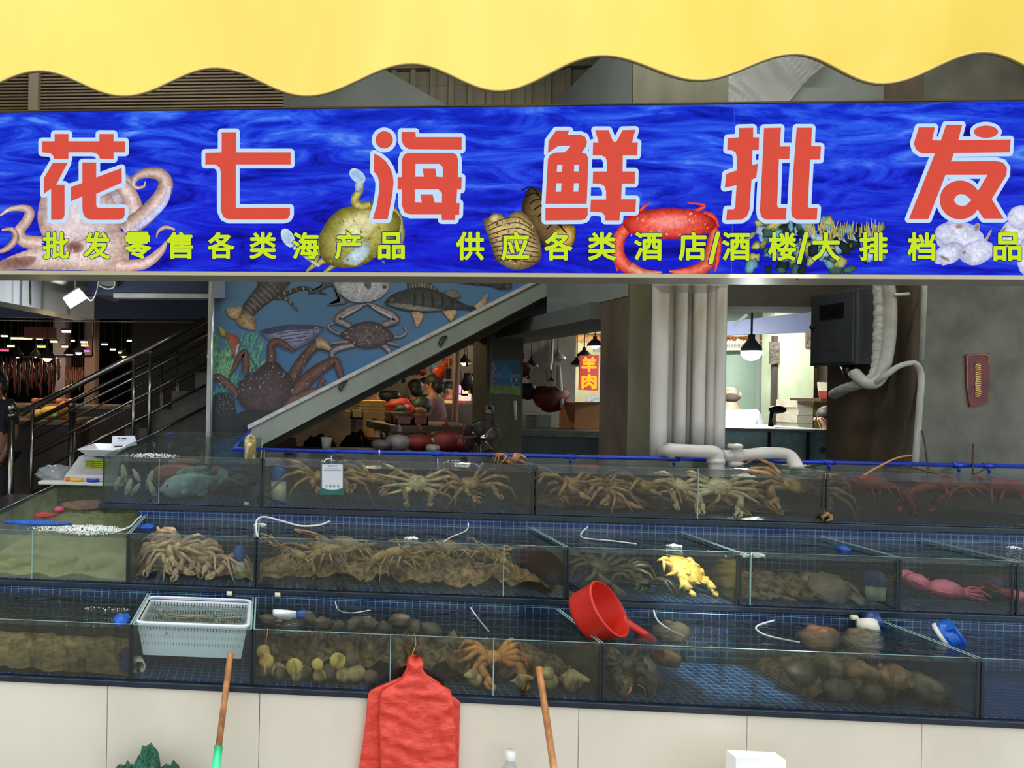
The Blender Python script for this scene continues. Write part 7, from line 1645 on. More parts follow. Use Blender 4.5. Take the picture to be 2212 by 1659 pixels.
# hanging clothes, bags and gear under the stairs
def hang(px, py, Y, w, h_, cl, lb_, sd, name='hanging_bag', cat='bag', m_=None):
    q = P(px, py, Y); o_ = Vector((sd*2.9, 3, sd)); mb = MB()
    mb.ell(q+Vector((0, 0, -h_*.5)), w, w*.5, h_*.5, 16, 12, fn=lambda u, v, d: (1+.18*noise.noise(d*2.5+o_)+.18*abs(noise.noise(d*6+o_))+.10*math.sin(u*8+sd)*(d.z+.7))*(1-.7*max(0, d.z+.2)**1.2))
    mb.tube([q+Vector((0, 0, -h_*.1)), q+Vector((.01, 0, .06)), q+Vector((0, 0, .2)), Vector((q.x, q.y, 4.34))], [w*.25, w*.06, .005, .003], 6)
    return single(mb, name, m_ or M('hung cloth', cl, tuple(int(c*.72) for c in cl), .5, scale=14, bump=.5), lb_, cat, 'hung goods under the stairs')
for i, (px, py, w, h_, cl, lb_) in enumerate(((956, 776, .10, .22, (246, 84, 36), 'bright orange bag hanging in the middle under the stairs'), (968, 768, .06, .12, (214, 60, 40), 'small red bag hanging behind the bright orange one'), (893, 782, .10, .16, (150, 70, 56), 'striped red bag hanging near the stair beam'), (912, 786, .06, .14, (170, 50, 40), 'dark red bag hanging left of the orange one'), (936, 776, .05, .16, (110, 176, 200), 'pale blue bag hanging beside the black shade'),
      (922, 774, .06, .10, (120, 160, 180), 'grey blue cloth hanging highest under the stairs'), (992, 784, .05, .26, (130, 110, 96), 'tan cloth hanging on the wooden post'), (1008, 786, .08, .34, (50, 36, 34), 'long dark coat hanging right of the wooden post'), (1024, 784, .06, .40, (64, 40, 38), 'long dark coat hanging next to the grey column'), (858, 806, .06, .14, (150, 180, 206), 'blue white bag hanging against the stair beam'), (842, 830, .14, .24, (40, 38, 42), 'dark patterned sack hanging behind the stair beam'), (870, 806, .05, .13, (34, 32, 34), 'dark bag hanging beside the blue white one'))):
    hang(px, py, 8.7+.12*i, w, h_, cl, lb_, i+1)
a = P(962, 795, 8.6); b_ = P(976, 820, 8.6); tt = thing('hanging_slate', 'small black board hanging right of the bright orange bag', 'board', (a.x, 8.6, b_.z))
MB().box(a.x+.004, b_.x-.004, 8.6, 8.61, b_.z+.004, a.z-.004).build('black_face', M('black face', (24, 24, 26), None, .6), tt); MB().box(a.x, b_.x, 8.605, 8.615, b_.z, a.z).build('pale_frame', M('pale frame', (200, 190, 176), None, .6), tt)
MB().tube([Vector(((a.x+b_.x)/2, 8.61, a.z)), Vector(((a.x+b_.x)/2, 8.61, a.z+.9))], .005, 6).build('cord', mWire, tt)
a, b_ = P(990, 770, 8.3), P(983, 940, 8.3); single(MB().tube([Vector((b_.x-.03, 8.3, .02)), Vector((a.x, 8.3, a.z+.8))], .035, 8), 'wooden_post', M('pale timber', (150, 116, 86), (120, 90, 66), .7, scale=9, stretch=(4, 4, .6)), 'slanting wooden post in the market under the stairs', 'post')
for px, py, w, h_, cl, lb_ in ((1002, 858, .10, .05, (255, 214, 206), 'brightly lit pale goods stacked on the far stall, lower pile'), (1004, 846, .05, .06, (240, 214, 120), 'brightly lit yellow pack on the far stall'), (994, 842, .03, .07, (190, 120, 220), 'lit violet pack on the far stall'), (968, 868, .12, .02, (226, 186, 126), 'lit tray at the back right of the market')):
    q = P(px, py, 10.6); single(MB().box(q.x-w, q.x+w, 10.6, 10.75, q.z-h_, q.z+h_), 'lit_goods', M('lit goods', cl, tuple(int(c*.85) for c in cl), .6, scale=20), lb_, 'goods', 'lit goods on the far stall', smooth=False)
a, b_ = P(940, 873, 10.5), P(1045, 873, 10.5); tt = thing('far_stall', 'far market stall carrying brightly lit goods', 'counter', ((a.x+b_.x)/2, 10.5, 0)); MB().box(a.x, b_.x, 10.5, 11.0, 0, P(1000, 873, 10.5).z).build('stall_body', mStall, tt)
tt = thing('pendant_lamp', 'pendant lamp over the far stall under the stairs', 'lamp', (P(1003, 800, 10.4).x, 10.4, 1.9)); shade_lamp(tt, Vector((P(1003, 812, 10.4).x, 10.4, 1.95)), .09, (255, 240, 220), 26, (1, .9, .8), 1.0)
a, b_ = P(890, 744, 12.5), P(1050, 990, 12.5); struct('wall_market', MB().box(P(520, 800, 12.5).x, P(1060, 800, 12.5).x, 12.5, 12.7, 0, 4.35), M('pale market wall', (150, 130, 100), (120, 104, 84), .8, scale=3))
# ---- grey column with notices
a, b_ = P(1049, 900, 6.3), P(1128, 900, 6.3)
struct('pillar_column', MB().box(a.x, b_.x, 6.3, 6.7, 0, 4.35), M('olive grey column', (110, 106, 88), (94, 90, 76), .8, scale=4))
def board(px0, py0, px1, py1, Y, d_, m_, name, lb_, cat, **k): a, b_ = P(px0, py0, Y), P(px1, py1, Y); return single(MB().box(min(a.x, b_.x), max(a.x, b_.x), Y, Y+d_, min(a.z, b_.z), max(a.z, b_.z)), name, m_, lb_, cat, smooth=False)
a, b_ = P(1062, 692, 6.26), P(1111, 721, 6.26); tt = thing('cabinet_box', 'olive metal box high on the grey column', 'electrical box', (a.x, 6.26, b_.z)); MB().box(a.x, b_.x, 6.22, 6.30, b_.z, a.z).build('box_body', M('olive box', (84, 82, 70), None, .6), tt, bevel=.006); MB().box(a.x+.015, b_.x-.015, 6.214, 6.222, b_.z+.015, a.z-.015).build('lid', M('dark olive lid', (52, 52, 46), None, .6), tt)
A2 = Art(lambda x, y: P(900+x/3.95, 580+y/3.95, 6.285), base=.001)
tt = thing('calendar', 'blue and green picture calendar hanging on the grey column', 'calendar', P(1090, 850, 6.285))
MB().prism([P(x, y, 6.285) for x, y in [(1062, 776), (1124, 778), (1124, 854), (1056, 850)]], (0, .01, 0)).build('calendar_sheet', M('calendar print', (70, 120, 160), (60, 104, 150), .6, scale=6), tt)
A2.fill([(628, 990), (888, 1006), (886, 1082), (620, 1064)], (120, 140, 60)); A2.fill([(640, 880), (890, 900), (888, 945), (632, 930)], (90, 130, 170)); A2.oval(765, 880, 44, 44, (20, 110, 170), (30, 130, 190))
for i in range(10): A2.oval(655+RN.uniform(-20, 20), 800+i*18, 16, 10, (180, 130, 140), (120, 110, 140), 0, 10)
for i in range(8): A2.oval(800+i*7, 970+RN.uniform(-30, 40), 10, 20, (150, 200, 220) if i % 2 else (20, 40, 60), (60, 120, 160), .4, 8)
A2.build('picture_print', mInkP, tt)
a, b_ = P(1050, 876, 6.27), P(1068, 894, 6.27); tt = thing('wall_socket', 'white wall socket with a black plug low on the grey column', 'socket', (a.x, 6.27, b_.z)); MB().box(a.x, b_.x, 6.27, 6.3, b_.z, a.z).build('face_plate', M('socket white', (170, 166, 156), None, .5), tt, bevel=.004)
c_ = P(1058, 881, 6.25); MB().ell(c_, .016, .02, .014, 12, 8).tube(smooth_pts([c_, c_+Vector((.02, -.02, -.05)), c_+Vector((.016, -.01, -.25)), c_+Vector((.03, -.01, -.6))], 4), .006, 6).build('plug', mFan, tt, True)
a, b_ = P(1112, 866, 6.25), P(1114, 907, 6.25); single(MB().tube([a, b_], .012, 10), 'tube_lamp', M('white tube', (206, 206, 200), None, .4), 'short white tube fixed upright on the grey column', 'tube')
single(MB().tube(smooth_pts([P(1062, 722, 6.27), P(1061, 760, 6.27), P(1058, 850, 6.27), P(1060, 878, 6.27)], 3), .004, 5), 'wall_cable', M('pale cable', (150, 148, 136), None, .6), 'thin cable running down the grey column to the socket', 'cable')
# ---- opening right of the column
a, b_ = P(1120, 640, 8.4), P(1240, 1000, 8.4); struct('wall_inner', MB().box(a.x, b_.x, 8.4, 8.6, 0, 4.35), M('grey inner wall', (128, 122, 108), (108, 102, 92), .85, scale=3, detail=8))
a, b_ = P(1126, 640, 6.9), P(1300, 697, 6.9); struct('wall_lintel', MB().box(a.x, b_.x, 6.9, 6.96, b_.z, 4.2), mNavy)
a, b_ = P(1126, 697, 6.88), P(1300, 703, 6.88); struct('trim_9', MB().box(a.x, b_.x, 6.86, 6.97, b_.z, a.z), mWhiteTrim)
struct('wall_alley', MB().box(P(1225, 800, 11.5).x, P(1330, 800, 11.5).x, 11.5, 11.7, 0, 4.3), M('cream alley wall', (226, 220, 176), (206, 200, 160), .8, scale=4))
for px, py, w, lb_ in ((1148, 786, .07, 'black pendant lamp hanging in front of the inner grey wall'), (1262, 764, .07, 'black pendant lamp at the left edge of the red hanging sign'), (1246, 782, .06, 'smaller black pendant lamp beside the alley opening')):
    Y = 7.6 if px < 1200 else 8.0; q = P(px, py, Y); tt = thing('pendant_lamp', lb_, 'lamp', q, 'black pendant lamps in the opening'); shade_lamp(tt, q+Vector((0, 0, -.03)), w, (120, 120, 110), 0, None, .75, es=.2)
q = P(1205, 776, 7.3); tt = thing('pendant_lamp', 'pale metal pendant lamp above the big red bag', 'lamp', q); shade_lamp(tt, q, .07, (120, 120, 110), 0, None, .7, M('pale metal shade', (176, 174, 166), None, .4, .3), es=.2)
sack(1188, 850, 7.0, .16, .12, .16, (110, 26, 26), 'red_bag', 'big dark red bag hanging in the opening', 'bag', 11, None, True)
q = P(1188, 810, 7.0); single(MB().tube([P(1186, 826, 7.0), P(1184, 800, 7.0), P(1190, 780, 7.1), P(1195, 703, 7.2)], [.02, .03, .02, .008], 8), 'bag_strap', M('white strap', (190, 188, 184), None, .6), 'white twisted strap the big red bag hangs from', 'strap')
single(MB().tube([P(1206, 790, 6.95), P(1208, 830, 6.94), P(1214, 880, 6.9)], [.02, .03, .016], 8), 'white_cloth', M('white cloth', (200, 196, 190), None, .7), 'white cloth strip hanging in front of the big red bag', 'cloth')
sack(1130, 792, 7.1, .085, .07, .10, (130, 34, 34), 'red_bag', 'smaller red bag hanging beside the grey column', 'bag', 12); sack(1140, 838, 7.05, .075, .06, .11, (20, 20, 22), 'black_bag', 'black bag hanging under the smaller red bag', 'bag', 13)
# red hanging sign with yellow characters, a faint glow put into both colours
tt = thing('hanging_sign', 'red hanging sign with two yellow characters in the alley opening', 'sign', P(1272, 843, 7.9))
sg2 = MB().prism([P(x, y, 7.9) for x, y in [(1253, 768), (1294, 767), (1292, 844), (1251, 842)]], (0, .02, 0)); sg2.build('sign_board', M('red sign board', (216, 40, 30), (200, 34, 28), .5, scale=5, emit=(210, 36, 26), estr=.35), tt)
for ch, y in (('羊', 787), ('肉', 824)):
    mb = MB(); bold(mb, ch, 1272, y, 33, 34, 1.4, .004, lambda x, y_: P(x, y_, 7.9)); mb.build('yellow_character', M('glowing yellow sign paint', (250, 206, 40), None, .5, emit=(250, 206, 40), estr=.4), tt)
a, b_ = P(1236, 722, 11.44), P(1300, 742, 11.44); aw2 = MB()
aw2.grid(lambda u, v: (a.x+(b_.x-a.x)*u, 11.44-.02*v, a.z+(b_.z-a.z)*v*(.75+.25*abs(math.sin(u*5*PI)))), 40, 3); o = aw2.build('fringe_awning', M('orange brown fringe', (200, 124, 60), (230, 200, 130), .7, scale=14), None, True, solid=.01); tag(o, 'small orange fringed awning far down the alley', 'awning')
board(1284, 744, 1298, 760, 11.45, .04, M('slatted board', (200, 200, 190), (150, 150, 140), .6, scale=30, stretch=(1, 1, 6)), 'shutter_panel', 'pale slatted panel above the red hanging sign', 'panel')
zc8 = P(1210, 930, 6.6).z
tt = thing('stone_counter', 'grey stone counter with glass front in the opening', 'counter', (P(1210, 930, 6.6).x, 6.6, 0))
a, b_ = P(1122, 930, 6.6), P(1330, 930, 6.6); MB().box(a.x, b_.x, 6.6, 7.4, zc8-.06, zc8).build('stone_top', M('grey stone top', (124, 122, 114), (100, 98, 92), .5, scale=12), tt, bevel=.006); MB().box(a.x+.02, b_.x-.02, 6.66, 7.38, 0, zc8-.06).build('front_panel', M('bluish front glass', (96, 106, 112), (70, 78, 84), .3, scale=2), tt)
tt = thing('carton', 'brown cardboard carton on the stone counter', 'box', (P(1264, 915, 6.8).x, 6.8, zc8)); a, b_ = P(1242, 870, 6.8), P(1298, 915, 6.8)
mCardb = M('brown cardboard', (186, 126, 76), (160, 106, 62), .7, scale=5); MB().box(a.x, b_.x, 6.8, 7.15, zc8+.001, a.z).build('carton_body', mCardb, tt); MB().hexa([(a.x, 6.72, a.z), (b_.x, 6.72, a.z), (b_.x, 6.8, a.z-.004), (a.x, 6.8, a.z-.004), (a.x, 6.72, a.z+.008), (b_.x, 6.72, a.z+.008), (b_.x, 6.8, a.z+.004), (a.x, 6.8, a.z+.004)]).build('flap', mCardb, tt)
board(1268, 857, 1298, 868, 11.46, .03, M('blue white notice', (150, 180, 210), (226, 230, 230), .5, scale=30), 'notice_board', 'small blue and white notice under the red hanging sign', 'notice')
for i, (x0, x1) in enumerate(((1134, 1158), (1162, 1190))):
    a, b_ = P(x0, 895, 6.8), P(x1, 925, 6.8); tt = thing('glass_case', '%s of the two glass cases on the stone counter' % ('left one' if i == 0 else 'right one'), 'glass case', ((a.x+b_.x)/2, 6.8, zc8), 'glass cases on the stone counter')
    MB().box(a.x, b_.x, 6.8, 7.1, zc8+.001, a.z).build('case_glass', glassM('case glass', (220, 226, 226), film=(160, 166, 166), ffac=.15), tt); MB().box(a.x-.004, b_.x+.004, 6.795, 7.105, a.z, a.z+.01).build('case_lid', mAlu, tt)
tt = thing('alley_lamp', 'bright lamp far down the alley behind the red sign', 'lamp', (P(1285, 735, 10.4).x, 10.4, 2.3)); shade_lamp(tt, Vector((P(1285, 748, 10.4).x, 10.4, P(1285, 748, 10.4).z)), .10, (255, 246, 220), 75, (1, .96, .84), 1.0, es=8)
# ---- bright room at the right
mRoomW = M('pale green room wall', (176, 196, 180), (164, 186, 170), .7, scale=3); mCream = M('cream green wall', (214, 224, 190), (196, 208, 174), .75, scale=5)
struct('wall_room', MB().box(P(1540, 800, 9.0).x, P(1676, 800, 9.0).x, 9.0, 9.2, 0, 4.3), mRoomW)
struct('wall_room_side', MB().box(P(1672, 800, 8.4).x, P(1758, 800, 8.4).x, 8.4, 8.6, 0, 4.3), mCream)
struct('wall_room_far', MB().box(P(1735, 800, 9.3).x, P(1860, 800, 9.3).x, 9.3, 9.5, 0, 4.3), M('brown shelf wall', (96, 70, 50), (70, 52, 40), .8, scale=4))
struct('wall_partition', MB().box(P(1860, 800, 8).x, P(1860, 800, 8).x+.1, 4.95, 9.5, 0, 4.3), mBrown)
a, b_ = P(1556, 690, 7.2), P(1770, 722, 7.2); struct('wall_room_fascia', MB().hexa([(a.x, 7.2, b_.z-.02), (b_.x, 7.0, b_.z+.015), (b_.x, 7.1, b_.z+.015), (a.x, 7.3, b_.z-.02), (a.x, 7.2, a.z-.03), (b_.x, 7.0, a.z+.09), (b_.x, 7.1, a.z+.09), (a.x, 7.3, a.z-.03)]), M('lilac board', (150, 156, 186), (136, 142, 172), .6, scale=3))
struct('ceiling_room', MB().box(P(1540, 690, 7.0).x, P(1790, 690, 7.0).x, 5.0, 9.4, 2.62, 2.7), M('dark room ceiling', (40, 46, 56), None, .8))
for px, y0, y1, w in ((1675, 725, 930, 6), (1640, 755, 930, 4), (1662, 750, 930, 4)):
    a, b_ = P(px-w/2, y0, 8.38 if px == 1675 else 8.95), P(px+w/2, y1, 8.38 if px == 1675 else 8.95); struct('trim_10', MB().box(a.x, b_.x, a.y, a.y+.04, 0.0, a.z), M('dark jamb', (70, 62, 56), None, .7) if px == 1675 else M('pale jamb', (200, 206, 196), None, .6))
tt = thing('shop_board', 'cream shop board with red and brown print in the bright room', 'sign', P(1615, 756, 8.9))
MB().prism([P(x, y, 8.9) for x, y in [(1556, 724), (1672, 722), (1672, 756), (1556, 757)]], (0, .03, 0)).build('board_face', M('cream board', (236, 226, 206), None, .5), tt)
A3 = Art(lambda x, y: P(1550+x/7.9, 640+y/7.9, 8.9), base=.002)
A3.blob([(80, 675), (340, 690), (560, 680), (560, 760), (480, 720), (380, 700), (330, 730), (290, 765), (220, 720), (150, 715), (90, 750)], (176, 120, 50), (140, 90, 40), k=2); A3.fill([(725, 660), (870, 655), (870, 750), (725, 752)], (196, 128, 50)); A3.fill([(890, 655), (965, 650), (960, 745), (888, 748)], (120, 80, 60))
A3.fill([(715, 770), (870, 768), (868, 890), (720, 900)], (186, 130, 104)); A3.fill([(890, 790), (950, 780), (930, 870), (890, 860)], (80, 66, 56))
for i in range(9):
    x = 150+i*46
    if i in (4, 8): continue
    for k_ in range(4): A3.line([(x+RN.uniform(-6, 10), 700+k_*18), (x+30+RN.uniform(-6, 6), 702+k_*18)], 6, (206, 40, 40))
    A3.line([(x+16, 700), (x+14, 768)], 6, (206, 40, 40))
for i in range(8):
    x = 90+i*46
    for k_ in range(3): A3.line([(x, 812+k_*30), (x+32, 812+k_*30)], 5, (110, 110, 150))
    A3.line([(x+6, 806), (x+6, 878)], 5, (110, 110, 150)); A3.line([(x+26, 806), (x+26, 878)], 5, (110, 110, 150))
A3.build('board_print', mInkP, tt)
q = P(1623, 758, 6.6); tt = thing('bulb_lamp', 'round white bulb lamp glowing in the bright room', 'lamp', q)
r = .075
MB().lathe([(r*1.02, 0), (r*.98, .03), (r*.6, .07), (r*.34, .10), (r*.34, .14), (.001, .145)], q, 24).build('bulb_neck', M('grey bulb neck', (120, 130, 140), None, .4), tt, True); MB().lathe([(r*1.02, 0), (r*.98, -.03), (r*.75, -.062), (r*.4, -.080), (.001, -.086)], q, 24).build('glowing_bulb', EM('white blue bulb', (214, 246, 255), 5.0), tt, True)
MB().tube([q+Vector((0, 0, .14)), q+Vector((0, 0, .5))], .008, 8).build('cord', M('grey cord', (90, 100, 116), None, .6), tt); lamp_light('bulb_light', q+Vector((0, -.0, -.16)), 46, (.93, 1, .98), .07, tt)
person('person in a white shirt seen from behind in the bright room', (P(1577, 900, 7.3).x, 7.3, 0), -.35, 1.70, (250, 250, 250), (70, 70, 80), (96, 80, 70), (226, 190, 160), bald=True, arms=((.04, .3, -.36), (.10, .22, -.42)))
person('person in a white top with red trim at the right edge of the bright room', (P(1792, 950, 6.4).x, 6.4, 0), 1.4, 1.50, (240, 236, 236), (50, 60, 110), (28, 24, 24), (210, 160, 130), arms=((.06, .28, -.34), (.05, .2, -.4)))
zc6 = P(1650, 912, 6.3).z
tt = thing('aquarium_counter', 'blue green glass aquarium counter in the bright room', 'fish tank', (P(1680, 930, 5.6).x, 5.6, .4)); a, b_ = P(1560, 930, 5.6), P(1800, 945, 5.6)
mAq = M('blue green tank water', (176, 212, 218), (92, 120, 132), .25, scale=3, detail=6)
zq = P(1680, 932, 5.6).z
MB().box(a.x, b_.x, 5.6, 6.2, .9, zq).build('water_body', mAq, tt); MB().box(a.x, b_.x, 5.57, 6.25, zq, zq+.02).build('stone_rim', M('grey rim', (140, 146, 146), (100, 106, 108), .4, scale=14), tt); MB().box(a.x, b_.x, 5.62, 6.2, 0, .9).build('stand', mStall, tt)
for px in (1662, 1746): q = P(px, 950, 5.59); MB().box(q.x-.006, q.x+.006, 5.585, 5.6, .9, zq).build('pane_joint', mSeal, tt)
q = P(1778, 972, 5.58); lump(1778, 972, 5.585, .02, .01, .02, mPVCd, 'blue_float', 'blue round float against the aquarium counter glass', 'float', 3, .05)
q = P(1682, 885, 6.0); single(MB().ell(q, .075, .03, .032, 16, 10, fn=lambda u, v, d: 1-.25*max(0, d.x)).tube([q+Vector((-.05, 0, -.02)), q+Vector((-.06, 0, -.08)), Vector((q.x-.055, 6.0, zq+.02))], [.014, .010, .02], 8), 'desk_lamp', M('black lamp plastic', (18, 18, 20), None, .4), 'black desk lamp head on the aquarium counter', 'lamp')
for i in range(5):
    a, b_ = P(1722, 900, 7.6), P(1756, 900, 7.6); z = 1.16+i*.075+.001*i; tt = thing('foam_carton', 'white carton in the stack beside the cream wall, %s from the top' % ORD[4-i], 'box', ((a.x+b_.x)/2, 7.6, z), 'white cartons in the bright room')
    MB().box(a.x+.01*(i % 2), b_.x, 7.6, 7.9, z, z+.073).build('carton_body', M('white carton', (236, 228, 206), (214, 204, 178), .7, scale=12), tt)
a, b_ = P(1720, 900, 7.55), P(1800, 900, 7.55); single(MB().box(a.x, b_.x, 7.55, 8.1, 0, 1.158), 'carton_table', mStall, 'low dark table under the white cartons', 'table', smooth=False)
board(1757, 868, 1790, 935, 7.62, .3, M('olive carton', (150, 122, 56), (130, 104, 46), .7, scale=5), 'olive_carton', 'olive brown carton right of the white carton stack', 'box')
board(1765, 795, 1787, 838, 8.6, .25, M('shelf carton', (176, 138, 90), (150, 112, 70), .7, scale=5), 'shelf_carton', 'tan carton standing on the brown shelf wall', 'box')
q = P(1786, 840, 7.2); tt = thing('noodle_tub', 'white tub with a red band on the brown shelf', 'tub', (q.x, 7.2, q.z)); MB().lathe([(.05, -.09), (.066, .0), (.07, .055), (.072, .06)], q, 20, capt=True).build('tub_body', M('cream tub', (226, 216, 190), None, .5), tt, True); MB().lathe([(.0515, -.09), (.062, -.04), (.0635, -.02)], q, 20).build('red_band', M('red band', (170, 54, 44), None, .5), tt, True)
single(MB().box(q.x-.12, q.x+.25, 7.1, 7.5, q.z-.115, q.z-.091), 'wall_shelf', M('brown shelf', (90, 66, 48), None, .7), 'brown shelf board under the red banded tub', 'shelf', smooth=False)
board(1742, 716, 1757, 750, 8.37, .02, M('photo notice', (150, 130, 110), (60, 50, 46), .6, scale=60), 'photo_notice', 'strip of small photos on the wall left of the electrical box', 'notice')
board(1664, 738, 1684, 787, 8.36, .02, M('dark photo strip', (120, 110, 96), (50, 44, 40), .6, scale=40), 'photo_notice', 'dark photo strip on the cream wall right of the bulb lamp', 'notice')
single(MB().tube([P(1586, 703, 7.0), P(1612, 681, 6.6)], .012, 8), 'strip_lamp', EM('dim tube', (190, 200, 224), .8), 'thin slanting tube lamp in front of the lilac board', 'lamp')
# ---- electrical box, ducts and plaque on the right pillar
xd = P(1850, 700, 4.2).x; zt_e, zb_e = P(1850, 622, 4.2).z, P(1850, 787, 4.2).z
mEB = M('grey green box paint', (70, 74, 78), (60, 64, 68), .5, scale=4)
tt = thing('electrical_box', 'big grey electrical box with a small window on the side of the right pillar', 'electrical box', (xd, 4.37, zb_e))
MB().box(xd+.004, xr, 4.2, 4.54, zb_e, zt_e).build('box_body', mEB, tt, bevel=.004)
MB().box(xd-.006, xd+.004, 4.215, 4.525, zb_e+.012, zt_e-.012).build('door', M('box door', (60, 64, 70), (54, 58, 64), .5, scale=4), tt, bevel=.003)
zw1, zw0 = P(1800, 655, 4.33).z, P(1800, 688, 4.33).z
MB().box(xd-.009, xd-.006, 4.28, 4.455, zw0, zw1).build('meter_window', M('dark window', (16, 18, 20), None, .15), tt)
q = P(1757, 707, 4.51); MB().ell((xd-.014, 4.505, P(1757, 707, 4.51).z), .012, .014, .014, 12, 8).build('lock_knob', mFan, tt, True)
wz = P(1795, 745, 4.35).z; tri = MB()
def triangle(r0): return [(4.36+r0*.95, wz-r0*.6), (4.36, wz+r0*1.1), (4.36-r0*.95, wz-r0*.6)]
ou, inn = triangle(.052), triangle(.042); tri.v += [(xd-.0065, y, z) for y, z in ou+inn]
for i in range(3): j = (i+1) % 3; tri.f.append((i, j, 3+j, 3+i)); tri.m.append(0)
tri.box(xd-.0068, xd-.0062, 4.357, 4.363, wz-.008, wz+.028); tri.box(xd-.0068, xd-.0062, 4.357, 4.363, wz-.020, wz-.013); tri.box(xd-.0068, xd-.0062, 4.33, 4.39, wz-.038, wz-.033)
tri.build('warning_triangle', M('dark warning print', (50, 52, 50), None, .6), tt)
mDuct = M('grey white duct', (176, 176, 168), (150, 150, 142), .5, scale=10)
q = smooth_pts([P(1893, 560, 4.13), P(1897, 600, 4.13), P(1901, 660, 4.13), P(1899, 730, 4.13), P(1895, 790, 4.13), P(1880, 822, 4.14), P(1850, 832, 4.2), P(1820, 842, 4.3), P(1802, 852, 4.4)], 8)
single(MB().tube(q, [.026*(1+.10*math.sin(i*2.2)) for i in range(len(q))], 14), 'wrapped_duct', M('wrapped cable duct', (196, 196, 188), (150, 150, 142), .6, scale=30, stretch=(1, 1, 3)), 'white tape-wrapped cable duct curling under the electrical box', 'duct', 'ducts by the electrical box')
q = smooth_pts([P(1905, 560, 4.10), P(1915, 600, 4.10), P(1922, 660, 4.10), P(1920, 730, 4.10), P(1910, 790, 4.10), P(1898, 820, 4.1), P(1880, 830, 4.1), P(1862, 822, 4.14), P(1846, 806, 4.2)], 8)
single(MB().tube(q, .029, 14), 'cable_duct', mDuct, 'smooth grey cable duct right of the wrapped one', 'duct', 'ducts by the electrical box')
q = smooth_pts([P(1890, 828, 4.08), P(1912, 812, 4.04), P(1940, 792, 4.03), P(1965, 785, 4.03), P(1980, 788, 4.02), P(1990, 815, 4.02), P(1986, 880, 4.02), P(1980, 960, 4.02), P(1977, 1000, 4.02)], 8)
single(MB().tube(q, .014, 10), 'cable_hose', mDuct, 'thin pale hose running from the ducts down the pillar corner', 'hose')
single(MB().tube([P(1998, 560, 4.03), P(1997, 640, 4.03), P(1990, 780, 4.03)], .011, 8), 'wall_conduit', mDuct, 'thin conduit down the corner of the right pillar', 'conduit')
a = P(1925, 637, 4.1); single(MB().tube([a, P(1939, 637, 4.06), Vector((a.x+.05, 4.055, a.z))], .009, 8), 'wall_bracket', mWhiteTrim, 'short white bracket beside the grey duct', 'bracket')
q = [P(1827, 785, 4.35), P(1832, 800, 4.3), P(1838, 818, 4.28)]; single(MB().tube(q, [.03, .026, .02], 10), 'black_cable', mFan, 'black cable bundle coming out under the electrical box', 'cable')
tt = thing('lucky_plaque', 'small torn red and gold paper plaque on the grey pillar', 'plaque', P(2112, 878, 4.04))
Kp = lambda x, y: P(2070+x/11.85, 750+y/11.85, 4.04)
MB().prism([Kp(x, y) for x, y in [(200, 190), (780, 150), (800, 560), (790, 900), (810, 1000), (770, 1160), (760, 1440), (560, 1500), (310, 1530), (260, 1300), (220, 900)]], (0, .008, 0)).build('plaque_board', M('worn red paper', (124, 40, 28), (60, 44, 42), .6, scale=22, detail=8), tt)
A4 = Art(Kp, base=.001)
A4.line([(240, 1100), (235, 240), (290, 210), (740, 190), (760, 400)], 26, (150, 96, 58)); A4.blob([(430, 1150), (410, 500), (500, 360), (590, 500), (600, 1200), (500, 1330)], (120, 22, 14), (104, 26, 20), k=3)
A4.build('border_print', mInkP, tt)
gd = MB()
rngp = random.Random(2)
def gs(x0, y0, x1, y1, w):
    dx, dy = x1-x0, y1-y0; L = math.hypot(dx, dy); nx, ny = -dy/L*w/2, dx/L*w/2
    gd.add([Kp(x0+nx, y0+ny)+Vector((0, -.003, 0)), Kp(x1+nx, y1+ny)+Vector((0, -.003, 0)), Kp(x1-nx, y1-ny)+Vector((0, -.003, 0)), Kp(x0-nx, y0-ny)+Vector((0, -.003, 0))], [(0, 1, 2, 3)])
for ys in ((440, 480, 525, 575), (640, 690), (745, 790, 835), (880, 930, 985), (1040, 1090), (1150, 1200, 1250)):
    for y in ys: gs(415+rngp.uniform(0, 25), y+14, 575-rngp.uniform(0, 25), y-12, 22)
    gs(500, ys[0]-22, 490, ys[-1]+22, 20)
gd.build('gold_marks', M('gold print', (214, 186, 92), None, .4, .3), tt)
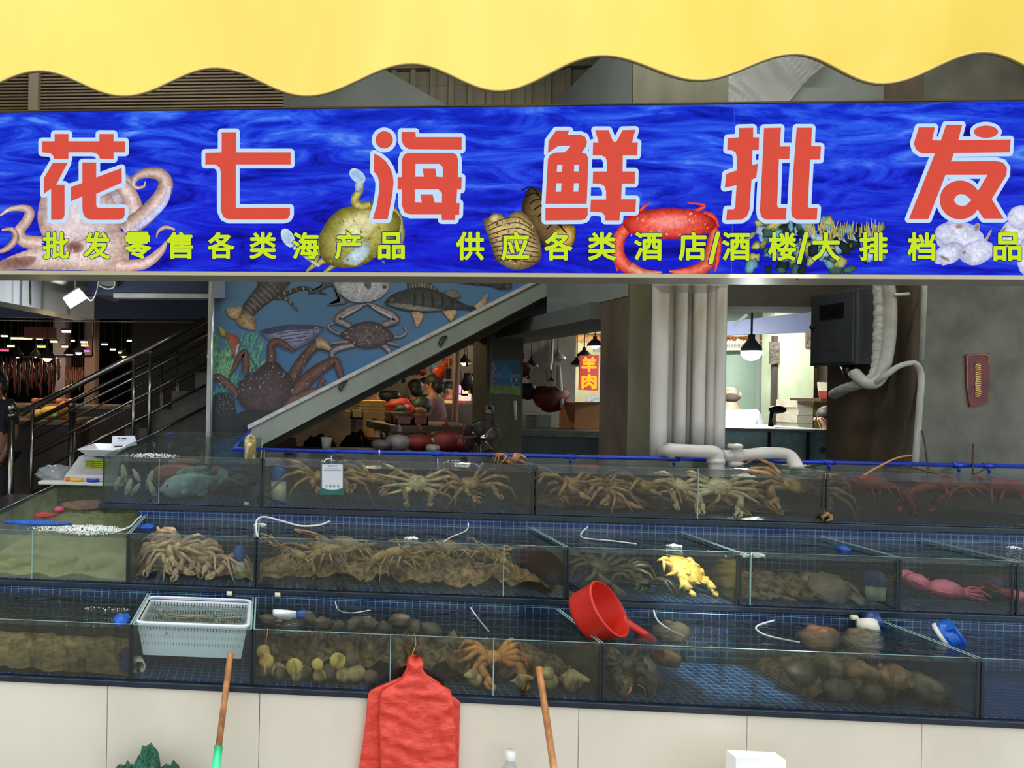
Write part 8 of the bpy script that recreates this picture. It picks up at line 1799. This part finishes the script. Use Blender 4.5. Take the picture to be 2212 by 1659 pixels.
# creeping wires by the right pillar, lobster feelers over the pipe
for pts, lb_, r, cl in (([(1992, 930, 4.0), (1998, 960, 3.98), (2003, 1000, 3.93), (2004, 1020, 3.9)], 'dark wire hanging at the pillar corner above the lobster tank', .0035, (50, 38, 30)), ([(2102, 960, 4.0), (2101, 1000, 3.9), (2102, 1030, 3.8)], 'dark twig standing upright above the lobster tank', .004, (56, 44, 34)), ([(2080, 1050, 3.7), (2100, 1030, 3.75), (2130, 1012, 3.8)], 'dark twig leaning across the upright one', .0035, (56, 44, 34)), ([(1790, 1078, 3.56), (1860, 1030, 3.7), (1930, 992, 3.86), (1972, 983, 3.95)], 'long orange lobster feeler reaching over the blue pipe', .0045, (190, 130, 80)), ([(1960, 1005, 3.88), (2000, 1018, 3.8), (2060, 1030, 3.7)], 'dark red feeler lying on the lobster tank water', .004, (110, 60, 44))):
    single(MB().tube(smooth_pts([P(*q) for q in pts], 5), r, 6), 'feeler' if 'feeler' in lb_ else 'wire', M('feeler', cl, None, .6), lb_, 'feeler' if 'feeler' in lb_ else 'wire')
# ---- unseen tube lamps added over the sign to brighten tanks and upper walls
for x, y, z, L_, e_ in ((-1.0, 3.5, 4.2, 1.2, 26), (.8, 3.5, 4.2, 1.2, 26), (2.6, 3.5, 4.2, 1.2, 26)):
    tt = thing('tube_lamp', 'added unseen fill tube under the hall ceiling, above the sign', 'lamp', (x, y, z), 'added fill tubes under the hall ceiling')
    MB().box(x-L_/2, x+L_/2, y-.03, y+.03, z+.03, z+.08).build('batten', mWhiteTrim, tt); MB().tube([(x-L_/2+.03, y, z), (x+L_/2-.03, y, z)], .014, 10).build('lit_tube', EM('tube glow', (244, 250, 255), 4), tt, True)
    for s_ in (-1, 1): MB().tube([(x+s_*L_*.4, y, z+.08), (x+s_*L_*.4, y, 4.35)], .006, 6).build('hanger', mDuct, tt)
    l = bpy.data.lights.new('fill_light', 'AREA'); l.shape = 'RECTANGLE'; l.size = L_; l.size_y = .05; l.energy = e_; l.color = (.95, .98, 1)
    o = bpy.data.objects.new('fill_light', l); C.objects.link(o); o.parent = tt; o.location = (0, 0, -.02)

# unseen lamp added behind the lilac board to brighten the room walls
tt = thing('tube_lamp', 'added unseen fill tube on the ceiling of the bright room behind the lilac board', 'lamp', (P(1640, 700, 7.9).x, 7.9, 2.56))
c = tt.location; MB().box(c.x-.5, c.x+.5, 7.87, 7.93, 2.57, 2.62).build('batten', mWhiteTrim, tt); MB().tube([(c.x-.48, 7.9, 2.555), (c.x+.48, 7.9, 2.555)], .014, 10).build('lit_tube', EM('tube glow', (244, 250, 255), 4), tt, True)
l = bpy.data.lights.new('fill_light', 'AREA'); l.shape = 'RECTANGLE'; l.size = 1.0; l.size_y = .05; l.energy = 55; l.color = (.97, 1, .94)
o = bpy.data.objects.new('fill_light', l); C.objects.link(o); o.parent = tt; o.location = (0, 0, -.025)
